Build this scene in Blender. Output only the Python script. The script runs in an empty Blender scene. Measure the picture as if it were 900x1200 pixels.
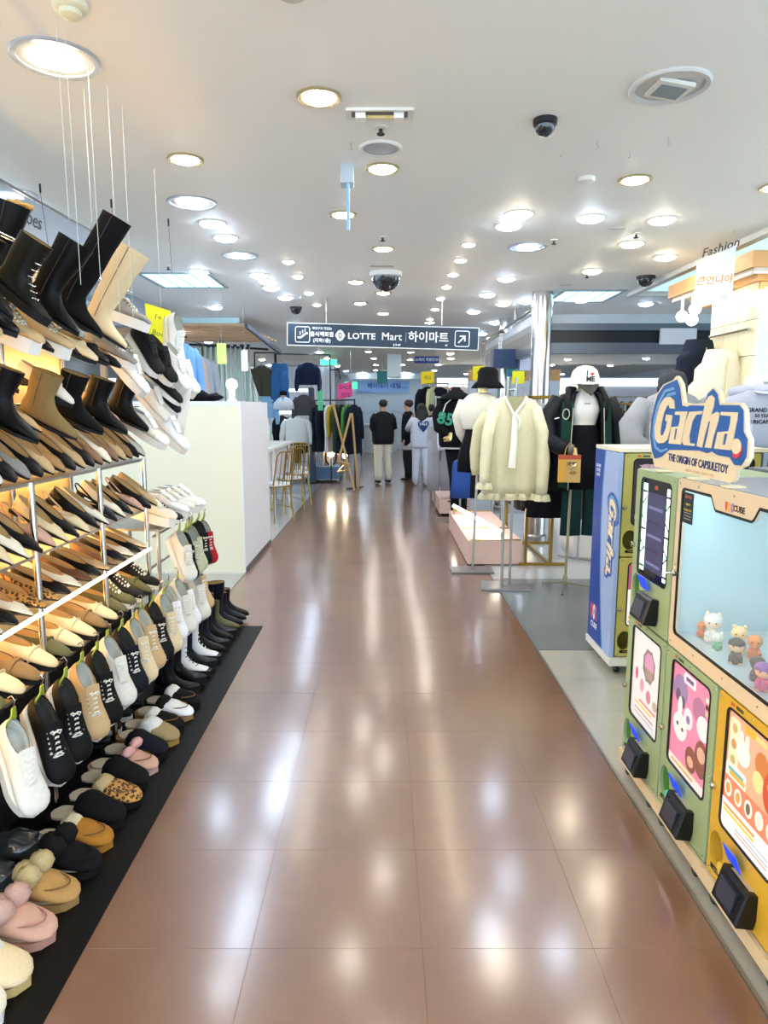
import bpy, bmesh, math, random
from mathutils import Vector, Matrix, Euler, noise
R = random.Random(7)
PI = math.pi
rad = math.radians
sc = bpy.context.scene
COL = sc.collection

# ------------------------------------------------------------------ camera
cd = bpy.data.cameras.new('camera'); cam = bpy.data.objects.new('camera', cd); COL.objects.link(cam)
cd.sensor_fit = 'VERTICAL'; cd.sensor_height = 36.0; cd.lens = 36.0*800/1200
cam.location = (0, 0, 1.55)
cam.rotation_euler = (PI/2 - math.atan(122/800), 0, 0)
sc.camera = cam
# ------------------------------------------------------------------ world, exposure
w = bpy.data.worlds.new('world'); sc.world = w; w.use_nodes = True
w.node_tree.nodes['Background'].inputs[0].default_value = (0.68, 0.85, 1.0, 1)
w.node_tree.nodes['Background'].inputs[1].default_value = 2.6  # ambient fill added to brighten the ceiling through the open near sides
sc.view_settings.view_transform = 'Standard'; sc.view_settings.look = 'None'
sc.view_settings.gamma = 1.0; sc.view_settings.use_curve_mapping = False
sc.view_settings.exposure = 0.70
LAMP = 55.0          # radiance of the ceiling lamps
sc.cycles.max_bounces = 7; sc.cycles.diffuse_bounces = 4; sc.cycles.glossy_bounces = 4; sc.cycles.transparent_max_bounces = 8

CE = 2.85            # ceiling height

# ------------------------------------------------------------------ materials
_m = {}
def mat(name, rgb, rough=0.6, metal=0.0, nz=0.0, nscale=40, bump=0.0, emit=0.0, spec=0.5, alpha=1.0, sheen=0.0, coat=0.0):
    if name in _m: return _m[name]
    m = bpy.data.materials.new(name); m.use_nodes = True
    nt = m.node_tree; b = nt.nodes['Principled BSDF']
    c = (*rgb, 1)
    b.inputs['Base Color'].default_value = c
    b.inputs['Roughness'].default_value = rough; b.inputs['Metallic'].default_value = metal
    b.inputs['Specular IOR Level'].default_value = spec
    if sheen: b.inputs['Sheen Weight'].default_value = sheen
    if coat: b.inputs['Coat Weight'].default_value = coat; b.inputs['Coat Roughness'].default_value = 0.12
    if emit:
        b.inputs['Emission Color'].default_value = c; b.inputs['Emission Strength'].default_value = emit
    if alpha < 1: b.inputs['Alpha'].default_value = alpha
    if nz or bump:
        tc = nt.nodes.new('ShaderNodeTexCoord'); n = nt.nodes.new('ShaderNodeTexNoise')
        n.inputs['Scale'].default_value = nscale; n.inputs['Detail'].default_value = 3
        nt.links.new(tc.outputs['Object'], n.inputs['Vector'])
        if nz:
            mx = nt.nodes.new('ShaderNodeMix'); mx.data_type = 'RGBA'
            mx.inputs[6].default_value = tuple(v*(1-nz) for v in rgb)+(1,); mx.inputs[7].default_value = tuple(min(1, v*(1+nz)) for v in rgb)+(1,)
            nt.links.new(n.outputs['Fac'], mx.inputs[0]); nt.links.new(mx.outputs[2], b.inputs['Base Color'])
        if bump:
            bp = nt.nodes.new('ShaderNodeBump'); bp.inputs['Strength'].default_value = bump; bp.inputs['Distance'].default_value = 0.004
            nt.links.new(n.outputs['Fac'], bp.inputs['Height']); nt.links.new(bp.outputs[0], b.inputs['Normal'])
    _m[name] = m; return m
def hexc(h):
    h = h.lstrip('#'); v = [int(h[i:i+2], 16)/255 for i in (0, 2, 4)]
    return tuple(c/12.92 if c <= .04045 else ((c+.055)/1.055)**2.4 for c in v)
def fab(name, h, **k):
    k.setdefault('rough', .9); k.setdefault('nz', .12); k.setdefault('nscale', 60); k.setdefault('bump', .25); k.setdefault('spec', .2)
    return mat('fabric_'+name, hexc(h), **k)
def lea(name, h, rough=.35, **k):
    k.setdefault('spec', .14)
    return mat('leather_'+name, hexc(h), rough=rough, **k)
def pla(name, h, rough=.4, **k):
    k.setdefault('spec', .35)
    return mat('plain_'+name, hexc(h), rough=rough, **k)
def glow(name, h, e):
    return mat('glow_'+name, hexc(h), emit=e)
CHROME = mat('chrome', (.6, .59, .57), .16, 1.0)
STEEL = mat('steel', (.38, .37, .35), .35, .9)
GOLD = mat('brass', (.55, .40, .16), .28, 1.0)
GOLDM = mat('mannequin_gold', (.72, .58, .26), .3, .75)
BLACKM = mat('black_metal', (.012, .013, .016), .4, .3)
WHITE = pla('white', '#ecece8', .5)
GLASS = mat('clear_glass', (1, 1, 1), .03, alpha=.10, spec=.5)

# ------------------------------------------------------------------ mesh building
class MB:
    def __init__(s): s.v = []; s.f = []
    def add(s, vs, fs):
        n = len(s.v); s.v += [tuple(v) for v in vs]; s.f += [tuple(i+n for i in f) for f in fs]; return s
    def box(s, x0, x1, y0, y1, z0, z1):
        if x0 > x1: x0, x1 = x1, x0
        if y0 > y1: y0, y1 = y1, y0
        if z0 > z1: z0, z1 = z1, z0
        return s.add([(x0,y0,z0),(x1,y0,z0),(x1,y1,z0),(x0,y1,z0),(x0,y0,z1),(x1,y0,z1),(x1,y1,z1),(x0,y1,z1)],
                     [(0,3,2,1),(4,5,6,7),(0,1,5,4),(1,2,6,5),(2,3,7,6),(3,0,4,7)])
    def rings(s, rs, cap0=True, cap1=True):
        n = len(rs[0]); vs = [p for r in rs for p in r]; fs = []
        for i in range(len(rs)-1):
            for j in range(n):
                a = i*n+j; b = i*n+(j+1) % n
                fs.append((a, b, b+n, a+n))
        if cap0: fs.append(tuple(range(n))[::-1])
        if cap1: fs.append(tuple((len(rs)-1)*n+j for j in range(n)))
        return s.add(vs, fs)
    def tube(s, pts, r, n=8, cap=True):
        pts = [Vector(p) for p in pts]; rr = r if isinstance(r, list) else [r]*len(pts)
        rs = []; up = None
        for i, p in enumerate(pts):
            d = (pts[min(i+1, len(pts)-1)]-pts[max(i-1, 0)]).normalized()
            if up is None: up = Vector((0, 0, 1)) if abs(d.z) < .9 else Vector((0, 1, 0))
            a = d.cross(up)
            if a.length < 1e-5: a = d.orthogonal()
            a.normalize(); b = a.cross(d).normalized(); up = b
            q = rr[i]; qa, qb = q if isinstance(q, tuple) else (q, q)
            rs.append([p+a*math.cos(t)*qa+b*math.sin(t)*qb for t in (2*PI*k/n for k in range(n))])
        return s.rings(rs, cap, cap)
    def cyl(s, c, r, h, n=20, r2=None):
        r2 = r if r2 is None else r2
        return s.rings([[(c[0]+q*math.cos(2*PI*k/n), c[1]+q*math.sin(2*PI*k/n), z) for k in range(n)] for q, z in ((r, c[2]), (r2, c[2]+h))])
    def lathe(s, c, prof, n=20, cap0=True, cap1=True):
        return s.rings([[(c[0]+q*math.cos(2*PI*k/n), c[1]+q*math.sin(2*PI*k/n), c[2]+z) for k in range(n)] for q, z in prof], cap0, cap1)
    def ball(s, c, r, n=12, m=8, jit=0):
        rs = []
        rx, ry, rz = r if isinstance(r, tuple) else (r, r, r)
        for i in range(m+1):
            t = PI*i/m; q = max(math.sin(t), .02)
            ring = []
            for k in range(n):
                d = Vector((q*math.cos(2*PI*k/n), q*math.sin(2*PI*k/n), -math.cos(t)))
                e = 1+jit*(noise.noise(d*3+Vector(c)*7))
                ring.append((c[0]+rx*e*d.x, c[1]+ry*e*d.y, c[2]+rz*e*d.z))
            rs.append(ring)
        return s.rings(rs)
    def prism(s, poly, z0, z1):
        n = len(poly)
        return s.add([(x, y, z0) for x, y in poly]+[(x, y, z1) for x, y in poly],
                     [tuple(range(n))[::-1], tuple(range(n, 2*n))]+[(i, (i+1) % n, (i+1) % n+n, i+n) for i in range(n)])
    def xf(s, M):
        s.v = [tuple(M @ Vector(v)) for v in s.v]; return s
    def mesh(s, name, smooth=40):
        me = bpy.data.meshes.new(name); me.from_pydata(s.v, [], s.f)
        bm = bmesh.new(); bm.from_mesh(me); bmesh.ops.recalc_face_normals(bm, faces=bm.faces); bm.to_mesh(me); bm.free()
        if smooth:
            me.polygons.foreach_set('use_smooth', [True]*len(me.polygons))
            if smooth < 180: me.set_sharp_from_angle(angle=rad(smooth))
        me.update(); return me
def B(*a): return MB().box(*a)

def FR(o, u, v):          # frame whose plane runs along u, v from o; normal u x v towards the viewer
    u = Vector(u); v = Vector(v); n = u.cross(v)
    return Matrix(((u.x, v.x, n.x, o[0]), (u.y, v.y, n.y, o[1]), (u.z, v.z, n.z, o[2]), (0, 0, 0, 1)))
def FX(x, y, z): return FR((x, y, z), (0, -1, 0), (0, 0, 1))     # faces the aisle from the right side
def FY(x, y, z): return FR((x, y, z), (1, 0, 0), (0, 0, 1))      # faces the camera

def curve_mesh(polys, depth, bevel=0):
    cu = bpy.data.curves.new('c', 'CURVE'); cu.dimensions = '2D'; cu.fill_mode = 'BOTH'; cu.extrude = depth/2; cu.bevel_depth = bevel
    for p in polys:
        sp = cu.splines.new('POLY'); sp.points.add(len(p)-1); sp.use_cyclic_u = True
        for i, (x, y) in enumerate(p): sp.points[i].co = (x, y, 0, 1)
    o = bpy.data.objects.new('c', cu)
    me = bpy.data.meshes.new_from_object(o)
    bpy.data.objects.remove(o); bpy.data.curves.remove(cu); me.materials.clear(); return me
def plate(polys, depth, M, off=0):     # back at off, front at off+depth
    if polys and not isinstance(polys[0], list): polys = [polys]
    me = curve_mesh(polys, depth); me.transform(M @ Matrix.Translation((0, 0, off+depth/2))); return me
def text(s, size, M, depth=.002, align='CENTER', bold=0, shear=0, sx=1, space=1):
    cu = bpy.data.curves.new('t', 'FONT'); cu.body = s; cu.size = size; cu.extrude = depth/2; cu.align_x = align; cu.align_y = 'CENTER'
    cu.offset = bold*size; cu.shear = shear; cu.space_character = space; cu.resolution_u = 2
    o = bpy.data.objects.new('t', cu)
    me = bpy.data.meshes.new_from_object(o)
    bpy.data.objects.remove(o); bpy.data.curves.remove(cu); me.materials.clear()
    me.transform(M @ Matrix.Diagonal((sx, 1, 1, 1)) @ Matrix.Translation((0, 0, depth/2))); return me
def rrect(x0, y0, x1, y1, r, n=4):
    out = []
    for cx, cy, a in ((x1-r, y1-r, 0), (x0+r, y1-r, 90), (x0+r, y0+r, 180), (x1-r, y0+r, 270)):
        for k in range(n+1):
            t = rad(a+90*k/n); out.append((cx+r*math.cos(t), cy+r*math.sin(t)))
    return out
def ell(cx, cy, rx, ry, n=16, a0=0, a1=360):
    full = abs(a1-a0) >= 360
    return [(cx+rx*math.cos(rad(a0+(a1-a0)*k/(n if full else n-1))), cy+ry*math.sin(rad(a0+(a1-a0)*k/(n if full else n-1)))) for k in range(n)]

# ------------------------------------------------------------------ objects
def link(name, me, m=None, parent=None, mats=None):
    o = bpy.data.objects.new(name, me); COL.objects.link(o)
    if m is not None:
        if len(me.materials) == 0: me.materials.append(m)
        if me.materials[0] is not m:
            o.material_slots[0].link = 'OBJECT'; o.material_slots[0].material = m
    if parent is not None: o.parent = parent
    return o
def as_mesh(g, name, smooth=40):
    return g.mesh(name, smooth) if isinstance(g, MB) else g
def tagp(o, label=None, cat=None, group=None, kind=None):
    if label: o['label'] = label
    if cat: o['category'] = cat
    if group: o['group'] = group
    if kind: o['kind'] = kind
    return o
class Thing:              # world-space builder: an Empty at the base, parts given in world coordinates
    def __init__(s, name, label, cat, loc, group=None):
        s.o = bpy.data.objects.new(name, None); s.o.empty_display_size = .05; COL.objects.link(s.o)
        s.o.location = loc; s.loc = Vector(loc); tagp(s.o, label, cat, group)
    def part(s, name, g, m, label=None, parent=None, smooth=40):
        me = as_mesh(g, name, smooth); me.transform(Matrix.Translation(-s.loc))
        o = link(name, me, m, parent or s.o); tagp(o, label); return o
def single(name, g, m, label, cat, group=None, smooth=40, loc=None):
    me = as_mesh(g, name, smooth)
    if loc is None:
        vs = [v.co for v in me.vertices]; loc = ((min(v.x for v in vs)+max(v.x for v in vs))/2, (min(v.y for v in vs)+max(v.y for v in vs))/2, min(v.z for v in vs))
    me.transform(Matrix.Translation(-Vector(loc)))
    o = link(name, me, m); o.location = loc; return tagp(o, label, cat, group)
def struct(name, g, m, parent=None, smooth=40, kind='structure'):
    o = link(name, as_mesh(g, name, smooth), m, parent)
    if parent is None: o['kind'] = kind
    return o
def kit_place(kit, name, label, cat, loc, rot=(0, 0, 0), mats=None, group=None, scale=1):
    # kit = list of (part name, mesh, material, parent index or None); copies share mesh data
    root = bpy.data.objects.new(name, None); root.empty_display_size = .05; COL.objects.link(root)
    root.location = loc; root.rotation_euler = rot; root.scale = (scale,)*3
    tagp(root, label, cat, group); objs = []
    for pn, me, m, par in kit:
        if mats and pn in mats: m = mats[pn]
        if m is None: objs.append(None); continue
        objs.append(link(pn, me, m, root if par is None else objs[par]))
    return root
ORD = ['first','second','third','fourth','fifth','sixth','seventh','eighth','ninth','tenth','eleventh','twelfth','thirteenth','fourteenth','fifteenth',
       'sixteenth','seventeenth','eighteenth','nineteenth','twentieth','twenty-first','twenty-second','twenty-third','twenty-fourth','twenty-fifth','twenty-sixth','twenty-seventh','twenty-eighth','twenty-ninth','thirtieth']
# ================================================================== SETTING
# aisle tile material: waxed brown vinyl
def floor_covering(name, c1, c2, rough, c3=None):
    m = bpy.data.materials.new(name); m.use_nodes = True; nt = m.node_tree; b = nt.nodes['Principled BSDF']
    g = nt.nodes.new('ShaderNodeNewGeometry')
    n1 = nt.nodes.new('ShaderNodeTexNoise'); n1.inputs['Scale'].default_value = 1.3; n1.inputs['Detail'].default_value = 5; n1.inputs['Roughness'].default_value = .65
    n2 = nt.nodes.new('ShaderNodeTexNoise'); n2.inputs['Scale'].default_value = 22; n2.inputs['Detail'].default_value = 2
    n3 = nt.nodes.new('ShaderNodeTexNoise'); n3.inputs['Scale'].default_value = 2.2; n3.inputs['Detail'].default_value = 3
    for n in (n1, n2, n3): nt.links.new(g.outputs['Position'], n.inputs['Vector'])
    mx = nt.nodes.new('ShaderNodeMix'); mx.data_type = 'RGBA'; mx.inputs[6].default_value = (*c1, 1); mx.inputs[7].default_value = (*c2, 1)
    mr = nt.nodes.new('ShaderNodeMapRange'); mr.inputs[1].default_value = .2; mr.inputs[2].default_value = .8
    nt.links.new(n1.outputs['Fac'], mr.inputs[0]); nt.links.new(mr.outputs[0], mx.inputs[0])
    my = nt.nodes.new('ShaderNodeMix'); my.data_type = 'RGBA'; my.blend_type = 'MULTIPLY'; my.inputs[0].default_value = .35
    nt.links.new(mx.outputs[2], my.inputs[6]); nt.links.new(n2.outputs['Color'], my.inputs[7])
    hs = nt.nodes.new('ShaderNodeRGBToBW'); nt.links.new(n2.outputs['Color'], hs.inputs[0])
    cm = nt.nodes.new('ShaderNodeMapRange'); cm.inputs[3].default_value = .88; cm.inputs[4].default_value = 1.1; nt.links.new(hs.outputs[0], cm.inputs[0])
    nt.links.new(cm.outputs[0], my.inputs[7]); my.inputs[0].default_value = .5
    nt.links.new(my.outputs[2], b.inputs['Base Color'])
    rr = nt.nodes.new('ShaderNodeMapRange'); rr.inputs[1].default_value = .3; rr.inputs[2].default_value = .7; rr.inputs[3].default_value = rough*.93; rr.inputs[4].default_value = rough*1.08
    nt.links.new(n3.outputs['Fac'], rr.inputs[0]); nt.links.new(rr.outputs[0], b.inputs['Roughness'])
    b.inputs['Specular IOR Level'].default_value = .5
    b.inputs['Coat Weight'].default_value = .9; b.inputs['Coat Roughness'].default_value = .16; b.inputs['Coat IOR'].default_value = 1.55
    n4 = nt.nodes.new('ShaderNodeTexNoise'); n4.inputs['Scale'].default_value = 5; n4.inputs['Detail'].default_value = 2; nt.links.new(g.outputs['Position'], n4.inputs['Vector'])
    bp = nt.nodes.new('ShaderNodeBump'); bp.inputs['Strength'].default_value = .12; bp.inputs['Distance'].default_value = .003
    pass
    return m
BROWN = floor_covering('waxed_brown_tile', hexc('#6b4b38'), hexc('#835f47'), .33)
GREYT = floor_covering('grey_tile', hexc('#8f9294'), hexc('#a8aaa8'), .31)
PALET = floor_covering('pale_tile', hexc('#a9a698'), hexc('#bdbaae'), .40)
DGREY = floor_covering('smooth_grey_floor', hexc('#6f7578'), hexc('#85898a'), .31)
WHITT = floor_covering('white_tile', hexc('#c4c8ca'), hexc('#d6d8d8'), .31)
SUB = mat('joint', hexc('#6b5142'), .7)
floor = struct('floor', B(-9, 9.5, -3, 30, -.12, -.0009), SUB)
def slabs(name, x0, x1, y0, y1, nx, ny, m, gap=.0003, h=.0008, var=None):
    dx = (x1-x0)/nx; dy = (y1-y0)/ny
    me = MB().add([(gap,gap,-h),(dx-gap,gap,-h),(dx-gap,dy-gap,-h),(gap,dy-gap,-h),(gap+.0006,gap+.0006,0),(dx-gap-.0006,gap+.0006,0),(dx-gap-.0006,dy-gap-.0006,0),(gap+.0006,dy-gap-.0006,0)],
                  [(0,3,2,1),(4,5,6,7),(0,1,5,4),(1,2,6,5),(2,3,7,6),(3,0,4,7)]).mesh(name, 0)
    for i in range(nx):
        for j in range(ny):
            o = link(name, me, m, floor); o.location = (x0+i*dx, y0+j*dy, R.uniform(-.0003, .0))
# aisle tiles, picked apart as far as their joints show
xs = [(-1.31, -.881), (-.881, -.385), (-.385, .111), (.111, .607), (.607, .985)]
for a, b_ in xs: slabs('floor_tile', a, b_, .87-.448*3, .87+.448*14, 1, 17, BROWN)
struct('floor_sheet', B(-1.31, .985, .87+.448*14, 29, -.0008, 0), BROWN, floor)
struct('floor_sheet', B(-1.31, .985, -3, .87-.448*3, -.0008, 0), BROWN, floor)
slabs('pale_floor_tile', 1.0, 3.1, 0.2, 4.23, 3, 9, PALET)
struct('floor_sheet', B(1.0, 9, 4.24, 6.1, -.0008, 0), DGREY, floor)
struct('floor_sheet', B(3.1, 9, -3, 4.23, -.0008, 0), PALET, floor)
struct('floor_sheet', B(1.0, 3.1, -3, .2, -.0008, 0), PALET, floor)
slabs('white_floor_tile', 1.0, 5.8, 6.1, 10.0, 8, 6, WHITT)
struct('floor_sheet', B(1.0, 9, 10.0, 29, -.0008, 0), GREYT, floor)
struct('floor_sheet', B(5.8, 9, 6.1, 10.0, -.0008, 0), WHITT, floor)
slabs('grey_floor_tile', -3.1, -1.32, 0.1, 6.3, 4, 10, GREYT)
slabs('white_floor_tile', -3.6, -1.32, 6.3, 12.3, 4, 10, WHITT)
struct('floor_sheet', B(-9, -1.32, 12.3, 29, -.0008, 0), GREYT, floor)
struct('floor_sheet', B(-9, -3.6, 6.3, 12.3, -.0008, 0), WHITT, floor)
struct('floor_sheet', B(-9, -3.1, -3, 6.3, -.0008, 0), GREYT, floor)
struct('trim_1', B(.987, .9985, -3, 5.9, -.0008, .004), STEEL)
struct('trim_2', B(-1.319, -1.311, 4.6, 29, -.0008, .002), pla('edge_grey', '#55585a'))
# ceiling
CEIL = mat('ceiling_paint', hexc('#e9e8e4'), .55, nz=.03, nscale=1.2, spec=.3)
ceil = struct('ceiling', B(-9, 9.5, -3, 30, CE, CE+.2), CEIL)
WALLM = mat('wall_paint', hexc('#dfe6ec'), .6, nz=.03, nscale=2)
struct('wall_back', B(-9, 9.5, 29, 29.2, 0, CE), WALLM)
struct('wall_left', B(-9.2, -9, 9, 29, 0, CE), WALLM)
struct('wall_right', B(9.5, 9.7, 9, 29, 0, CE), WALLM)

# ------------------------------------------------------------------ ceiling fittings
WARM = glow('warm_lamp', '#fff0d4', LAMP); COOL = glow('cool_lamp', '#cfe4ff', LAMP); NEUT = glow('neutral_lamp', '#fff8ee', LAMP)
RIMW = pla('white_rim', '#d8d6d0', .4); RIMG = mat('old_gold_rim', hexc('#b0a27c'), .35, .6)
def ring_mb(r0, r1, h, n=24):   # trim ring hanging h below z=0
    return MB().rings([[(q*math.cos(2*PI*k/n), q*math.sin(2*PI*k/n), z) for k in range(n)] for q, z in ((r1, 0), (r1, -h*.6), (r1-.006, -h), (r0, -h*.7), (r0, -.001))], False, False)
def disc_mb(r, z, n=20, dome=.01):
    return MB().lathe((0, 0, 0), [(r, z), (r*.8, z-dome*.6), (r*.3, z-dome)], n)
K_small = [('rim', ring_mb(.048, .062, .008).mesh('rim'), RIMW, None), ('lamp', disc_mb(.048, -.002, dome=.02).mesh('lamp'), NEUT, None)]
K_down = [('rim', ring_mb(.072, .095, .012).mesh('rim'), RIMG, None), ('lamp', disc_mb(.074, -.003, dome=.02).mesh('lamp'), NEUT, None)]
K_bright = [('rim', ring_mb(.085, .1, .01).mesh('rim'), RIMW, None), ('lamp', disc_mb(.088, -.004, dome=.03).mesh('lamp'), COOL, None)]
K_gimbal = [('rim', ring_mb(.135, .16, .012, 32).mesh('rim'), mat('grey_rim', hexc('#a9adb2'), .35, .3), None),
            ('reflector_plate', disc_mb(.137, -.002, 32, .004).mesh('plate'), pla('plate', '#c9c9c6', .35), None),
            ('lamp', B(-.062, .062, -.055, .055, -.018, -.007).mesh('lamp'), WARM, None)]
lamp_n = [0]
def lamp(kit, x, y, m, label, group=None, name='ceiling_light', rz=0):
    lamp_n[0] += 1
    return kit_place(kit, name, label, 'ceiling light', (x, y, CE), (0, 0, rz), {'lamp': m} if m else None, group)
lamp(K_down, -.274, 3.114, NEUT, 'large round downlight left of the rectangular fitting')
lamp(K_down, -1.049, 3.843, NEUT, 'round ribbed downlight alone on the left, above the bright cool row')
lamp(K_gimbal, -1.235, 2.794, WARM, 'big gimbal light with lit square lamp at top left', rz=.35)
lamp(K_gimbal, -2.295, 4.438, glow('white_lamp', '#eef4ff', LAMP), 'gimbal light with bright square lamp cut by the left edge of the photo', rz=.2)
lamp(K_gimbal, -1.228, 4.614, glow('white_lamp', '#eef4ff', LAMP), 'gimbal light with a bright lamp nearest in the left row of cool lamps', rz=.1)
for i, y in enumerate((5.102, 5.519)):
    lamp(K_bright, -1.22, y, COOL, ('nearer' if i == 0 else 'farther')+' of the two bright discs behind the left gimbal light')
lamp(K_gimbal, -1.242, 6.143, COOL, 'gimbal light with cool bright lamp between the two pairs of bright discs on the left', rz=.1)
lamp(K_bright, -1.784, 6.849, COOL, 'cool white disc lamp beside the flat ceiling panel on the left')
for i, (x, y) in enumerate(((-1.239, 7.02), (-1.21, 7.35), (-1.231, 7.746))):
    lamp(K_bright, x, y, COOL, ORD[i]+' of the three close cool discs left of the dome camera')
lamp(K_bright, -1.17, 8.4, COOL, 'small cool disc just behind the three close cool discs on the left')
for i, (x, y) in enumerate(((-.009, 3.985), (-.278, 4.886), (-.007, 5.889), (-.293, 7.389), (-.01, 8.081), (-.299, 8.85), (-.012, 9.786))):
    lamp(K_down, x, y, NEUT, 'gold-rimmed downlight over the middle aisle, '+ORD[i]+' from the camera side', 'gold-rimmed downlights over the aisle')
lamp(K_down, 1.443, 4.169, NEUT, 'gold-rimmed ribbed downlight alone on the right, behind the unlit gimbal fitting')
lamp(K_down, 2.33, 4.3, NEUT, 'gold-rimmed downlight at the right edge of the photo')
for x, y, m, l in ((1.94, 5.014, WARM, 'warm disc lamp on the right, farthest right above the canopy'), (1.976, 5.712, WARM, 'warm disc lamp between the two on the right before the black dome camera'),
                   (1.427, 4.97, COOL, 'bluish white disc lamp on the right with a small lamp behind it'), (.911, 4.866, WARM, 'warm disc of the adjoining warm and cool pair right of centre'),
                   (.897, 5.171, COOL, 'cool disc of the adjoining warm and cool pair right of centre'), (1.993, 6.808, WARM, 'warm white disc lamp left of the small dome camera on the right'),
                   (2.45, 6.2, WARM, 'warm disc lamp below the small dome camera on the right')):
    lamp(K_bright, x, y, m, l)
lamp(K_gimbal, 1.169, 5.829, COOL, 'gimbal light with lit square lamp behind the warm and cool pair')
for i, y in enumerate((5.75, 6.35, 7.0, 7.7, 8.5, 9.4, 10.4)):
    lamp(K_small, .68, y, WARM, ORD[i]+' small round spot in the line right of the dome camera, from the camera side', 'line of small spots right of centre')
for i, y in enumerate((6.4, 7.1, 8.1, 9.0)):
    lamp(K_small, -.86, y, WARM, ORD[i]+' small round spot in the line left of centre, from the camera side', 'line of small spots left of centre')
for i, (x, y) in enumerate(((1.24, 7.2), (1.2, 8.2), (1.22, 9.6), (1.5, 8.9), (1.75, 8.7), (2.4, 8.6))):
    lamp(K_bright, x, y, (COOL, COOL, COOL, WARM, COOL, COOL)[i], 'bright disc before the steel beam, '+ORD[i]+' from the aisle side', 'bright discs before the steel beam')
# lamps farther back: rows over the far shops
k = 0
for fr, y in enumerate((10.8, 12.4, 14.2, 16.4, 18.8, 21.5, 24.5, 27.0)):
    for fc, x in enumerate((-5.2, -3.4, -1.4, -.25, .6, 1.7, 3.2, 5.0, 7.0)):
        if y < 12 and x in (-.25,): continue
        xx = x+R.uniform(-.12, .12); yy = y+R.uniform(-.4, .4)
        lamp(K_bright if abs(x) > 1 else K_down, xx, yy, (COOL if R.random() < .6 else WARM) if abs(x) > 1 else NEUT, 'small lit disc in far ceiling row %s, %s from the left' % (ORD[fr], ORD[fc]), 'lamps of the far ceiling'); k += 1
for j, (x, y) in enumerate(((-3.6, 3.2), (-3.6, 5.4), (-3.4, 7.4), (-2.2, 9.2), (3.6, 2.6), (4.6, 4.4), (3.3, 8.9), (-.3, .9), (-.3, -1.2), (-1.2, .8), (1.2, 1.0), (1.2, -1.0), (3.4, .6), (-3.4, .6))):
    lamp(K_bright, x, y, NEUT if y < 3 else COOL, ('disc lamp above the shop left of the shoe rack, %s from its near end' if x < 0 else 'disc lamp above the shop right of the machines, %s from its near end') % ORD[j], 'disc lamps away from the aisle')
# unlit gimbal, rectangular fitting, speaker, etc.
t = Thing('gimbal_fitting', 'unlit round ceiling fitting with a tilted square lamp, top right', 'ceiling light', (1.165, 3.014, CE))
t.part('rim', ring_mb(.135, .16, .014, 32).xf(Matrix.Translation((1.165, 3.014, CE))), pla('plate', '#c9c9c6', .35))
t.part('reflector_plate', disc_mb(.137, -.002, 32, .004).xf(Matrix.Translation((1.165, 3.014, CE))), pla('plate2', '#bdbcb8', .4))
MM = Matrix.Translation((1.165, 3.014, CE-.012)) @ Matrix.Rotation(.1, 4, 'Z') @ Matrix.Rotation(.12, 4, 'Y')
t.part('lamp_frame', MB().box(-.075, .075, -.07, .07, -.012, .004).xf(MM), RIMW)
t.part('lamp_glass', MB().box(-.055, .055, -.05, .05, -.015, -.012).xf(MM), pla('dull_glass', '#8f979d', .15))
t = Thing('rectangular_fitting', 'rectangular recessed fitting with white lamp holder over the aisle', 'ceiling light', (-.019, 3.274, CE))
t.part('frame', plate([rrect(-.15, -.055, .15, .055, .004), rrect(-.125, -.04, .125, .04, .004)], .012, FR((-.019, 3.274, CE), (1, 0, 0), (0, -1, 0))), RIMW)
t.part('recess', MB().box(-.144, .106, 3.234, 3.314, CE-.004, CE-.001), pla('recess', '#7d7b74', .7))
for sx in (-.085, .085): t.part('lamp_holder', MB().box(-.019+sx-.022, -.019+sx+.022, 3.25, 3.298, CE-.03, CE-.004), WHITE)
t.part('lamp_tube', MB().tube([(-.08, 3.274, CE-.018), (.045, 3.274, CE-.018)], .008), pla('tube_yellow', '#c8b27a'))
t = Thing('ceiling_speaker', 'round grey mesh ceiling speaker behind the rectangular fitting', 'speaker', (-.017, 3.653, CE))
t.part('rim', ring_mb(.09, .11, .012).xf(Matrix.Translation((-.017, 3.69, CE))), RIMW)
t.part('grille', disc_mb(.092, -.004, 24, .008).xf(Matrix.Translation((-.017, 3.69, CE))), mat('grille', hexc('#a7abb2'), .6, nz=.2, nscale=200))
def sprinkler(x, y, lab):
    t = Thing('sprinkler', lab, 'sprinkler', (x, y, CE), 'ceiling sprinklers')
    t.part('cover', MB().lathe((x, y, CE), [(.03, 0), (.03, -.006), (.012, -.01)], 14), RIMW)
    t.part('nozzle', MB().lathe((x, y, CE), [(.01, -.008), (.008, -.025), (.02, -.03), (.018, -.035)], 10), BLACKM)
for i, (x, y) in enumerate(((-.015, 3.43), (-.01, 5.5), (1.33, 5.6), (1.9, 5.4), (2.0, 7.0), (-2.0, 6.6))):
    sprinkler(x, y, ('small black sprinkler right by the round speaker', 'small black sprinkler above the middle aisle before the big dome camera', 'small sprinkler right of the gimbal light', 'small sprinkler between warm discs on the right', 'small sprinkler near the flat panel on the right', 'small sprinkler near the flat panel on the left')[i])
def dome(x, y, r, lab, big=False):
    t = Thing('dome_camera', lab, 'security camera', (x, y, CE))
    c = (x, y, CE)
    t.part('mount', MB().lathe(c, [(r*1.15, 0), (r*1.12, -.025*(1.6 if big else 1)), (r, -.03*(1.6 if big else 1))], 20), pla('mount_white', '#d4d4d0') if big else BLACKM)
    h = .045 if big else .028
    t.part('dome', MB().lathe(c, [(r*math.cos(a), -h-r*.95*math.sin(a)) for a in (0, .3, .6, .9, 1.2, 1.5)], 20), mat('dome_black', (.01, .012, .02), .08, spec=.8))
dome(.735, 3.347, .048, 'small black dome camera on the ceiling right of the aisle lamps')
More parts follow.
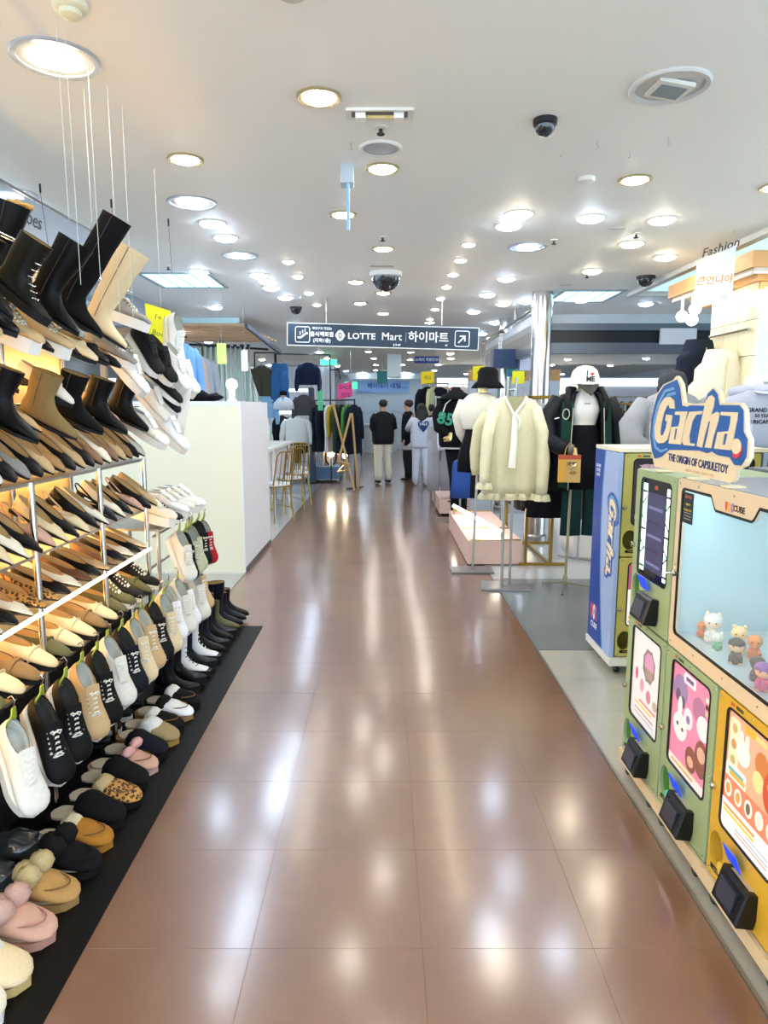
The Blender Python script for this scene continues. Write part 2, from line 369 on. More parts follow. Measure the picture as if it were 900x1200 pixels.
dome(.02, 6.9, .14, 'big black dome camera hanging over the middle of the aisle', True)
dome(2.62, 7.1, .08, 'black dome camera near the wooden canopy on the right')
dome(-1.15, 9.2, .07, 'small black dome camera left of the hanging direction sign')
t = Thing('smoke_detector', 'cream round smoke detector at top left', 'smoke detector', (-1.02, 2.44, CE))
c = (-1.02, 2.44, CE)
t.part('base', MB().lathe(c, [(.056, 0), (.055, -.018), (.045, -.026)], 20), pla('cream', '#cfcdb4', .5))
t.part('sensor', MB().lathe(c, [(.036, -.022), (.034, -.04), (.02, -.046)], 16), pla('cream', '#cfcdb4', .5))
t = Thing('smoke_detector', 'smoke detector cut by the top edge of the photo', 'smoke detector', (-.29, 2.35, CE))
c = (-.29, 2.36, CE)
t.part('base', MB().lathe(c, [(.05, 0), (.05, -.018), (.03, -.03)], 20), pla('greyish', '#b9bab4', .5))
t = Thing('smoke_detector', 'small white detector left of the gold-rimmed downlight on the right', 'smoke detector', (1.16, 4.15, CE))
t.part('base', MB().lathe((1.16, 4.15, CE), [(.05, 0), (.045, -.02), (.025, -.03)], 16), RIMW)
# flat panels (square grille lights)
for x0, y0, lab in ((-2.35, 6.9, 'square pale blue light panel in the left ceiling'), (2.05, 7.9, 'square pale blue light panel in the right ceiling')):
    t = Thing('panel_light', lab, 'ceiling light', (x0+.3, y0+.4, CE))
    t.part('frame', plate([rrect(-.36, -.42, .36, .42, .004), rrect(-.32, -.38, .32, .38, .004)], .014, FR((x0+.3, y0+.4, CE), (1, 0, 0), (0, -1, 0))), pla('panel_frame', '#98a2a8'))
    t.part('diffuser', B(x0-.02, x0+.62, y0+.02, y0+.78, CE-.006, CE-.002), glow('panel', '#b8dcea', 1.1))
    for k in range(1, 4): t.part('louvre', B(x0-.02+.16*k-.003, x0-.02+.16*k+.003, y0+.02, y0+.78, CE-.01, CE-.005), pla('louvre', '#7fa0ac'))
t = Thing('ceiling_coffer', 'raised white edged ceiling coffer with pale cyan light over the wooden canopy', 'ceiling panel', (3.4, 6.6, CE-.05))
t.part('edge_moulding', B(2.78, 2.86, 5.0, 8.1, CE-.045, CE-.0005), RIMW, smooth=0); t.part('edge_moulding', B(2.86, 6.4, 5.0, 5.08, CE-.045, CE-.0005), RIMW, smooth=0); t.part('edge_moulding', B(2.86, 6.4, 8.02, 8.1, CE-.045, CE-.0005), RIMW, smooth=0)
t.part('lit_panel', B(2.92, 6.4, 5.2, 7.9, CE-.012, CE-.001), glow('coffer_cyan', '#bfe6ee', .55), smooth=0)
# access hatch, slots and little hooks
for i, (x, y, w_, l_) in enumerate(((-.02, 6.6, .22, .05), (1.7, 5.25, .12, .02), (1.95, 7.6, .14, .02))):
    single('ceiling_vent', plate([rrect(-w_/2, -l_/2, w_/2, l_/2, .003)], .006, FR((x, y, CE), (1, 0, 0), (0, -1, 0))), pla('vent_grey', '#9a9b98'), ('long shallow vent just before the big dome camera', 'narrow slot vent near the warm disc lamps on the right', 'narrow slot vent near the right light panel')[i], 'vent')
t = Thing('hanging_bracket', 'white box on the ceiling with a blue rod hanging down over the aisle', 'bracket', (-.2, 3.95, CE))
t.part('box', B(-.235, -.165, 3.9, 4.0, CE-.1, CE), mat('clear_plastic', hexc('#c4d3dc'), .2, alpha=.7))
t.part('rod', MB().tube([(-.195, 3.92, CE-.01), (-.195, 3.92, CE-.34)], .009), pla('blue_rod', '#86b4e6', .3))
for i, (x, y) in enumerate(((-.165, 3.62), (.9, 3.7), (1.38, 3.55), (1.25, 3.72), (1.05, 3.6))):
    single('ceiling_hook', MB().tube([(x, y, CE), (x, y, CE-.02), (x+.008, y, CE-.03), (x, y, CE-.038), (x-.006, y, CE-.03)], .0022, 6), STEEL, ('little metal hook in the ceiling before the white bracket box', 'little ceiling hook right of the small dome camera', 'little ceiling hook behind the unlit gimbal fitting', 'little ceiling hook farthest from the gimbal fitting', 'little ceiling hook between dome camera and gimbal fitting')[i], 'hook', 'ceiling hooks')

single('floor_covering', B(-1.9, -.868, .3, 4.72, .0004, .0035), mat('black_sheet', hexc('#0b0a08'), .5, nz=.5, nscale=6, bump=.2, spec=.15), 'thin black sheet on the floor under the shoe rack', 'mat')  # thin near-black sheet laid over the tiles under the rack
# ================================================================== FOOTWEAR (toe tip at the origin, heel towards -x, z up)
def shoe_rings(rs, n=14, zf=None, sq=1.0):
    out = []
    for px, pz, qx, qz, w_ in rs:
        ring = []
        cx, cz, ax, az = (px+qx)/2, (pz+qz)/2, (px-qx)/2, (pz-qz)/2
        for k in range(n):
            t = 2*PI*k/n; c, s_ = math.cos(t), math.sin(t)
            c = math.copysign(abs(c)**sq, c); s_ = math.copysign(abs(s_)**sq, s_)
            x = cx+ax*c; z = cz+az*c
            if zf is not None: z = max(z, zf(x) if callable(zf) else zf)
            ring.append((x, w_*s_, z))
        out.append(ring)
    return out
def upper(rs, sq=1.0, zf=None, cap0=False, n=14, m='upper'):
    return MB().rings(shoe_rings(rs, n, zf, sq), cap0, True).mesh(m, 180)
def foot(L, wb, wh, point=0.0, n=15):       # footprint outline
    side = []
    for i in range(n+1):
        t = i/n; x = -L*t
        if t < .33: w_ = wb*(math.sin(min(1, t/.33)*PI/2)**(.55+point))
        elif t < .88: w_ = wb+(wh-wb)*min(1, ((t-.33)/.45))
        else: w_ = wh*math.sqrt(max(0, 1-((t-.88)/.125)**2))
        side.append((x, max(w_, .002)))
    return [(x, y) for x, y in side]+[(x, -y) for x, y in side[::-1]]
def sole(L, wb, wh, z0, z1, point=0.0, grow=0.003):
    p = [(x*(1+2*grow/L)+grow, y*(1+grow/wb)) for x, y in foot(L, wb, wh, point)]
    return MB().prism(p, z0, z1).mesh('sole', 35)
def lining(r0, r1, zi, m='lining'):
    rs = shoe_rings([tuple(r0), tuple(r1)], 14)
    return MB().rings(rs, False, True).mesh(m, 180)
INS = lea('insole_tan', '#c9a672', .6); SOLEB = pla('sole_black', '#0c0c10', .6); SOLEW = pla('sole_white', '#e6e4de', .55); LACEW = pla('lace_white', '#e9e6dc', .8)
def k_pump(point=.35, throat=-.075, toeh=.030, heel=.012, L=.245):
    z0 = .006
    rs = [(throat, toeh+.004, -L-.002, .062, .031), (throat+.003, toeh+.005, -L-.005, .04, .034), (throat+.008, toeh+.005, -L, z0, .036), (throat+.02, toeh+.003, -L+.05, z0, .038),
          (throat+.032, toeh, -L+.13, z0, .039), (-.03, toeh-.006, -.07, z0, .037-point*.012), (-.014, toeh-.014, -.03, z0, .027-point*.016), (-.004, z0+.008, -.008, z0, .016-point*.010), (0, z0+.002, 0, z0, .004)]
    return [('upper', upper(rs, zf=z0), lea('black', '#17171b', .4), None),
            ('lining', lining((throat-.002, toeh+.003, -L+.001, .060, .029), (throat-.012, .013, -L+.012, .016, .030), 0), INS, None),
            ('sole', sole(L-.004, .036, .027, 0, .008, point, .001), SOLEB, None),
            ('heel', MB().rings([[(-L+.002, -.024, .002), (-L+.045, -.022, .002), (-L+.045, .022, .002), (-L+.002, .024, .002)], [(-L+.006, -.02, -heel), (-L+.04, -.018, -heel), (-L+.04, .018, -heel), (-L+.006, .02, -heel)]]).mesh('heel', 0), SOLEB, None)]
def k_sling():
    k = k_pump(.5, -.085, .028, .03)
    # open back: low cut with a strap round the heel
    rs = [(-.085, .034, -.16, .012, .033), (-.075, .035, -.15, .006, .036), (-.06, .033, -.12, .006, .038), (-.03, .025, -.07, .006, .031), (-.014, .016, -.03, .006, .02), (-.004, .012, -.008, .006, .01), (0, .008, 0, .006, .003)]
    k[0] = ('upper', upper(rs, zf=.006), k[0][2], None)
    k[1] = ('lining', MB().prism([(x*.96-.01, y*.9) for x, y in foot(.235, .034, .026, .3)], .0075, .0105).mesh('lining', 0), INS, None)
    pts = [(-.13+.0*math.cos(t), 0, 0) for t in (0,)]
    arc = [(-.15-.09*math.sin(t*PI/8)**.8, .034*math.cos(t*PI/8), .02+.04*math.sin(t*PI/8)) for t in range(9)]
    k.append(('strap', MB().tube(arc, (.0015, .004), 5).mesh('strap'), None, None)); k[-1] = ('strap', k[-1][1], lea('black', '#17171b', .4), None)
    return k
def k_loafer():
    z0 = .016
    rs = [(-.105, .066, -.262, .075, .033), (-.10, .068, -.268, .045, .037), (-.092, .066, -.262, z0, .038), (-.078, .060, -.20, z0, .040), (-.06, .052, -.12, z0, .043), (-.035, .043, -.06, z0, .041), (-.014, .034, -.02, z0, .032), (-.003, .026, -.004, z0, .018), (0, z0+.004, 0, z0, .008)]
    return [('upper', upper(rs, .9, z0), lea('cream', '#e3cfa0', .5), None),
            ('lining', lining((-.107, .064, -.258, .072, .031), (-.12, .03, -.245, .03, .031), 0), INS, None),
            ('sole', sole(.262, .042, .033, 0, .018, 0), SOLEB, None),
            ('strap', MB().tube([(-.088, .037*math.cos(t*PI/8), .016+.048*math.sin(t*PI/8)**.6) for t in range(9)], (.002, .011), 6).mesh('strap'), lea('cream2', '#d8c08c', .5), None),
            ('heel', B(-.262, -.20, -.031, .031, -.012, .002).mesh('heel', 0), SOLEB, None)]
def k_sneaker(plat=.03, L=.285):
    z0 = plat
    c = .075+plat
    rs = [(-.165, c, -L-.002, c-.004, .028), (-.163, c+.006, -L-.007, c-.03, .033), (-.155, c+.006, -L-.005, z0+.012, .035), (-.14, c-.003, -L+.01, z0, .037), (-.115, c-.018, -.18, z0, .041), (-.09, c-.031, -.12, z0, .044),
          (-.06, c-.038, -.07, z0, .048), (-.035, c-.043, -.04, z0, .047), (-.014, c-.050, -.018, z0, .038), (-.003, c-.060, -.004, z0, .024), (0, z0+.006, 0, z0, .012)]
    lc = MB()
    for i in range(6):
        t = i/5; x = -.155+t*.075; z = c+.006-t*.041+.001; wv = .024
        x2 = x+.015; z2 = z-.008
        if i < 5: lc.tube([(x, -wv, z-.008), ((x+x2)/2, 0, z+.004), (x2, wv, z2-.008)], .0026, 5); lc.tube([(x, wv, z-.008), ((x+x2)/2, 0, z+.005), (x2, -wv, z2-.008)], .0026, 5)
        else: lc.tube([(x, -wv, z-.008), (x, 0, z+.004), (x, wv, z-.008)], .0026, 5)
    lc.tube([(-.158, 0, c+.006), (-.150, -.018, c+.010), (-.142, -.008, c+.004), (-.156, 0, c+.006), (-.148, .018, c+.010), (-.140, .010, c+.004)], .0026, 5)
    return [('upper', upper(rs, .92, z0), fab('sneaker_white', '#dfdcd2', rough=.6), None),
            ('lining', lining((-.166, c-.001, -L+.002, c-.006, .026), (-.17, c-.035, -L+.01, z0+.02, .028), 0), fab('lining_grey', '#b9bcb6'), None),
            ('sole', sole(L, .050, .037, 0, z0+.006, -.2, .003), SOLEW, None),
            ('laces', lc.mesh('laces'), LACEW, 0),
            ('toe_cap', upper([(-.052, c-.0375, -.045, z0, .0488), (-.034, c-.0415, -.034, z0, .0478), (-.014, c-.049, -.014, z0, .0392), (-.002, c-.059, -.003, z0, .0252), (.001, z0+.007, .001, z0, .0125)], .92, z0, m='toe_cap'), fab('sneaker_toe', '#e6e3da', rough=.5), None),
            ('tongue', MB().tube([(-.178, 0, c+.020), (-.165, 0, c+.010), (-.13, 0, c-.004), (-.09, 0, c-.026)], [(.024, .003), (.026, .004), (.024, .004), (.02, .002)], 8).mesh('tongue'), fab('tongue_pale', '#cfccc2'), None)]
def k_boot(H=.22, lace=False, point=.3, heel=.03, wide=1.0, lug=0.0, crease=0):
    z0 = .008+lug
    s = [(-.135+.012*(wide-1)*5, H, -.252-.03*(wide-1), H-.008, .045*wide)]
    k = max(1, int((H-.13)/.07))
    for i in range(1, k+1):
        t = i/(k+1); q = (1-t)*wide+t*1.0; j = crease*math.sin(i*2.3)*.004
        s.append((-.138+.012*(q-1)*5+j, H+(.118-H)*t, -.25-.03*(q-1)+j*.5, H-.008+(.10-H)*t, .045*q-.004*t))
    s += [(-.142, .112, -.243, .088, .036), (-.128, .09, -.252, .05, .036), (-.108, .072, -.25, z0+.008, .036), (-.088, .06, -.20, z0, .039), (-.065, .05, -.13, z0, .042), (-.04, .040, -.07, z0, .040-.008*point),
          (-.018, .031, -.03, z0, .032-.012*point), (-.005, .022, -.008, z0, .020-.010*point), (0, z0+.003, 0, z0, .006)]
    kit = [('upper', upper(s, .95, z0), lea('boot_black', '#0b0b0e', .32), None),
           ('lining', lining((-.139+.012*(wide-1)*5, H-.002, -.248-.03*(wide-1), H-.009, .042*wide), (-.14, H-.03, -.245, H-.04, .036*wide), 0), lea('boot_lining', '#8b7348', .7), None),
           ('sole', sole(.252, .040, .032, 0, z0+.004, point*.6, .002 if not lug else .004), SOLEB, None),
           ('heel', MB().rings([[(-.253, -.028, .004), (-.195, -.027, .004), (-.195, .027, .004), (-.253, .028, .004)], [(-.25, -.025, -heel), (-.2, -.024, -heel), (-.2, .024, -heel), (-.25, .025, -heel)]]).mesh('heel', 0), SOLEB, None)]
    if lace:
        lc = MB(); n = max(5, int(H/.028))
        for i in range(n):
            t = i/(n-1)
            if t < .4: a = t/.4; x = -.075-.05*a; z = .057+.045*a
            else: a = (t-.4)/.6; x = -.128-.008*a; z = .105+(H-.02-.105)*a
            lc.tube([(x-.012, -.022, z), (x-.003, 0, z+.001), (x-.012, .022, z)], .0024, 5)
        kit.append(('laces', lc.mesh('laces'), LACEW, None))
        kit.append(('zip', MB().tube([(-.19, .0445*wide, H-.005), (-.19, .041, .13), (-.185, .037, .06)], .0016, 5).mesh('zip'), CHROME, None))
    else:
        kit.append(('zip', MB().tube([(-.19, -.0455*wide, H-.005), (-.19, -.0405, .12), (-.185, -.0375, .06)], .0014, 5).mesh('zip'), pla('zip_dark', '#3a3a40'), None))
    return kit
def k_slipper(fluff='pom'):
    z0 = .022
    rs = [(-.125, .082, -.14, z0, .050), (-.11, .084, -.12, z0, .054), (-.09, .078, -.10, z0, .056), (-.06, .066, -.065, z0, .054), (-.03, .052, -.035, z0, .050), (-.012, .042, -.014, z0, .038), (-.002, .032, -.002, z0, .022), (.001, z0+.005, .001, z0, .012)]
    kit = [('upper', upper(rs, .9, z0), fab('suede_tan', '#b08a55', nscale=120), None),
           ('sole', sole(.27, .054, .045, 0, .024, -.1, .002), fab('sole_suede', '#9a7a4c'), None),
           ('insole', MB().prism([(x*.95-.006, y*.9) for x, y in foot(.265, .05, .043)], .0245, .032).mesh('insole', 30), fab('fleece', '#cfc5b0', bump=.8, nscale=180), None),
           ('seam', MB().tube([(-.115+.092*math.cos(a), .043*math.sin(a), z0+(.028+.036*min(1, (.115-.092*math.cos(a))/.1))*math.sqrt(max(0, 1-(.043*math.sin(a)/.053)**2))+.003) for a in [rad(-90+15*k) for k in range(13)]], .0026, 5).mesh('seam'), fab('seam', '#7d5a34'), None)]
    F = fab('fleece_cream', '#d9cfb2', bump=1.0, nscale=220)
    if fluff == 'pom':
        m = MB()
        for c in ((-.125, -.03, .095), (-.125, .032, .098), (-.155, 0, .085)): m.ball(c, .034, 14, 10, .18)
        kit.append(('pompoms', m.mesh('pompoms', 180), F, None))
    elif fluff == 'cuff':
        kit.append(('cuff', MB().ball((-.135, 0, .068), (.034, .055, .036), 16, 10, .2).mesh('cuff', 180), F, None))
    elif fluff == 'bow':
        m = MB(); 
        for s_ in (-1, 1):
            m.ball((-.095, s_*.038, .098), (.022, .036, .02), 10, 8, .3)
        m.ball((-.095, 0, .098), (.012, .014, .014), 8, 6)
        kit.append(('bow', m.mesh('bow', 180), fab('pink_satin', '#d9a5a4', rough=.5), None))
        kit[2] = kit[2]
    elif fluff == 'plush':
        kit[0] = ('upper', MB().rings(shoe_rings([(a, b*1.12, c, d, e*1.06) for a, b, c, d, e in rs], 14, z0, .9), True, True).mesh('upper', 180), kit[0][2], None)
        m = MB(); m.ball((-.12, 0, .07), (.05, .056, .04), 16, 10, .15)
        kit.append(('cuff', m.mesh('cuff', 180), F, None)); kit.pop(3)
    return kit
KITS = {}
def kit(key, f, *a, **k):
    if key not in KITS: KITS[key] = f(*a, **k)
    return KITS[key]
def K(kind):
    return {'pump': lambda: kit('pump', k_pump), 'round': lambda: kit('round', k_pump, .0, -.07, .034), 'sharp': lambda: kit('sharp', k_pump, .75, -.08, .028), 'sling': lambda: kit('sling', k_sling),
            'loafer': lambda: kit('loafer', k_loafer), 'sneaker': lambda: kit('sneaker', k_sneaker), 'platform': lambda: kit('platform', k_sneaker, .045), 'low': lambda: kit('low', k_sneaker, .018, .27),
            'ankle': lambda: kit('ankle', k_boot, .20), 'lace': lambda: kit('lace', k_boot, .235, True, 0, .02, 1.05, .02), 'mid': lambda: kit('mid', k_boot, .31, False, .2, .03, 1.25, 0, 1),
            'tall': lambda: kit('tall', k_boot, .47, False, .5, .035, 1.1, 0, .4), 'cream': lambda: kit('cream', k_boot, .42, False, .5, .03, 1.35, 0, 1.2),
            'chunky': lambda: kit('chunky', k_boot, .25, False, 0, .015, 1.0, .03), 'pom': lambda: kit('pom', k_slipper, 'pom'), 'cuff': lambda: kit('cuff', k_slipper, 'cuff'),
            'bow': lambda: kit('bow', k_slipper, 'bow'), 'plush': lambda: kit('plush', k_slipper, 'plush')}[kind]()
SC = {'black': '#0c0c0f', 'white': '#dddad2', 'cream': '#dcc9a4', 'beige': '#c3a67c', 'tan': '#a98053', 'taupe': '#8a6d48', 'grey': '#8d8a86', 'ivory': '#e7dfcc', 'brown': '#5b3f2b', 'pink': '#c9a08e', 'navy': '#0e121e', 'mocha': '#8c6a50', 'leopard': None, 'red': '#a81722', 'snow': '#e9ebee', 'olive': '#5d5a3a', 'sage': '#b9bfa0'}
def leopard():
    if 'leopard' in _m: return _m['leopard']
    m = bpy.data.materials.new('leopard'); m.use_nodes = True; nt = m.node_tree; b = nt.nodes['Principled BSDF']; b.inputs['Roughness'].default_value = .75
    tc = nt.nodes.new('ShaderNodeTexCoord'); v = nt.nodes.new('ShaderNodeTexVoronoi'); v.inputs['Scale'].default_value = 75; nt.links.new(tc.outputs['Object'], v.inputs['Vector'])
    r = nt.nodes.new('ShaderNodeValToRGB'); r.color_ramp.elements[0].color = (*hexc('#7a4e20'), 1); r.color_ramp.elements[1].color = (*hexc('#c48f45'), 1)
    r.color_ramp.interpolation = 'CONSTANT'; e = r.color_ramp.elements.new(.22); e.color = (*hexc('#1a100a'), 1); r.color_ramp.elements[2].position = .45
    nt.links.new(v.outputs['Distance'], r.inputs[0]); nt.links.new(r.outputs[0], b.inputs['Base Color']); _m['leopard'] = m; return m
def smat(c, kind):
    if c == 'leopard': return leopard()
    if kind in ('pom', 'cuff', 'bow', 'plush'): return fab('suede_'+c, SC[c], nscale=150)
    if kind in ('sneaker', 'platform', 'low'): return fab('canvas_'+c, SC[c], rough=.65, bump=.1)
    return lea('skin_'+c, SC[c], .38 if c in ('black', 'navy', 'brown', 'red') else .5, nz=.06, nscale=30)
KN = {'pump': ('flat_shoe', 'flat shoe'), 'round': ('flat_shoe', 'round-toed flat shoe'), 'sharp': ('flat_shoe', 'pointed flat shoe'), 'sling': ('slingback_shoe', 'slingback shoe'), 'loafer': ('loafer', 'loafer'), 'sneaker': ('sneaker', 'laced sneaker'),
      'platform': ('sneaker', 'thick-soled sneaker'), 'low': ('sneaker', 'low sneaker'), 'ankle': ('ankle_boot', 'ankle boot'), 'lace': ('laced_boot', 'laced boot'), 'mid': ('wide_boot', 'wide mid-calf boot'), 'tall': ('tall_boot', 'tall boot'),
      'cream': ('tall_boot', 'wide tall boot'), 'chunky': ('chunky_boot', 'chunky boot'), 'pom': ('pompom_slipper', 'slipper with pompoms'), 'cuff': ('fur_slipper', 'slipper with fluffy cuff'), 'bow': ('bow_slipper', 'slipper with bow'), 'plush': ('plush_slipper', 'plush slipper')}
def shoe(kind, col, x, y, z, pitch=0, yaw=0, roll=0, label='', group=None, over=None, scale=1):
    kt = K(kind); mm = {'upper': smat(col, kind)}
    if kind in ('loafer', 'sling'): mm['strap'] = smat(col, kind)
    if kind in ('sneaker', 'platform', 'low'):
        mm['toe_cap'] = smat(col, kind); mm['tongue'] = smat(col, kind)
        if col in ('black', 'navy', 'brown'): mm['laces'] = LACEW; mm['lining'] = fab('lining_dark', '#3b3a38')
    if kind in ('chunky',): mm['zip'] = pla('zip_dark', '#3a3a40')
    if kind == 'plush': mm['cuff'] = mm['upper']
    if over: mm.update(over)
    nm, ds = KN[kind]
    return kit_place(kt, nm, label, 'boot' if 'boot' in nm else 'slipper' if 'slipper' in nm else 'shoe', (x, y, z), (rad(roll), rad(pitch), rad(yaw)), mm, group, scale)
def shoe_row(items, x, z, pitch, place, group, y0=None, jit=1, far_first=True, yaw=0):
    # items: list of (y, kind, colour[, dx, dz, over]) ; label counts from the far end
    items = sorted(items, key=lambda i: -i[0]); cnt = {}
    for i, it in enumerate(items):
        y, kind, col = it[:3]; dx = it[3] if len(it) > 3 else 0; dz = it[4] if len(it) > 4 else 0; over = it[5] if len(it) > 5 else None
        lab = '%s %s, %s from the far end of %s' % (col, KN[kind][1], ORD[i], place)
        shoe(kind, col, x+dx, y, z+dz, pitch+R.uniform(-2, 2)*jit, yaw+R.uniform(-3, 3)*jit, R.uniform(-3, 3)*jit, lab, group, over)

# ---------------------------------------------------------------- rack
RX = -1.27
t = Thing('shoe_rack', 'long metal shoe rack with lit lower shelf along the left of the aisle', 'shoe rack', (-1.4, 2.6, 0))
Y0, Y1 = .9, 3.62
for y in (1.28, 1.86, 2.44, 3.03, 3.60):
    t.part('post', MB().tube([(RX, y, 0), (RX, y, 1.285)], .0125, 10), CHROME)
    t.part('post', MB().tube([(-1.66, y, 0), (-1.66, y, 2.3)], .0125, 10), CHROME)
for z, nm in ((1.285, 'shelf'), (1.02, 'shelf'), (.805, 'lit_shelf'), (.565, 'shelf')):
    t.part(nm, B(-1.66, RX, Y0, Y1, z-.012, z), STEEL if z != .805 else pla('pale_shelf', '#b9b3a4', .3))
t.part('light_strip', B(RX+.0, RX+.012, Y0, Y1, .794, .803), glow('warm_strip', '#ffe2ac', 17), 'glowing warm light strip along the shelf edge')
for z, x in ((1.272, -1.62), (1.006, -1.62), (.83, -1.64), (.79, -1.60), (.62, -1.64), (1.72, -1.64)):
    t.part('back_light', B(x-.008, x+.008, Y0, Y1, z-.012, z), glow('warm_back_strip', '#ffc878', 24))
t.part('back_panel', B(-1.70, -1.675, Y0, Y1, 0, 2.3), pla('rack_cream', '#d9c08c', .6))
t.part('shade_panel', B(-1.40, -1.385, Y0, Y1, .02, .55), pla('shade_black', '#08080a', .7), 'added black panel for shade behind the clipped sneakers', smooth=0)
for z in (1.56, 1.86, 2.2):
    t.part('display_rail', MB().tube([(-1.45, Y0, z), (-1.45, Y1+.45, z)], .008, 8), CHROME)
    for y in (1.3, 2.44, 3.6): t.part('rail_arm', MB().tube([(-1.66, y, z), (-1.45, y, z)], .007, 6), CHROME)
t.part('clip_rail', MB().tube([(-1.31, Y0, .66), (-1.31, Y1+.6, .66)], .008, 8), STEEL)
for y in (1.4, 2.5, 3.5): t.part('rail_arm', MB().tube([(-1.31, y, .66), (-1.31, y, .555)], .007, 6), STEEL)
t = Thing('end_rack', 'short plain rack at the far end of the lit shoe rack with sneakers on top', 'shoe rack', (-1.4, 3.95, 0))
for x in (-1.62, -1.24):
    t.part('post', MB().tube([(x, 4.28, 0), (x, 4.28, .90)], .012, 10), STEEL)
    t.part('post', MB().tube([(x, 3.68, 0), (x, 3.68, .90)], .012, 10), STEEL)
t.part('shelf', B(-1.64, -1.22, 3.65, 4.32, .888, .9), STEEL)
t.part('clip_rail', MB().tube([(-1.26, 3.66, .855), (-1.26, 4.3, .855)], .007, 8), STEEL)
t.part('shelf', B(-1.64, -1.3, 3.65, 4.32, .45, .46), STEEL)

# ---------------------------------------------------------------- shelves of flats
g = 'flat shoes along the top shelf'
cols = ['white', 'black', 'taupe', 'beige', 'mocha', 'ivory', 'mocha', 'black', 'beige', 'black', 'tan', 'beige', 'black', 'grey', 'black', 'white', 'beige', 'black', 'tan']
kinds = ['round']*19
shoe_row([(3.52-.089*i, kinds[i], cols[i]) for i in range(19)], -1.235, 1.302, 33, 'the top shelf', g)
g = 'flat shoes along the middle shelf'
cols = ['beige', 'black', 'pink', 'black', 'ivory', 'black', 'ivory', 'black', 'cream', 'black', 'cream', 'pink', 'black', 'ivory', 'cream', 'black', 'beige', 'cream']
kinds = ['round', 'round', 'sling', 'sharp', 'sharp', 'sling', 'sharp', 'sharp', 'sling', 'sharp', 'sharp', 'sling', 'sharp', 'sharp', 'sharp', 'sling', 'sharp', 'sharp']
shoe_row([(3.55-.098*i, kinds[i], cols[i], .02 if i < 3 else 0, .0) for i in range(18)], -1.215, 1.04, 31, 'the middle shelf', g)
g = 'flat shoes along the lit shelf'
cols = ['cream', 'black', 'ivory', 'navy', 'mocha', 'beige', 'black', 'brown', 'ivory', 'black', 'leopard', 'leopard', 'ivory', 'black', 'white', 'leopard', 'ivory']
shoe_row([(3.5-.098*i, 'pump' if i % 4 else 'sharp', cols[i]) for i in range(17)], -1.24, .822, 14, 'the lit shelf', g, yaw=-4)
g = 'loafers and laced shoes on the lowest shelf'
it = []
spec = [(3.52, 'low', 'black'), (3.40, 'lace', 'olive'), (3.28, 'low', 'black'), (3.17, 'low', 'olive'), (3.06, 'loafer', 'olive'), (2.95, 'loafer', 'cream'), (2.83, 'loafer', 'taupe'), (2.72, 'loafer', 'cream'), (2.60, 'loafer', 'cream'), (2.49, 'loafer', 'olive'),
        (2.38, 'loafer', 'cream'), (2.26, 'loafer', 'taupe'), (2.15, 'loafer', 'cream'), (2.03, 'loafer', 'olive'), (1.92, 'loafer', 'cream')]
for i, (y, k_, c_) in enumerate(spec):
    k_ = 'loafer' if k_ == 'lace' else k_
    it.append((y, k_, c_))
shoe_row(it, -1.20, .60, 15, 'the lowest shelf', g)
# ---------------------------------------------------------------- clipped sneakers
CLIPG = pla('clip_green', '#a3ad3a', .4)
K_clip = [('clip_arm', MB().tube([(-.006, -.02, -.03), (0, -.022, .0), (.004, -.006, .02), (0, .0, .045)], (.004, .011), 6).mesh('clip_arm'), CLIPG, None),
          ('clip_arm', MB().tube([(-.006, .02, -.03), (0, .022, .0), (.004, .006, .02), (0, .0, .045)], (.004, .011), 6).mesh('clip_arm'), CLIPG, None),
          ('hook', MB().tube([(0, 0, .04), (0, 0, .07), (-.012, 0, .082), (-.022, 0, .072)], .0022, 6).mesh('hook'), CHROME, None)]
def hung_row(spec, xt, zt, pitch, place, group, xr, zr):
    for i, (y, kind, col) in enumerate(spec):
        p = pitch+R.uniform(-4, 4); L = .28
        toe = (xt+R.uniform(-.01, .01), y, zt+R.uniform(-.01, .01)); yaw = R.uniform(-46, -34)
        shoe(kind, col, toe[0], toe[1], toe[2], p, yaw, 0, '%s %s hanging toe down, %s along %s' % (col, KN[kind][1], ORD[i], place), group,
             {'sole': pla('toe_blue', '#39424f')} if col == 'navy' else None)
        hl = (L-.01)*math.cos(rad(p))-.06*math.sin(rad(p)); cx = toe[0]-hl*math.cos(rad(yaw)); cz = toe[2]+(L-.01)*math.sin(rad(p))+.08*math.cos(rad(p))
        kit_place(K_clip, 'shoe_clip', 'green clip above the %s shoe of %s' % (ORD[i], place), 'clip', (cx+.012, y-hl*math.sin(rad(yaw)), cz+.01), (0, rad(15), 0), None, 'green shoe clips')
hung_row([(3.96, 'sneaker', 'beige'), (3.83, 'low', 'white'), (3.66, 'sneaker', 'snow'), (3.53, 'platform', 'white'), (3.4, 'platform', 'snow'), (3.26, 'platform', 'cream'), (3.14, 'sneaker', 'black'), (3.01, 'platform', 'beige'), (2.89, 'platform', 'cream'), (2.76, 'sneaker', 'navy'),
          (2.64, 'platform', 'white'), (2.50, 'sneaker', 'black'), (2.37, 'sneaker', 'beige'), (2.22, 'sneaker', 'black'), (2.07, 'sneaker', 'black'), (1.90, 'sneaker', 'white')],
         -1.06, .335, 52, 'the long clipped row', 'sneakers clipped in the long row', -1.31, .66)
hung_row([(4.22, 'low', 'red'), (4.12, 'low', 'black'), (4.02, 'low', 'sage'), (3.92, 'low', 'sage'), (3.81, 'low', 'black'), (3.71, 'sneaker', 'white')], -1.10, .575, 58, 'the short upper clipped row', 'shoes clipped in the short upper row', -1.26, .855)
g = 'white sneakers on the end rack'
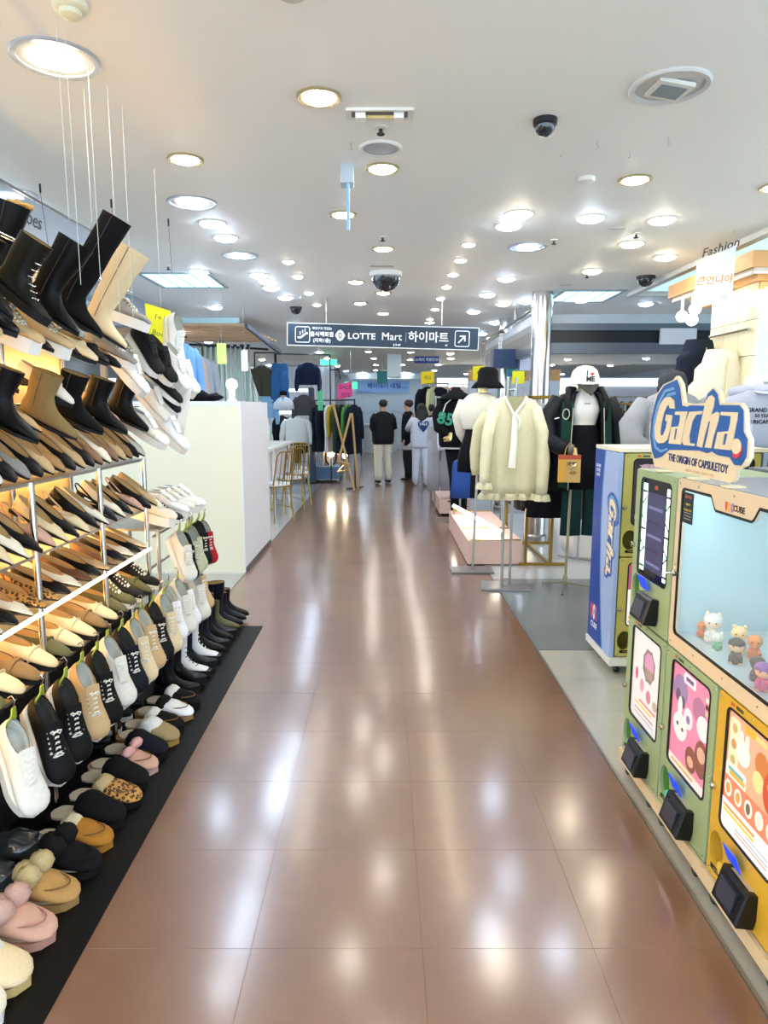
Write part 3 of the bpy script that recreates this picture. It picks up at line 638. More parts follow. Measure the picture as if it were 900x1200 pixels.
shoe_row([(4.27, 'sneaker', 'snow'), (4.15, 'platform', 'white'), (4.03, 'platform', 'white'), (3.90, 'platform', 'snow'), (3.78, 'low', 'black'), (3.66, 'platform', 'ivory')], -1.14, .91, 10, 'the end rack top', g, yaw=-12)
# ---------------------------------------------------------------- floor row
WF = fab('fleece_white', '#e6e6e2', bump=1.0, nscale=220); TF = fab('fleece_tan', '#a08a64', bump=1.0, nscale=220); BF = fab('fleece_black', '#141414', bump=1.0, nscale=220); PF = fab('fleece_pink', '#c9a398', bump=1.0, nscale=220); CF = fab('fleece_sand', '#c3b184', bump=1.0, nscale=220)
BS = fab('sole_black', '#121212')
fl = [(1.52, 'plush', 'ivory', 'off-white plush slipper at the bottom left corner', {'cuff': WF, 'sole': SOLEW}),
      (1.635, 'plush', 'cream', 'cream plush slipper next to the pink pompom slipper', {'cuff': WF, 'sole': fab('sole_sand', '#c4ac70')}),
      (1.79, 'pom', 'pink', 'pink suede slipper with pink pompoms', {'pompoms': PF, 'sole': fab('sole_pink', '#b98a7e'), 'seam': fab('seam_pink', '#a5776c')}),
      (1.945, 'pom', 'tan', 'tan suede slipper with cream pompoms', {'pompoms': CF}),
      (2.09, 'pom', 'black', 'black suede slipper with black pompoms beside the tan pompom slipper', {'pompoms': BF, 'sole': BS, 'seam': BS}),
      (2.225, 'cuff', 'tan', 'chestnut suede slipper with light fluffy cuff', {'upper': fab('chestnut', '#a8732c', nscale=120), 'sole': fab('chestnut', '#a8732c', nscale=120)}),
      (2.36, 'plush', 'black', 'plain black plush slipper behind the chestnut slipper', {'sole': BS}),
      (2.49, 'cuff', 'leopard', 'leopard print slipper with cream fluffy cuff', {'cuff': CF, 'sole': BS}),
      (2.61, 'plush', 'black', 'black plush slipper between the leopard and pink bow slippers', {'sole': BS}),
      (2.735, 'bow', 'pink', 'pink slipper with a satin bow', {'sole': PF}),
      (2.86, 'plush', 'navy', 'dark navy slipper behind the pink bow slipper', {'sole': BS}),
      (2.985, 'plush', 'tan', 'tan and white fluffy slipper', {'cuff': WF, 'upper': TF, 'sole': fab('sole_ochre', '#a5803f')}),
      (3.11, 'cuff', 'black', 'black slipper with white fluffy cuff behind the tan one', {'cuff': WF, 'sole': BS}),
      (3.24, 'cuff', 'snow', 'white fluffy slipper with black cuff', {'cuff': BF}),
      (3.37, 'cuff', 'black', 'black slipper with small white tips, farthest of the slippers', {'cuff': WF, 'sole': BS})]
for i, (y, k_, c_, lab, ov) in enumerate(fl):
    shoe(k_, c_, -.965+R.uniform(-.01, .01), y, .004, 0, R.uniform(-8, -2), 0, lab, 'slippers on the floor', ov, 1.1)
bl = [(3.52, 'chunky', 'black'), (3.65, 'chunky', 'black'), (3.78, 'lace', 'snow'), (3.9, 'chunky', 'navy'), (4.02, 'lace', 'snow'), (4.13, 'ankle', 'black'), (4.24, 'chunky', 'navy'), (4.35, 'mid', 'black'), (4.46, 'chunky', 'navy'), (4.57, 'ankle', 'olive'), (4.67, 'mid', 'navy'), (4.78, 'ankle', 'navy'), (4.88, 'ankle', 'black')]
for i, (y, k_, c_) in enumerate(bl):
    ov = {'laces': pla('lace_black', '#161616')} if (k_, c_) == ('lace', 'snow') and y < 3.9 else None
    shoe(k_, c_, -1.0, y, .034 if k_ not in ('chunky', 'lace') else .022, 0, R.uniform(-6, 2), 0, '%s %s standing on the floor, %s from the slippers' % (c_, KN[k_][1], ORD[i]), 'boots standing on the floor', ov)
bl2 = [(2.95, 'loafer', 'black'), (3.08, 'low', 'black'), (3.22, 'low', 'black'), (3.35, 'loafer', 'black')]
for i, (y, k_, c_) in enumerate(bl2):
    shoe(k_, c_, -1.26, y, .014, 0, 0, 0, 'black shoe in the dark second row on the floor, %s from the near side' % ORD[i], 'black shoes in the second floor row')
for i, (y, z) in enumerate(((4.1, .31), (4.32, .31), (4.56, .31))):
    shoe('mid' if i else 'chunky', 'navy' if i == 0 else 'black', -1.27, y, .034 if i else .022, 0, 0, 0, ('glossy dark blue boot', 'black wide boot', 'black wide boot farthest back')[i]+' in the back row below the red shoe', 'boots in the back row')
for i, y in enumerate((1.82, 1.98, 2.14)):
    m = MB().ball((0, 0, 0), (.11, .065, .055), 18, 12, .28)
    single('wrapped_shoe', m.xf(Matrix.Translation((-1.27, y, .065))), mat('dark_plastic_wrap', (.03, .035, .04), .12, spec=.8), ('dark plastic-wrapped shoe on the floor under the white sneakers', 'plastic-wrapped shoe beside it, second from the near side', 'plastic-wrapped shoe farthest from the near side')[i], 'shoe', 'plastic-wrapped shoes on the floor')
# ---------------------------------------------------------------- upper displays
A = 'boots leaning in the upper display'
up = [('cream', 'cream', -1.22, 3.30, 1.82, 33, 'cream wide tall boot at the far end of the top row', {'lining': lea('cream_in', '#e8dcc0')}),
      ('tall', 'black', -1.22, 3.02, 1.845, 34, 'tall black suede boot with paper stuffing beside the cream boot', {'upper': fab('suede_black', '#08080a')}),
      ('mid', 'black', -1.22, 2.79, 1.83, 35, 'wide black leather boot with pale rim in the top row', {'lining': pla('rim_pale', '#d8c9c0')}),
      ('lace', 'black', -1.22, 2.54, 1.84, 38, 'black laced ankle boot with metal eyelets in the top row', {'upper': lea('lace_boot_black', '#1c1c18', .38), 'laces': CHROME}),
      ('ankle', 'black', -1.22, 2.30, 1.83, 36, 'black ankle boot cut by the left edge in the top row', None),
      ('mid', 'black', -1.24, 2.10, 1.86, 36, 'black wide boot at the near end of the top row', None),
      ('mid', 'black', -1.42, 2.88, 2.0, 22, 'black boot with paper stuffing standing behind the laced boot', None)]
for k_, c_, x, y, z, p, lab, ov in up: shoe(k_, c_, x, y, z, p, R.uniform(-5, 2), 0, lab, A, ov)
for nm, y, x, z, lab in (('paper_stuffing', 3.02, -1.145, 2.31, 'crumpled brown paper stuffed in the tall black boot'), ('paper_stuffing', 2.88, -1.47, 2.345, 'crumpled brown paper stuffed in the boot behind the laced one')):
    single(nm, MB().ball((x, y, z), (.058, .034, .022), 12, 8, .7), fab('kraft', '#b08b4c'), lab, 'paper')
g = 'shoes in the second row of the upper display'
shoe_row([(3.62, 'sneaker', 'grey', 0, .0), (3.48, 'sneaker', 'grey'), (3.3, 'round', 'black'), (3.14, 'loafer', 'black'), (3.02, 'loafer', 'cream'), (2.88, 'pump', 'black', 0, .02), (2.76, 'platform', 'beige'), (2.64, 'pump', 'black', 0, .02), (2.52, 'platform', 'beige'), (2.38, 'loafer', 'black', 0, .05), (2.24, 'platform', 'beige'), (2.1, 'round', 'black')],
         -1.25, 1.735, 24, 'the second upper row', g, yaw=-6)
g = 'ankle boots in the third row of the upper display'
shoe_row([(3.5, 'ankle', 'black'), (3.2, 'ankle', 'black'), (2.92, 'ankle', 'black', 0, .01, {'upper': fab('suede_black', '#08080a')}), (2.67, 'ankle', 'taupe', 0, 0, {'upper': fab('taupe_suede', '#857049')}), (2.37, 'ankle', 'black'), (2.12, 'ankle', 'black')], -1.2, 1.425, 26, 'the third upper row', g, yaw=-4)
g = 'flats between the ankle boots'
shoe_row([(3.33, 'pump', 'pink'), (3.06, 'pump', 'ivory'), (2.95, 'round', 'pink', 0, -.02), (2.8, 'loafer', 'white', 0, .09), (2.5, 'sharp', 'beige', .02, .0), (2.44, 'pump', 'black', -.02, .14), (2.25, 'round', 'ivory')], -1.27, 1.46, 28, 'the gaps between the ankle boots', g, yaw=-3)
# far end of the upper display: sneakers hung toe down
S = 'sneakers at the far end of the upper display'
ups = [('platform', 'grey', -1.22, 3.62, 1.93, 20, 0, 'grey-white wide sneaker beside the cream boot', None),
       ('sneaker', 'black', -1.14, 3.70, 1.66, 48, -26, 'black sneaker hanging toe down by the white sneaker', {'laces': pla('lace_black', '#161616')}),
       ('sneaker', 'black', -1.18, 3.60, 1.70, 50, -26, 'second black sneaker hanging toe down, nearer one of the black pair', {'laces': pla('lace_black', '#161616')}),
       ('platform', 'snow', -1.12, 3.86, 1.62, 50, -26, 'white sneaker hanging toe down behind the black pair', None),
       ('low', 'black', -1.13, 3.80, 1.56, 40, -8, 'black low shoe under the white hanging sneaker', None),
       ('platform', 'snow', -1.10, 3.97, 1.60, 45, -26, 'white and grey sneaker at the far right of the hanging group', None),
       ('platform', 'snow', -1.22, 4.02, 1.78, 80, -40, 'white thick-soled sneaker hanging straight down by the yellow sign', None),
       ('sneaker', 'snow', -1.22, 3.50, 1.60, 48, -6, 'white sneaker hanging over the black ankle boot', None),
       ('low', 'white', -1.18, 3.72, 1.46, 45, -14, 'white sneaker with dark lace holes below the black low shoe', None),
       ('sneaker', 'navy', -1.17, 3.85, 1.50, 45, -14, 'dark blue sneaker behind the white one with lace holes', None),
       ('platform', 'white', -1.15, 3.92, 1.38, 78, 200, 'white shoe hanging with its pale sole turned to the aisle', None),
       ('sneaker', 'snow', -1.13, 3.52, 1.335, 30, -14, 'white sneaker with red and black stripe over the top shelf end', {'upper': fab('canvas_white', SC['white'], rough=.65, bump=.1)}),
       ('sneaker', 'snow', -1.09, 3.72, 1.30, 40, -14, 'white sneaker at the far end just past the top shelf', None)]
for k_, c_, x, y, z, p, yw, lab, ov in ups: shoe(k_, c_, x, y, z, p, yw, 0, lab, S, ov)
# wires the display hangs from
for i, (x, y, z1) in enumerate(((-1.24, 3.05, 2.33), (-1.10, 2.51, 2.2), (-1.12, 2.62, 2.0), (-1.13, 2.83, 1.95), (-1.135, 3.03, 1.95), (-1.14, 3.2, 1.95))):
    single('hanging_wire', MB().tube([(x, y, CE), (x, y, z1)], .0012, 5), pla('nylon', '#d8d6cc', .3), 'thin nylon wire from the ceiling over the shoe display, %s from the left' % ORD[i], 'wire', 'nylon wires over the shoe display')
# yellow hand-written sign
Ys = 3.9
def sx(px, py): return ((px-450)/800*Ys*1.0, )
t = Thing('yellow_sign', 'yellow cardboard price sign hanging by the far sneakers', 'sign', (-1.26, Ys, 2.0))
M = FR((-1.33, 3.95, 1.96), Vector((.80, .6, -.22)).normalized(), Vector((-.05, .0, 1)).normalized())
t.part('card', plate(rrect(0, -.17, .15, .17, .003), .003, M), pla('yellow_card', '#d9da1e', .6))
for s_, yy, sz in (('1+1', .11, .045), ('Boots', .02, .045), ('50,000', -.07, .028)):
    t.part('writing', text(s_, sz, M @ Matrix.Translation((.075, yy, .0032)), .0006, shear=.3), pla('marker', '#55622a'))
t.part('string', MB().tube([(-1.265, 4.0, 2.11), (-1.265, 4.0, CE)], .001, 4), pla('nylon', '#d8d6cc', .3))
# outlines of the capsule-toy sign, metres in the plane of the board
LG = {'board':[(0.054,0.017),(0.04,0.039),(0.006,0.084),(-0.012,0.13),(-0.015,0.172),(0.004,0.225),(-0.005,0.226),(0.009,0.233),(0.028,0.288),(0.094,0.326),(0.176,0.339),(0.204,0.353),(0.225,0.343),(0.253,0.321),(0.281,0.259),(0.336,0.253),(0.441,0.256),(0.449,0.29),(0.49,0.304),(0.53,0.291),(0.547,0.257),(0.661,0.255),(0.69,0.235),(0.705,0.173),(0.73,0.152),(0.735,0.101),(0.714,0.075),(0.669,0.06),(0.663,0.028),(0.64,0.017)],'blue':[(0.058,0.048),(0.03,0.074),(0.0,0.131),(0.003,0.196),(0.026,0.248),(0.05,0.288),(0.109,0.323),(0.188,0.335),(0.213,0.339),(0.242,0.31),(0.267,0.248),(0.316,0.244),(0.336,0.249),(0.445,0.247),(0.455,0.283),(0.491,0.299),(0.518,0.284),(0.536,0.249),(0.658,0.248),(0.682,0.233),(0.693,0.172),(0.717,0.151),(0.719,0.1),(0.693,0.074),(0.658,0.073),(0.628,0.093),(0.591,0.094),(0.552,0.095),(0.511,0.104),(0.481,0.096),(0.427,0.101),(0.3,0.095),(0.185,0.089),(0.121,0.06)],'G':[(0.221,0.237),(0.21,0.266),(0.172,0.28),(0.127,0.276),(0.088,0.253),(0.066,0.214),(0.049,0.165),(0.059,0.125),(0.096,0.108),(0.144,0.112),(0.177,0.127),(0.194,0.169),(0.203,0.214),(0.15,0.216),(0.145,0.193),(0.162,0.192),(0.155,0.165),(0.134,0.141),(0.112,0.137),(0.104,0.152),(0.113,0.186),(0.127,0.22),(0.151,0.245),(0.168,0.252),(0.176,0.239)],'a1':[(0.23,0.227),(0.325,0.228),(0.308,0.175),(0.291,0.114),(0.188,0.112),(0.202,0.172),(0.263,0.176),(0.27,0.195),(0.272,0.215),(0.225,0.216)],'a1h':[(0.254,0.167),(0.245,0.127),(0.229,0.128),(0.236,0.167)],'c':[(0.342,0.227),(0.437,0.23),(0.432,0.22),(0.392,0.217),(0.369,0.197),(0.35,0.145),(0.358,0.122),(0.396,0.122),(0.393,0.114),(0.315,0.113),(0.299,0.125),(0.311,0.18)],'h':[(0.474,0.276),(0.492,0.28),(0.511,0.27),(0.509,0.246),(0.495,0.217),(0.532,0.228),(0.55,0.224),(0.546,0.2),(0.524,0.152),(0.514,0.114),(0.47,0.114),(0.487,0.16),(0.496,0.199),(0.484,0.196),(0.462,0.15),(0.452,0.112),(0.413,0.115),(0.434,0.198),(0.456,0.261)],'a2':[(0.561,0.228),(0.661,0.227),(0.66,0.206),(0.638,0.115),(0.534,0.114),(0.549,0.166),(0.616,0.171),(0.623,0.197),(0.623,0.216),(0.56,0.218)],'a2h':[(0.612,0.163),(0.602,0.129),(0.584,0.129),(0.592,0.162)],'dot':[(0.695,0.13),(0.691,0.138),(0.684,0.145),(0.675,0.15),(0.664,0.151),(0.653,0.149),(0.645,0.144),(0.64,0.136),(0.639,0.127),(0.643,0.118),(0.65,0.111),(0.66,0.106),(0.671,0.105),(0.681,0.108),(0.689,0.113),(0.694,0.121)],'red':[(0.694,0.135),(0.699,0.116),(0.685,0.097),(0.664,0.092),(0.65,0.097),(0.646,0.107),(0.662,0.105),(0.683,0.112)],'r1':[(0.197,0.314),(0.118,0.306),(0.061,0.259),(0.028,0.19),(0.029,0.132),(0.058,0.087),(0.119,0.074),(0.179,0.089),(0.171,0.095),(0.117,0.084),(0.072,0.096),(0.048,0.133),(0.046,0.191),(0.077,0.253),(0.129,0.297),(0.205,0.305)],'r2':[(0.213,0.298),(0.147,0.292),(0.092,0.248),(0.057,0.191),(0.048,0.133),(0.078,0.103),(0.081,0.111),(0.063,0.136),(0.075,0.188),(0.107,0.239),(0.156,0.283),(0.218,0.287)]}
# ================================================================== CAPSULE TOY MACHINES
GRN = mat('machine_green', hexc('#9db68a'), .45); YEL = mat('machine_yellow', hexc('#d9b235'), .42); BEI = mat('machine_beige', hexc('#dfcfb0'), .5); OLV = mat('machine_olive', hexc('#b3ad5c'), .45)
DGRN = pla('hole_green', '#5f9440', .5); DYEL = pla('hole_yellow', '#c9a02c', .5); DOLV = pla('hole_olive', '#77712c', .5)
BLK = pla('gloss_black', '#101114', .25); BLUEC = glow('blue_card', '#1d4dff', .25); SKIRT = mat('skirt', hexc('#dccdaa'), .5)
SCR = mat('scr_glass', (.02, .025, .05), .08, spec=.8)
PX = 1.035
def logo(th, M, s=1.0, d=.003, parent=None):
    def tr(n): return [(x*s, y*s) for x, y in LG[n]]
    blue = pla('logo_blue', '#1f5fb0', .45); lb = pla('logo_light_blue', '#6fa8dd', .45); cr = pla('logo_cream', '#ecdfbd', .5)
    th.part('logo_ground', plate([tr('blue')], d, M, .0), blue, parent=parent)
    th.part('logo_ring', plate([tr('r1'), ], d*.5, M, d), lb, parent=parent); th.part('logo_ring', plate([tr('r2')], d*.5, M, d), lb, parent=parent)
    for n, ps in (('G', ['G']), ('a', ['a1', 'a1h']), ('c', ['c']), ('h', ['h']), ('a', ['a2', 'a2h']), ('dot', ['dot'])):
        th.part('letter', plate([tr(p) for p in ps], d, M, d*1.2), cr, parent=parent)
    th.part('logo_crescent', plate([tr('red')], d*.8, M, d), pla('logo_red', '#d8324a', .45), parent=parent)
CUBEC = ('#e05a48', '#f0a93c', '#9a6fc4')
def minilogo(th, M, s, full=False):
    for i, c in enumerate(CUBEC): th.part('badge', plate([ell(-.34*s+i*.17*s, 0, .07*s, .13*s, 12), ell(-.34*s+i*.17*s, 0, .03*s, .06*s, 10)] if i else [(-.40*s, .13*s), (-.28*s, .13*s), (-.28*s, -.04*s), (-.34*s, -.15*s), (-.40*s, -.04*s)], .001, M), pla('badge%d' % i, c))
    th.part('badge_text', text('CUBE', .24*s, M @ Matrix.Translation((.34*s, 0, 0)), .001, bold=.02), BLK)
def machine(name, lab, cat, y0, z0, M0, w=.39, h=.61, col=GRN, hole=DGRN, win=(.275, .40), kind='poster', depth=.5, loc=None, reader=True):
    """body in local frame: u 0..w, v 0..h, front plane n=0, body goes to n=-depth"""
    M = M0
    t = Thing(name, lab, cat, M @ Vector((w/2, 0, -depth/2)) if loc is None else loc, 'capsule toy machines')
    g = .004
    t.part('body', MB().box(g, w-g, g, h-g, -depth, -.10).box(g, g+.005, g, h-g, -.10, -.012).box(w-g-.005, w-g, g, h-g, -.10, -.012).box(g, w-g, g, g+.005, -.10, -.012).box(g, w-g, h-g-.005, h-g, -.10, -.012).xf(M), col, smooth=0)
    wx0, wx1, wz1 = (w-win[0])/2+.008, (w+win[0])/2+.008, h-.035
    wz0 = wz1-win[1]
    hc = (.045, .14)
    polys = [rrect(g, g, w-g, h-g, .012)]
    wp = rrect(wx0, wz0, wx1, wz1, .022)
    polys.append(wp)
    hx, hz = (.06, .115) if kind != 'screen' else (.06, .115)
    if kind == 'screen': polys.append(ell(.055, .12, .040, .062, 20))
    else: polys.append(ell(.055, .10, .042, .058, 20))
    hz = .12 if kind == 'screen' else .10
    t.part('front_panel', plate(polys, .012, M, -.012), col)
    t.part('capsule_hole', MB().rings([[(p[0], p[1], -.0119) for p in ell(.055, hz, .042, .062, 20)], [(p[0]+.012, p[1], -.09) for p in ell(.055, hz, .036, .055, 20)]], False, True).xf(M), hole)
    t.part('window_gasket', plate([rrect(wx0-.004, wz0-.004, wx1+.004, wz1+.004, .025), rrect(wx0+.003, wz0+.003, wx1-.003, wz1-.003, .02)], .006, M, -.004), BLK)
    for (a, b) in ((.02, h-.02), (w-.02, h-.02), (.02, .3), (w-.02, .3), (w-.02, .02), (.02, .02), (w/2, h-.015)):
        t.part('screw', MB().lathe((0, 0, 0), [(.0035, 0), (.003, .0015)], 8).xf(M @ Matrix.Translation((a, b, 0))), CHROME)
    t.part('lock', MB().lathe((0, 0, 0), [(.012, 0), (.012, .01), (.008, .014)], 14).xf(M @ Matrix.Translation((.016, h*.48, 0))), CHROME)
    if kind != 'screen':
        for i, c in enumerate(('#c9563a', '#4a4a3c')): t.part('badge', plate(rrect(.075+i*.03, h-.024, .095+i*.05, h-.014, .002), .0008, M), pla('bd'+c[1:], c))
    hl_ = t.part('hole_label', plate(rrect(.03, .025, .10, .042, .003), .0015, M), BLK)
    t.part('label_text', text('CAPSULE', .010, M @ Matrix.Translation((.069, .0335, .0016)), .0005), pla('label_gold', '#c9a04a'), parent=hl_)
    if reader:
        Mr = M @ Matrix.Translation((.215, .05 if kind != 'screen' else .06, .0)) @ Matrix.Rotation(rad(-12), 4, 'X')
        cr_ = t.part('card_reader', MB().rings([[(-.06, -.03, .0), (.08, -.03, .0), (.08, .07, .0), (-.06, .07, .0)], [(-.06, -.035, .050), (.08, -.035, .050), (.08, .07, .042), (-.06, .07, .042)], [(-.055, -.03, .055), (.075, -.03, .055), (.075, .06, .048), (-.055, .06, .048)]]).xf(Mr), BLK, smooth=0)
        t.part('reader_screen', MB().box(-.038, .05, -.018, .046, .050, .0565).xf(Mr), SCR, parent=cr_)
        t.part('reader_label', MB().box(-.04, .06, .0695, .0712, .010, .030).xf(Mr), pla('label_red', '#b9b0a8'), parent=cr_)
        t.part('pay_card', MB().box(-.045, .03, .0, .055, 0, .003).xf(M @ Matrix.Translation((.195, .138 if kind != 'screen' else .15, .012)) @ Matrix.Rotation(rad(20), 4, 'X')), BLUEC)
        t.part('button', MB().lathe((0, 0, 0), [(.024, 0), (.024, .012), (.014, .016)], 18).xf(M @ Matrix.Translation((.112, .07, 0))), glow('btn_teal', '#3fb49a', .25) if col is GRN else pla('btn_yellow', '#e0c050'))
    return t, M, (wx0, wz0, wx1, wz1)
def poster_base(t, M, wr, c, e=.16):
    t.poster = t.part('poster', plate(rrect(wr[0]+.001, wr[1]+.001, wr[2]-.001, wr[3]-.001, .02), .002, M, -.008), glow('poster_'+c[1:], c, e)); return t.poster
LOWZ, UPZ = .09, .70
def art(t, M, wr, items, par):
    x0, y0, x1, y1 = wr; W = x1-x0; Hh = y1-y0
    for i, (k_, cx, cy, rx, ry, c) in enumerate(items):
        cx = x0+cx*W; cy = y0+cy*Hh; rx *= W; ry *= Hh
        if k_ == 'e': p = ell(cx, cy, rx, ry, 18)
        elif k_ == 'r': p = [(cx-rx, cy-ry), (cx+rx, cy-ry), (cx+rx, cy+ry), (cx-rx, cy+ry)]
        elif k_ == 'R': p = rrect(cx-rx, cy-ry, cx+rx, cy+ry, min(rx, ry)*.5)
        elif k_ == 'h': p = [(cx+rx*(1+.12*(j % 2))*math.cos(rad(22.5*j)), cy+ry*(1+.12*(j % 2))*math.sin(rad(22.5*j))) for j in range(16)]
        o = t.part('print', plate(p, .0004, M, -.0058+.00012*i), glow('pr'+c[1:], c, .15), parent=t.poster)
# --- column A
t, M, wr = machine('capsule_machine', 'green capsule toy machine with a dark screen flanked by lit white bars', 'vending machine', 0, 0, FX(PX, 2.785, UPZ), kind='screen', win=(.285, .385), depth=.42)
t.part('screen', plate(rrect(wr[0]+.002, wr[1]+.002, wr[2]-.002, wr[3]-.002, .02), .002, M, -.009), BLK)
t.part('display', plate(rrect(wr[0]+.055, wr[1]+.03, wr[2]-.06, wr[3]-.05, .003), .001, M, -.0068), glow('display_dim', '#3a3c5e', .3))
for a in (wr[0]+.008, wr[2]-.05):
    o = t.part('light_bar', plate(rrect(a, wr[1]+.015, a+.04, wr[3]-.02, .004), .001, M, -.0068), glow('bar_white', '#d8fff2', 1.2))
    for k in range(7):
        z = wr[1]+.03+.05*k; s_ = 1 if k % 2 else -1
        t.part('bar_pattern', plate([(a, z), (a, z+.008), (a+.04, z+.008+s_*.03), (a+.04, z+s_*.03)] if k % 3 else [(a, z), (a, z+.008), (a+.04, z+.008), (a+.04, z)], .0006, M, -.0057), BLK)
for k in range(5): t.part('display_print', plate(rrect(wr[0]+.07, wr[1]+.05+.055*k, wr[2]-.08-.02*(k % 2), wr[1]+.062+.055*k, .002), .0005, M, -.0058), glow('disp%d' % (k % 2), ('#5d6288', '#2a2c48')[k % 2], .5))
t.part('badge', plate(rrect(wr[0]+.12, wr[3]-.035, wr[0]+.15, wr[3]-.02, .003), .0006, M, -.006), pla('badge_org', '#c0603a'))
t, M, wr = machine('capsule_machine', 'green capsule toy machine with a white poster of a pink-violet toy, below the screen', 'vending machine', 0, 0, FX(PX, 2.785, LOWZ), win=(.285, .38), depth=.42)
poster_base(t, M, wr, '#e6eaf0')
art(t, M, wr, [('h', .58, .68, .2, .17, '#8d7f86'), ('h', .59, .71, .15, .11, '#d49fc4'), ('r', .6, .60, .11, .05, '#a8988e'), ('e', .17, .5, .05, .07, '#d8668c'), ('e', .38, .42, .07, .07, '#d9a0b8'), ('e', .62, .36, .08, .07, '#c98a9a'), ('e', .85, .33, .08, .05, '#b9b29c'), ('r', .6, .24, .28, .012, '#e08a80'), ('r', .45, .19, .3, .012, '#ecd070'), ('r', .5, .13, .33, .01, '#c9a0a0'), ('r', .5, .08, .33, .006, '#b4b8c4')], None)
# --- column B
t, M, wr = machine('capsule_machine', 'green capsule toy machine with a pink poster of plush animals', 'vending machine', 0, 0, FX(PX, 2.395, LOWZ), win=(.285, .38), depth=.42)
poster_base(t, M, wr, '#e88fb4')
art(t, M, wr, [('e', .22, .76, .2, .14, '#9a86b4'), ('e', .16, .70, .06, .06, '#6f5a70'), ('e', .30, .66, .06, .06, '#6f5a70'), ('R', .45, .91, .16, .05, '#f3eef6'), ('R', .45, .91, .1, .02, '#7a5a94'), ('e', .72, .72, .16, .12, '#b07aa0'), ('e', .85, .60, .16, .11, '#f0eaf0'), ('e', .47, .56, .12, .1, '#f2e6f0'), ('e', .47, .55, .05, .04, '#8f7ab0'), ('e', .24, .60, .06, .1, '#fbf3f4'), ('e', .27, .42, .19, .13, '#f6eef0'), ('e', .2, .43, .03, .02, '#50404a'), ('e', .34, .41, .03, .02, '#50404a'),
                ('e', .85, .32, .16, .17, '#8a5a4c'), ('e', .85, .36, .1, .07, '#d9b09a'), ('e', .60, .22, .14, .12, '#8a5a4c'), ('e', .6, .2, .08, .05, '#d9b09a'), ('r', .93, .88, .05, .02, '#f4f0e0'), ('r', .93, .82, .05, .02, '#503a34'), ('r', .93, .76, .05, .02, '#d9c4a0'), ('r', .5, .05, .48, .045, '#efe6e8'), ('r', .4, .055, .3, .012, '#d9b060'), ('r', .55, .10, .25, .008, '#e8c070')], None)
# --- column C
t, M, wr = machine('capsule_machine', 'yellow capsule toy machine with an orange and cream poster', 'vending machine', 0, 0, FX(PX, 2.0, LOWZ), col=YEL, hole=DYEL, win=(.285, .38), depth=.42)
poster_base(t, M, wr, '#f2b494')
art(t, M, wr, [('R', .13, .72, .10, .22, '#f7e8c8'), ('e', .13, .86, .05, .04, '#c9b47c'), ('e', .13, .73, .05, .04, '#c99a6c'), ('e', .13, .60, .05, .04, '#c9b47c'), ('R', .42, .93, .10, .03, '#efb43c'), ('R', .62, .93, .1, .02, '#f4d490'), ('e', .32, .72, .13, .1, '#f6f0ea'), ('e', .27, .82, .04, .07, '#f6f0ea'), ('e', .38, .82, .04, .07, '#f6f0ea'), ('e', .66, .76, .12, .1, '#c9814a'), ('e', .62, .62, .1, .08, '#d9dc9c'), ('e', .84, .62, .13, .16, '#c8543c'), ('e', .84, .66, .06, .04, '#f4cc50'),
                ('R', .22, .50, .20, .07, '#f4f2ec'), ('r', .22, .52, .15, .015, '#5fb4c4'), ('r', .25, .49, .15, .02, '#f0b450'), ('r', .5, .35, .5, .1, '#e78a6c')]+[('e', .1+.2*i, .35, .075, .07, '#f8efe4') for i in range(5)]+[('e', .1+.2*i, .35, .04, .045, ('#e09a5a', '#d9a050', '#7a6a5c', '#e6e0d8', '#d86a50')[i]) for i in range(5)]+
    [('r', .5, .12, .49, .13, '#f2f4f6'), ('r', .35, .2, .3, .012, '#ef9c50'), ('r', .35, .16, .3, .012, '#f2d050'), ('r', .7, .13, .2, .006, '#a8c0e0'), ('r', .6, .09, .3, .006, '#b0b8c4'), ('r', .6, .06, .3, .006, '#e0a8a8')], None)
t, M, wr = machine('capsule_machine', 'yellow capsule toy machine beyond the right edge of the photo', 'vending machine', 0, 0, FX(PX, 1.605, LOWZ), col=YEL, hole=DYEL, win=(.285, .38), depth=.42)
poster_base(t, M, wr, '#f2b494')
# --- big display cube above B and C
Y1c, Y0c = 2.39, 1.612; W_ = Y1c-Y0c
M = FX(PX, Y1c, UPZ)
t = Thing('display_cabinet', 'beige glass-fronted cabinet showing toys on top of the green and yellow machines', 'display cabinet', (PX+.21, 2.0, UPZ))
wnd = [(.042, .062), (.042, .565)]+[(.26, .575), (.285, .535), (.30, .528), (.455, .528), (.47, .535), (.495, .575)]
wnd = rrect(.042, .058, W_-.042, .575, .02)
# window outline with the badge notch
top = [(W_-.065, .575), (.53, .575), (.505, .54), (.495, .533), (.285, .533), (.275, .54), (.25, .575), (.062, .575)]
wnd = [p for p in wnd if not (p[1] > .57 and .06 < p[0] < W_-.06)]
wnd = rrect(.042, .058, W_-.042, .575, .02)
i_ = 5   # corner order: top-right, top-left, bottom-left, bottom-right
wnd = wnd[:5]+[(.53, .575), (.505, .54), (.495, .533), (.285, .533), (.275, .54), (.25, .575)]+wnd[5:]
def inset(P, d):
    c = (W_/2, .31); return [(c[0]+(x-c[0])*(1-d/.35), c[1]+(y-c[1])*(1-d/.26)) for x, y in P]
t.part('front_frame', plate([rrect(.003, .003, W_-.003, .607, .012), wnd], .014, M, -.014), BEI)
t.part('window_gasket', plate([inset(wnd, -.004), inset(wnd, .005)], .005, M, -.003), BLK)
INN = glow('lit_interior', '#a9d8e2', .28)
t.part('interior', MB().box(.01, W_-.01, .03, .60, -.40, -.395).xf(M), pla('interior_blue', '#b5dbe4', .5))
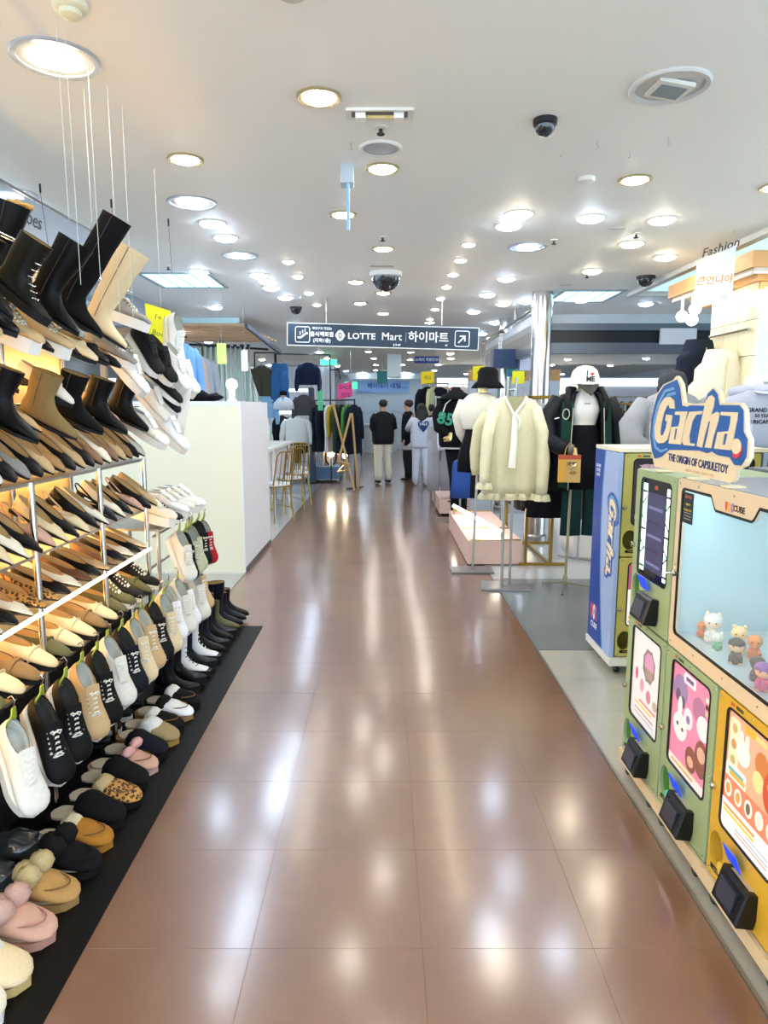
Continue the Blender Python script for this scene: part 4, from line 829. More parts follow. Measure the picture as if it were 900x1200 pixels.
t.part('interior_side', MB().box(.01, .015, .03, .60, -.395, -.02).xf(M), pla('interior_blue', '#b5dbe4', .5))
t.part('interior_side', MB().box(W_-.015, W_-.01, .03, .60, -.395, -.02).xf(M), pla('interior_blue', '#b5dbe4', .5))
t.part('interior_floor', MB().box(.015, W_-.015, .03, .05, -.395, -.015).xf(M), pla('interior_floor', '#b9cfd8', .25))
t.part('toy_step', MB().box(.36, W_-.016, .05, .075, -.30, -.10).xf(M), pla('interior_floor', '#b9cfd8', .25))
t.part('top_panel', MB().box(.003, W_-.003, .595, .609, -.42, -.014).xf(M), pla('top_grey', '#8d939c', .2))
t.part('back_panel', MB().box(.003, W_-.003, .003, .595, -.42, -.41).xf(M), BEI)
t.part('side_panel', MB().box(.003, .009, .003, .595, -.41, -.014).xf(M), BEI)
t.part('side_panel', MB().box(W_-.009, W_-.003, .003, .595, -.41, -.014).xf(M), BEI)
t.part('light_tube', MB().box(.06, W_-.06, .585, .592, -.06, -.03).xf(M), glow('cab_light', '#dff6ff', 14))
t.part('door_glass', plate([inset(wnd, .004)], .002, M, -.008), GLASS)
for a, b in ((.02, .59), (W_-.02, .59), (.16, .592), (.39, .592), (.62, .592), (.02, .3), (.2, .03), (.4, .03), (.6, .03), (.02, .02)):
    t.part('screw', MB().lathe((0, 0, 0), [(.004, 0), (.0035, .0015)], 8).xf(M @ Matrix.Translation((a, b, 0))), STEEL)
t.part('lock', MB().lathe((0, 0, 0), [(.013, 0), (.013, .008), (.006, .012), (.004, .04)], 12).xf(M @ Matrix.Translation((.024, .27, 0))), CHROME)
minilogo(t, M @ Matrix.Translation((.385, .556, 0)), .11)
t.part('notice', plate([(.055, .46), (.13, .46), (.13, .565), (.055, .565)], .0012, M, .0), BLK)
t.part('notice_text', text('NOTICE', .014, M @ Matrix.Translation((.092, .55, .0013)), .0004, bold=.02), pla('txt_red', '#c96a50'))
for i in range(2): t.part('notice_text', text('ENJOY!' if i == 0 else 'THANK YOU', .010, M @ Matrix.Translation((.092, .525-.02*i, .0013)), .0004, bold=.02), pla('txt_yellow', '#d8c04c'))
for i in range(3): t.part('notice_line', plate(rrect(.065, .494-.01*i, .12, .497-.01*i, .001), .0004, M, .0012), pla('txt_grey', '#9c9c98'))
t.part('hook', MB().box(.03, .065, .22, .27, -.39, -.386).xf(M @ Matrix.Translation((.12, -.02, 0))), BLK)
# generic little toys on the cabinet floor
def toy(u, v, n, s, label, body, head, ear=None, hat=None):
    p = M @ Vector((u, v, n)); m = Matrix.Translation(p) @ Matrix.Rotation(rad(-118), 4, 'Z') @ Matrix.Scale(s*1.15, 4)
    t = Thing('toy_figure', label, 'toy', p, 'small toys in the cabinet')
    t.part('body', MB().lathe((0, 0, 0), [(.35, 0), (.42, .1), (.40, .4), (.25, .75)], 14).xf(m), pla('toy_'+body[1:], body, .35))
    t.part('head', MB().ball((0, 0, 1.1), (.48, .44, .42), 14, 10).xf(m), pla('toy_'+head[1:], head, .35))
    for s_ in (-1, 1):
        t.part('arm', MB().tube([(.3, s_*.2, .6), (.5, s_*.3, .45)], .12, 8).xf(m), pla('toy_'+body[1:], body, .35))
        t.part('foot', MB().ball((.2, s_*.2, .07), (.2, .15, .1), 8, 6).xf(m), pla('toy_'+head[1:], head, .35))
        t.part('eye', MB().ball((.42, s_*.17, 1.14), .05, 6, 4).xf(m), BLK)
        if ear: t.part('ear', MB().ball((0, s_*.28, 1.5), (.08, .12, .2 if ear != 'round' else .12), 8, 6).xf(m), pla('toy_'+head[1:], head, .35))
    if hat: t.part('hat', MB().lathe((0, 0, 1.2), [(.5, 0), (.46, .2), (.2, .36)], 14, False).xf(m), pla('toy_'+hat[1:], hat, .4))
toy(.12, .05, -.10, .055, 'white-hooded small toy at the left of the cabinet floor', '#e2e2e0', '#ead9c4', 'long', '#ececea')
toy(.06, .05, -.09, .03, 'little orange toy at the far left of the cabinet floor', '#e07c3c', '#e88c48')
toy(.22, .05, -.14, .05, 'cream puppy toy with brown ears in the cabinet', '#e0b86c', '#ecd49a', 'round')
toy(.20, .05, -.08, .034, 'small green and white toy before the puppy toy', '#54b080', '#dfe9e2', 'long')
toy(.28, .05, -.16, .045, 'orange round toy behind the dark helmeted toy', '#e07c3c', '#e8904c')
toy(.32, .05, -.08, .045, 'small toy with dark helmet in the cabinet', '#2c2c2e', '#e6c9a4', None, '#2f3a34')
toy(.39, .075, -.18, .05, 'small white toy with a dark eye patch on the step', '#dcdcd8', '#e4e4e0', 'long')
toy(.46, .05, -.07, .04, 'small toy in black on the cabinet floor', '#26262c', '#2c2c30', None, '#1c1c20')
toy(.53, .05, -.05, .045, 'small pink and violet toy on the cabinet floor', '#c84a80', '#e6b48c', None, '#7a4aa0')
toy(.55, .075, -.16, .05, 'small toy with blue base on the cabinet step', '#4a90c8', '#ecd0ac', None, '#e6e0b4')
toy(.64, .05, -.06, .045, 'small toy in yellow and blue near the right end', '#4a7ac0', '#e9c86a')
# --- base frame with casters
t = Thing('wheeled_frame', 'long beige wheeled frame under the green and yellow machines', 'frame', (PX+.2, 2.0, 0))
t.part('front_skirt', B(PX-.012, PX+.002, 1.2, 2.79, .042, .089), SKIRT); t.part('side_skirt', B(PX+.002, PX+.42, 2.775, 2.79, .042, .089), SKIRT); t.part('deck', B(PX+.002, PX+.42, 1.2, 2.775, .07, .086), SKIRT)
def caster(t, x, y, r=.03):
    w_ = t.part('wheel', MB().tube([(x-.011, y, r), (x+.011, y, r)], r, 16), BLK)
    t.part('fork', MB().box(x-.016, x-.012, y-.012, y+.012, r, .07).box(x+.012, x+.016, y-.012, y+.012, r, .07), STEEL, parent=None)
for y in (1.35, 1.62, 1.95, 2.08, 2.36, 2.48, 2.72): caster(t, PX+.014, y, .024)
for y in (1.4, 2.1, 2.7): caster(t, PX+.36, y)
t = Thing('capsule_machine', 'plain green capsule machine back row by the display cabinet', 'vending machine', (PX+.66, 2.2, .0), 'capsule toy machines')
t.part('body', B(PX+.46, PX+.88, 1.6, 2.78, .09, 1.30), OLV); t.part('top_panel', B(PX+.455, PX+.885, 1.595, 2.785, 1.3, 1.312), pla('top_grey', '#8d939c', .2))
t.part('base', B(PX+.48, PX+.86, 1.62, 2.76, 0, .09), SKIRT)
# --- sign board on top
t = Thing('shop_sign', 'cream and blue cut-out sign with big rounded lettering standing on the machines', 'sign', (PX-.005+.01, 2.35, 1.31))
M = FX(PX+.006, 2.68, 1.31)
bd = [(x, max(y, .001)) for x, y in LG['board']]
sb_ = t.part('board', plate([bd], .012, M, -.012), pla('board_cream', '#ecdfbd', .5))
logo(t, M)
t.part('tagline', text('THE ORIGIN OF CAPSULETOY', .037, M @ Matrix.Translation((.40, .070-.012, 0)) @ Matrix.Rotation(rad(-1), 4, 'Z'), .0015, bold=.02, sx=.88), pla('tag_navy', '#26366e'), parent=sb_)
t.part('small_print', text('CAPSULE TOY SHOP  EVERYDAY OPEN', .012, M @ Matrix.Translation((.43, .028, 0)), .0008), pla('tan_print', '#c9b48c'), parent=sb_)
t.part('clamp', MB().box(.692, .708, .165, .21, -.016, .003).xf(M), GLASS)
for u in (.08, .36, .6): t.part('foot', MB().box(u-.02, u+.02, -.001, .004, -.06, .0).xf(M), pla('board_cream', '#ecdfbd', .5))
# --- separate machine with blue side, front to the camera
BX, BY = 1.325, 3.845
for c, (ux) in enumerate((0, .39)):
    for r_, z0 in ((0, .10), (1, .70)):
        M = FY(BX+.028+ux, BY, z0)
        t, M, wr = machine('capsule_machine', (('olive capsule machine with a pink poster, lower left of the blue-sided unit', 'olive capsule machine with dark poster in the blue-sided unit, upper left'),
                          ('olive capsule machine hidden at the right in the blue-sided unit, lower', 'olive capsule machine hidden at the right in the blue-sided unit, upper'))[c][r_], 'vending machine', 0, 0, M, w=.385, h=.60, col=OLV, hole=DOLV, win=(.285, .375), depth=.40, reader=False)
        if r_:
            poster_base(t, M, wr, '#2a1e2c', .3)
            art(t, M, wr, [('r', .5, .93, .45, .05, '#18141c'), ('R', .35, .84, .2, .08, '#b08a9c'), ('R', .4, .66, .12, .05, '#a8506c'), ('r', .4, .4, .35, .15, '#4c3040'), ('e', .35, .28, .08, .06, '#d8a0bc'), ('R', .2, .12, .13, .04, '#e6dcc0'), ('R', .6, .08, .1, .03, '#e6dcc0')], None)
            t.part('poster_text', text('레전드', .06, M @ Matrix.Translation((wr[0]+.11, wr[3]-.06, -.004)), .0005), pla('poster_txt', '#d9b8cc'))
        else:
            poster_base(t, M, wr, '#e9dfe0', .4)
            art(t, M, wr, [('r', .5, .78, .49, .2, '#c95a84'), ('e', .3, .82, .18, .1, '#e6a4bc'), ('e', .6, .7, .2, .1, '#b0406c'), ('e', .3, .42, .2, .12, '#e49ab4'), ('r', .5, .3, .4, .05, '#9a6a50'), ('r', .5, .14, .45, .03, '#e4c88c'), ('r', .5, .07, .45, .02, '#c9b0a0')], None)
t = Thing('machine_cabinet', 'blue-sided wheeled cabinet holding olive capsule machines', 'cabinet', (BX+.4, BY+.2, 0))
t.part('side_panel', B(BX, BX+.024, BY, BY+.43, .10, 1.30), pla('side_blue', '#9fb6e2', .4), smooth=0)
t.part('side_panel', B(BX+.812, BX+.836, BY, BY+.43, .10, 1.30), pla('side_blue', '#9fb6e2', .4), smooth=0)
t.part('back_panel', B(BX+.024, BX+.812, BY+.41, BY+.43, .10, 1.30), OLV, smooth=0)
t.part('top_panel', B(BX, BX+.836, BY-.004, BY+.43, 1.303, 1.325), pla('top_cream', '#e6e2cc', .4), smooth=0)
t.part('base_tray', B(BX-.008, BX+.844, BY-.03, BY+.44, .055, .098), pla('tray_white', '#e2e0da', .4), smooth=0)
for x in (BX+.05, BX+.78):
    for y in (BY+.02, BY+.38):
        t.part('wheel', MB().tube([(x-.012, y, .027), (x+.012, y, .027)], .027, 14), BLK)
M = FX(BX, BY+.43, .10)
def wave(y): return .12+.16*(1-y/1.2)**2+.06*(y/1.2)**3
pts = [(wave(1.2*i/24), 1.2*i/24) for i in range(25)]
t.part('blue_print', plate([(0, 0)]+pts+[(0, 1.2)], .0008, M, .0), pla('side_deep_blue', '#14409c', .4))
t.part('blue_print', plate([(x, y) for x, y in pts]+[(x+.018, y) for x, y in pts[::-1]], .0008, M, .0004), pla('side_mid_blue', '#3f8bcb', .4))
ML = M @ Matrix.Translation((.205, .93, .0)) @ Matrix.Rotation(rad(-90), 4, 'Z')
ML = M @ Matrix.Translation((.255, .97, .001)) @ Matrix.Rotation(rad(-92), 4, 'Z') @ Matrix.Translation((0, -.02, 0))
logo(t, ML, .72, .0012)
for i, (w1, dz) in enumerate((('ONLINE', 0), ('STORE', -.028), ('OPEN', -.056))): t.part('side_text', text(w1, .026, M @ Matrix.Translation((.07, 1.10+dz, .001)), .0006, bold=.03), pla('txt_white', '#d6def0'))
for i, c in enumerate(('#d84a3c', '#e8e2da', '#b84a8c')): t.part('badge', plate([ell(.07+.045*i, .18, .024, .05, 14), ell(.07+.045*i, .18, .010, .024, 10)], .0008, M, .001), pla('bdg'+c[1:], c))
t.part('badge_text', text('CUBE', .05, M @ Matrix.Translation((.12, .095, .001)), .0008, bold=.03), pla('txt_white', '#d6def0'))
# olive row behind (only its top shows beside the sign)
t = Thing('capsule_machine', 'olive machine top with a pale lit window behind the sign at right', 'vending machine', (2.3, 3.6, 0), 'capsule toy machines')
t.part('body', B(1.98, 2.9, 3.1, 3.5, .0, 1.38), OLV, smooth=0)
t.part('window', B(2.02, 2.5, 3.09, 3.1, .8, 1.32), glow('pale_window', '#b8d6d4', .8), smooth=0)
# ================================================================== GARMENTS
def drape_rings(spec, n=26, folds=7, amp=.12, ph=0.0, y0=0):
    """spec: (z, half width, half depth, fold factor[, x shift])"""
    out = []
    for s_ in spec:
        z, hw, hd, ff = s_[:4]; xs_ = s_[4] if len(s_) > 4 else 0
        ring = []
        for k in range(n):
            a = 2*PI*k/n
            q = 1+amp*ff*math.sin(folds*a+ph+z*2)+amp*.4*ff*math.sin((folds+4)*a+z*9)
            cx = math.copysign(abs(math.cos(a))**.8, math.cos(a)); sx_ = math.copysign(abs(math.sin(a))**.8, math.sin(a))
            ring.append((xs_+hw*cx*(1+(q-1)*.25), y0+hd*sx_*q, z))
        out.append(ring)
    return out
def hanger_mb(w=.2):
    return MB().tube([(-w, 0, -.085), (0, 0, -.012), (w, 0, -.085)], .007, 6).tube([(0, 0, -.012), (0, 0, .03), (.014, 0, .05), (0, 0, .068), (-.014, 0, .055)], .0025, 6)
WOODH = pla('hanger_wood', '#b07c4a', .5)
def k_top(w=.44, L=.62, slv=.5, d=.05, open_front=False, ph=0, flare=1.1):
    h = w/2
    body = MB().rings(drape_rings([(-.03, .075, .032, 0), (-.05, .11, .038, 0), (-.085, h*.86, d*.8, .1), (-.13, h*.98, d, .2), (-.25, h*.97, d*1.05, .5), (-.25-(L-.25)*.5, h*(1+(flare-1)*.5), d*1.1, .9), (-L+.02, h*flare, d*1.15, 1.2), (-L, h*flare*.98, d*1.1, 1.2)], ph=ph), False, True)
    kit = [('body', body.mesh('body', 180), None, None)]
    if slv:
        for s_ in (-1, 1):
            kit.append(('sleeve', MB().tube([(s_*h*.82, 0, -.11), (s_*(h+.035), -.005, -.22), (s_*(h+.07), -.015, -.22-slv*.5), (s_*(h+.075), -.03, -.20-slv*.85), (s_*(h+.07), -.035, -.2-slv)],
                       [(.05, .065), (.045, .065), (.04, .06), (.034, .05), (.03, .042)], 12).mesh('sleeve', 180), None, None))
    if open_front: kit.append(('lapel', MB().tube([(-.06, -d*.8, -.05), (-.03, -d*1.25, -.3), (-.012, -d*1.3, -L+.03)], [(.012, .006)]*3, 6).tube([(.06, -d*.8, -.05), (.03, -d*1.25, -.3), (.012, -d*1.3, -L+.03)], [(.012, .006)]*3, 6).mesh('lapel', 180), None, None))
    kit.append(('hanger', hanger_mb(h*.8).mesh('hanger'), WOODH, None))
    return kit
def k_trousers(L=1.0, w=.36, wide=1.0):
    h = w/2
    m = MB().rings(drape_rings([(-.08, h, .035, 0), (-.11, h*1.02, .04, 0), (-.2, h*1.08, .05, .3), (-.3, h*1.1, .05, .5)], folds=5), False, False)
    kit = [('waist', m.mesh('waist', 180), None, None)]
    for s_ in (-1, 1):
        kit.append(('trouser_leg', MB().rings(drape_rings([(-.26, h*.52, .05, .3, s_*h*.5), (-.45, h*.5*wide, .05, .7, s_*h*.52), (-.7, h*.5*wide, .048, .9, s_*h*.54), (-L, h*.52*wide, .045, 1, s_*h*.56)], 18, 5), True, True).mesh('trouser_leg', 180), None, None))
    kit.append(('hanger', hanger_mb(h*.8).mesh('hanger'), STEEL, None))
    return kit
def k_skirt(L=.8, w=.34, fl=1.3):
    h = w/2
    return [('skirt', MB().rings(drape_rings([(-.08, h, .04, 0), (-.2, h*1.1, .05, .3), (-.2-(L-.2)*.5, h*(1+fl)/2, .06, .9), (-L, h*fl, .07, 1.3)], 30, 9), False, True).mesh('skirt', 180), None, None), ('hanger', hanger_mb(h*.8).mesh('hanger'), STEEL, None)]
def k_vest(w=.46, L=.58):
    h = w/2; rs = []
    n = 14
    for i in range(n+1):
        t = i/n; z = -.06-(L-.06)*t; q = 1+.18*abs(math.sin(t*PI*5.0)); sh = .62 if t < .08 else (.78 if t < .35 else .95)
        rs.append((z, h*sh*(1 if i else .6), .06*q, 0))
    return [('body', MB().rings(drape_rings(rs, 26, 7, 0), False, True).mesh('body', 180), None, None),
            ('collar', MB().rings(drape_rings([(-.10, .13, .075, 0), (-.03, .11, .07, 0), (.0, .10, .06, 0)], 18, 5, 0), False, False).mesh('collar', 180), None, None),
            ('zip', MB().tube([(0, -.075, -.06), (0, -.078, -L+.02)], .004, 6).mesh('zip'), GOLD, None)]
def k_gown(L=1.05, w=.46): return k_top(w, L, .55, .055, False, 1.0, 1.15)
GK = {}
def garment(kind, colh, x, y, z, rz, label, group=None, cat='clothing', name=None, over=None, scale=1):
    if kind not in GK:
        GK[kind] = {'top': k_top, 'shirt': lambda: k_top(.46, .68, .48, .045, True, .5), 'knit': lambda: k_top(.5, .6, .42, .07, False, 1.5, 1.05), 'coat': lambda: k_top(.46, 1.05, .55, .06, True, 2), 'slim': lambda: k_top(.4, .55, .5, .035, False, 3),
                    'trousers': k_trousers, 'wide': lambda: k_trousers(1.0, .38, 1.25), 'skirt': k_skirt, 'long_skirt': lambda: k_skirt(.95, .32, 1.5), 'vest': k_vest, 'gown': k_gown}[kind]()
    mm = fab('cloth_'+colh[1:], colh) if isinstance(colh, str) else colh
    mats = {k_: mm for k_ in ('body', 'sleeve', 'lapel', 'waist', 'trouser_leg', 'skirt', 'collar')}
    if over: mats.update(over)
    nm = name or {'top': 'sweater', 'shirt': 'shirt', 'knit': 'knit_sweater', 'coat': 'coat', 'slim': 'sweater', 'trousers': 'trousers', 'wide': 'trousers', 'skirt': 'skirt', 'long_skirt': 'skirt', 'vest': 'puffer_vest', 'gown': 'coat'}[kind]
    return kit_place(GK[kind], nm, label, cat, (x, y, z), (0, 0, rad(rz)), mats, group, scale)
def rail_rack(name, label, x0, y0, x1, y1, z, m, base=True, loc=None):
    t = Thing(name, label, 'clothes rack', ((x0+x1)/2, (y0+y1)/2, 0))
    t.part('rail', MB().tube([(x0, y0, z), (x1, y1, z)], .0125, 8), m)
    d = Vector((x1-x0, y1-y0, 0)).normalized(); p = Vector((-d.y, d.x, 0))*.22
    for x, y in ((x0, y0), (x1, y1)):
        t.part('post', MB().tube([(x, y, 0.02), (x, y, z+.02)], .013, 8), m)
        if base: t.part('foot', MB().tube([(x-p.x, y-p.y, .015), (x+p.x, y+p.y, .015)], .012, 8), m)
    return t
def rail_fill(x0, y0, x1, y1, z, step, kinds, cols, place, group, rz):
    n = max(2, int(math.hypot(x1-x0, y1-y0)/step))
    for i in range(n):
        f = (i+.5)/n; c = cols[i % len(cols)]; k_ = kinds[i % len(kinds)]
        garment(k_, c[1], x0+(x1-x0)*f, y0+(y1-y0)*f, z-.055, rz+R.uniform(-6, 6), '%s %s %s, %s from the near end' % (c[0], {'trousers': 'trousers', 'wide': 'trousers', 'coat': 'coat', 'skirt': 'skirt', 'long_skirt': 'long skirt'}.get(k_, 'top'), place, ORD[i]), group)
# ---------------------------------------------------------------- hands, hats, mannequin bits
def hand_mb(s=1, curl=.9):
    """palm from the wrist at 0 down -z, fingers curl towards -y; thumb to +x*s"""
    m = MB().tube([(0, 0, .03), (0, 0, 0), (0, 0, -.04), (0, -.002, -.085)], [(.024, .02), (.026, .019), (.040, .016), (.040, .013)], 10)
    for i, (dx, L) in enumerate(((-.03, .058), (-.01, .072), (.011, .078), (.031, .07))):
        a = 0; p = Vector((dx, -.002, -.08)); pts = [p.copy()]
        for sgm in (L*.45, L*.32, L*.25):
            a += curl*(.55+.1*i); p = p+Vector((0, -math.sin(a), -math.cos(a)))*sgm; pts.append(p.copy())
        m.tube(pts, [.0095, .009, .0082, .006], 7)
    m.tube([(s*.03, 0, -.025), (s*.055, -.012, -.05), (s*.05, -.035, -.075), (s*.035, -.05, -.09)], [.012, .0115, .010, .007], 7)
    return m
def put(mb, x, y, z, rx=0, ry=0, rz=0, s=1): return mb.xf(Matrix.Translation((x, y, z)) @ Euler((rad(rx), rad(ry), rad(rz))).to_matrix().to_4x4() @ Matrix.Scale(s, 4))
# ---------------------------------------------------------------- 1 bucket-hat mannequin
CREAMK = fab('cream_knit', '#d9d3c4', bump=.6, nscale=90); BLKF = fab('black_cloth', '#0a0b0f'); 
t = Thing('mannequin', 'mannequin in a black bucket hat, cream knit and black skirt on a square-based pole', 'mannequin', (.93, 6.4, 0))
t.part('pole', MB().tube([(.85, 6.40, .02), (.9, 6.42, 1.72)], .012, 10), STEEL)
t.part('base_plate', B(.64, 1.04, 6.28, 6.54, .003, .018), mat('plate_steel', hexc('#8d8f90'), .35, .7))
t.part('neck', MB().lathe((.91, 6.42, 1.62), [(.055, 0), (.05, .12), (.02, .13)], 14), GOLDM)
kn = [(1.69, .07, .06, 0), (1.66, .13, .08, .1), (1.60, .19, .11, .2), (1.48, .20, .13, .3), (1.38, .17, .12, .8), (1.355, .165, .115, .6)]
t.part('sweater', MB().rings([[(p[0]+.90, p[1]+6.42, p[2]) for p in r] for r in drape_rings(kn)], True, True), CREAMK, smooth=180)
t.part('sleeve', MB().tube([(1.05, 6.42, 1.60), (1.12, 6.42, 1.45), (1.11, 6.42, 1.25), (1.07, 6.38, 1.12)], [.07, .075, .07, .05], 12), CREAMK, smooth=180)
t.part('sleeve', MB().tube([(.76, 6.44, 1.60), (.71, 6.48, 1.46), (.74, 6.52, 1.32), (.80, 6.52, 1.22)], [.07, .07, .06, .05], 12), CREAMK, smooth=180)
sk = [(1.40, .125, .10, 0), (1.30, .15, .12, .5), (1.12, .20, .15, .9), (.96, .21, .16, 1.2)]
t.part('skirt', MB().rings([[(p[0]+.90, p[1]+6.42, p[2]) for p in r] for r in drape_rings(sk, 30, 9)], True, True), BLKF, smooth=180)
t.part('hand', put(hand_mb(1), 1.06, 6.36, 1.10, 10), GOLDM)
t.part('hat', MB().lathe((.96, 6.42, 1.735), [(.150, -.005), (.155, .0), (.118, .045), (.098, .06), (.092, .15), (.07, .182), (.02, .19)], 26, False), fab('black_felt', '#0a0b10', bump=.5), smooth=180)
# ---------------------------------------------------------------- 2 cream blouse-sweater on a two-pole stand
t = Thing('garment_stand', 'two-pole steel stand with a square plate foot under the cream tie-neck sweater', 'clothes stand', (1.06, 5.8, 0))
for x in (1.03, 1.10): t.part('pole', MB().tube([(x, 5.82, .016), (x+.01, 5.82, 1.80)], .0125, 10), STEEL)
t.part('base_plate', MB().box(-.21, .21, -.14, .14, .003, .018).xf(Matrix.Translation((1.06, 5.80, 0)) @ Matrix.Rotation(-.12, 4, 'Z')), mat('plate_steel', hexc('#8d8f90'), .35, .7))
t.part('cross_bar', MB().tube([(1.035, 5.82, 1.70), (1.10, 5.82, 1.70)], .008, 8), CHROME); t.part('cross_bar', MB().tube([(1.04, 5.82, .07), (1.09, 5.82, .07)], .005, 8), CHROME)
IV = fab('ivory_knit', '#d6d1b0', bump=.7, nscale=70)
t = Thing('tie_neck_sweater', 'ivory V-neck sweater with hanging ties and ruffled hem on the two-pole stand', 'clothing', (1.08, 5.74, 1.66))
bs = [(-.02, .10, .03, 0), (-.05, .17, .045, 0), (-.10, .215, .06, .1), (-.25, .225, .065, .5), (-.5, .235, .07, .9), (-.75, .245, .07, 1.2), (-.84, .25, .075, 1.4)]
t.part('body', MB().rings([[(p[0]+1.08, p[1]+5.74, p[2]+1.66) for p in r] for r in drape_rings(bs, 40, 8, .16)], False, True), IV, smooth=180)
rf = [(-.82, .25, .075, 1.4), (-.85, .262, .085, 2.2), (-.875, .258, .08, 2.4)]
t.part('hem_ruffle', MB().rings([[(p[0]+1.08, p[1]+5.74, p[2]+1.66) for p in r] for r in drape_rings(rf, 60, 17, .14)], False, False), IV, smooth=180)
t.part('sleeve', MB().tube([(1.25, 5.72, 1.55), (1.31, 5.69, 1.35), (1.32, 5.66, 1.1), (1.31, 5.64, .92), (1.31, 5.64, .83)], [(.05, .06), (.055, .075), (.055, .085), (.05, .08), (.045, .065)], 14), IV, smooth=180)
t.part('sleeve', MB().tube([(.91, 5.72, 1.54), (.86, 5.69, 1.32), (.84, 5.66, 1.12), (.83, 5.64, .98), (.825, 5.63, .92)], [(.05, .06), (.05, .07), (.045, .06), (.04, .055), (.04, .06)], 14), IV, smooth=180)
for x in (1.315, .83): t.part('cuff_ruffle', MB().rings([[(p[0]+x, p[1]+5.635, p[2]) for p in r] for r in drape_rings([((.84 if x > 1 else .94), .055, .055, .5), ((.80 if x > 1 else .90), .065, .065, 2), ((.785 if x > 1 else .885), .068, .066, 2)], 30, 9, .1)], False, False), IV, smooth=180)
WV = fab('white_ribbon', '#f0efe2', bump=.2)
t.part('neck_opening', plate([(-.085, 0), (.085, 0), (.0, -.145)], .004, FY(1.08, 5.672, 1.643)), fab('ivory_inside', '#a39c78'))
t.part('neck_band', MB().tube([(.99, 5.665, 1.645), (1.01, 5.664, 1.6), (1.065, 5.655, 1.50)], [(.010, .005)]*3, 6).tube([(1.17, 5.665, 1.645), (1.15, 5.664, 1.6), (1.075, 5.655, 1.50)], [(.010, .005)]*3, 6), WV)
t.part('tie', MB().tube([(1.075, 5.645, 1.50), (1.07, 5.635, 1.30), (1.055, 5.63, 1.06)], [(.022, .006), (.026, .007), (.03, .006)], 6), WV)
t.part('tie', MB().tube([(1.08, 5.642, 1.50), (1.11, 5.635, 1.45), (1.105, 5.63, 1.38)], [(.022, .008), (.03, .01), (.022, .006)], 6), WV)
t.part('hanger', put(hanger_mb(.17), 1.08, 5.74, 1.645), CHROME)
garment('knit', '#c9c4a0', 1.10, 5.98, 1.60, 14, 'ivory sweater right behind the tie-neck one', 'sweaters on the two-pole stand')
garment('knit', '#8d949e', 1.20, 5.98, 1.66, 8, 'grey sweater behind the ivory tie-neck one', 'sweaters on the two-pole stand')
# ---------------------------------------------------------------- 3 cap mannequin with paper bag
NAVY = fab('navy_shell', '#0c0f17', rough=.6); DG = fab('dark_green_lining', '#16382f')
t = Thing('mannequin', 'mannequin in white tank top, open dark jacket and black skirt holding a paper bag', 'mannequin', (1.64, 5.75, 0))
cx, cy = 1.665, 5.78
def R2(spec, n=28, f=7, a=.1, x=cx, y=cy): return [[(p[0]+x, p[1]+y, p[2]) for p in r] for r in drape_rings(spec, n, f, a)]
t.part('pole', MB().tube([(1.565, 5.74, .03), (1.60, 5.80, 1.3)], .012, 10), mat('old_brass', hexc('#8a8468'), .35, .8))
for a in (10, 130, 250): t.part('tripod_leg', MB().tube([(1.565, 5.74, .06), (1.565+.24*math.cos(rad(a)), 5.74+.24*math.sin(rad(a)), .012)], .009, 8), mat('old_brass', hexc('#8a8468'), .35, .8))
t.part('collar_joint', MB().lathe((1.565, 5.74, .03), [(.02, 0), (.022, .07), (.014, .1)], 12), mat('old_brass', hexc('#8a8468'), .35, .8))
t.part('tank_top', MB().rings(R2([(1.70, .06, .055, 0), (1.665, .09, .07, 0), (1.60, .125, .10, 0), (1.53, .138, .12, 0), (1.46, .118, .10, 0), (1.40, .105, .09, 0), (1.38, .108, .092, 0)])), fab('white_rib', '#ecebe6', nscale=200), smooth=180)
t.part('tank_print', text('COOL', .018, FY(cx, cy-.121, 1.585), .001, bold=.02), BLKF)
t.part('skirt', MB().rings(R2([(1.41, .112, .095, 0), (1.32, .14, .12, .2), (1.1, .18, .15, .6), (.88, .21, .17, 1)])), fab('black_skirt', '#0a0c12'), smooth=180)
# jacket: back shell + two open fronts
def shell(specs, a0, a1, x=cx, y=cy, n=16):
    m = MB(); rs = []
    for z, hw, hd in specs:
        o = [(x+hw*math.cos(rad(a0+(a1-a0)*k/n)), y+hd*math.sin(rad(a0+(a1-a0)*k/n)), z) for k in range(n+1)]
        i = [(x+(hw-.012)*math.cos(rad(a0+(a1-a0)*k/n)), y+(hd-.012)*math.sin(rad(a0+(a1-a0)*k/n)), z) for k in range(n, -1, -1)]
        rs.append(o+i)
    return m.rings(rs)
js = [(1.685, .12, .09), (1.66, .19, .12), (1.58, .24, .15), (1.40, .255, .17), (1.2, .27, .18), (.98, .285, .19), (.86, .29, .19)]
t.part('jacket', shell(js, -62, 242), NAVY, smooth=180)
t.part('jacket_lining', MB().rings([[(cx-.20, cy-.10, 1.6), (cx-.125, cy-.15, 1.6), (cx-.12, cy-.155, 1.58)], [(cx-.21, cy-.14, 1.2), (cx-.14, cy-.17, 1.2), (cx-.138, cy-.174, 1.19)], [(cx-.22, cy-.15, .9), (cx-.15, cy-.175, .9), (cx-.148, cy-.18, .89)]]), DG)
t.part('jacket_lining', MB().rings([[(cx+.20, cy-.10, 1.6), (cx+.125, cy-.15, 1.6), (cx+.12, cy-.155, 1.58)], [(cx+.21, cy-.14, 1.2), (cx+.14, cy-.17, 1.2), (cx+.138, cy-.174, 1.19)], [(cx+.22, cy-.15, .9), (cx+.15, cy-.175, .9), (cx+.148, cy-.18, .89)]]), DG)
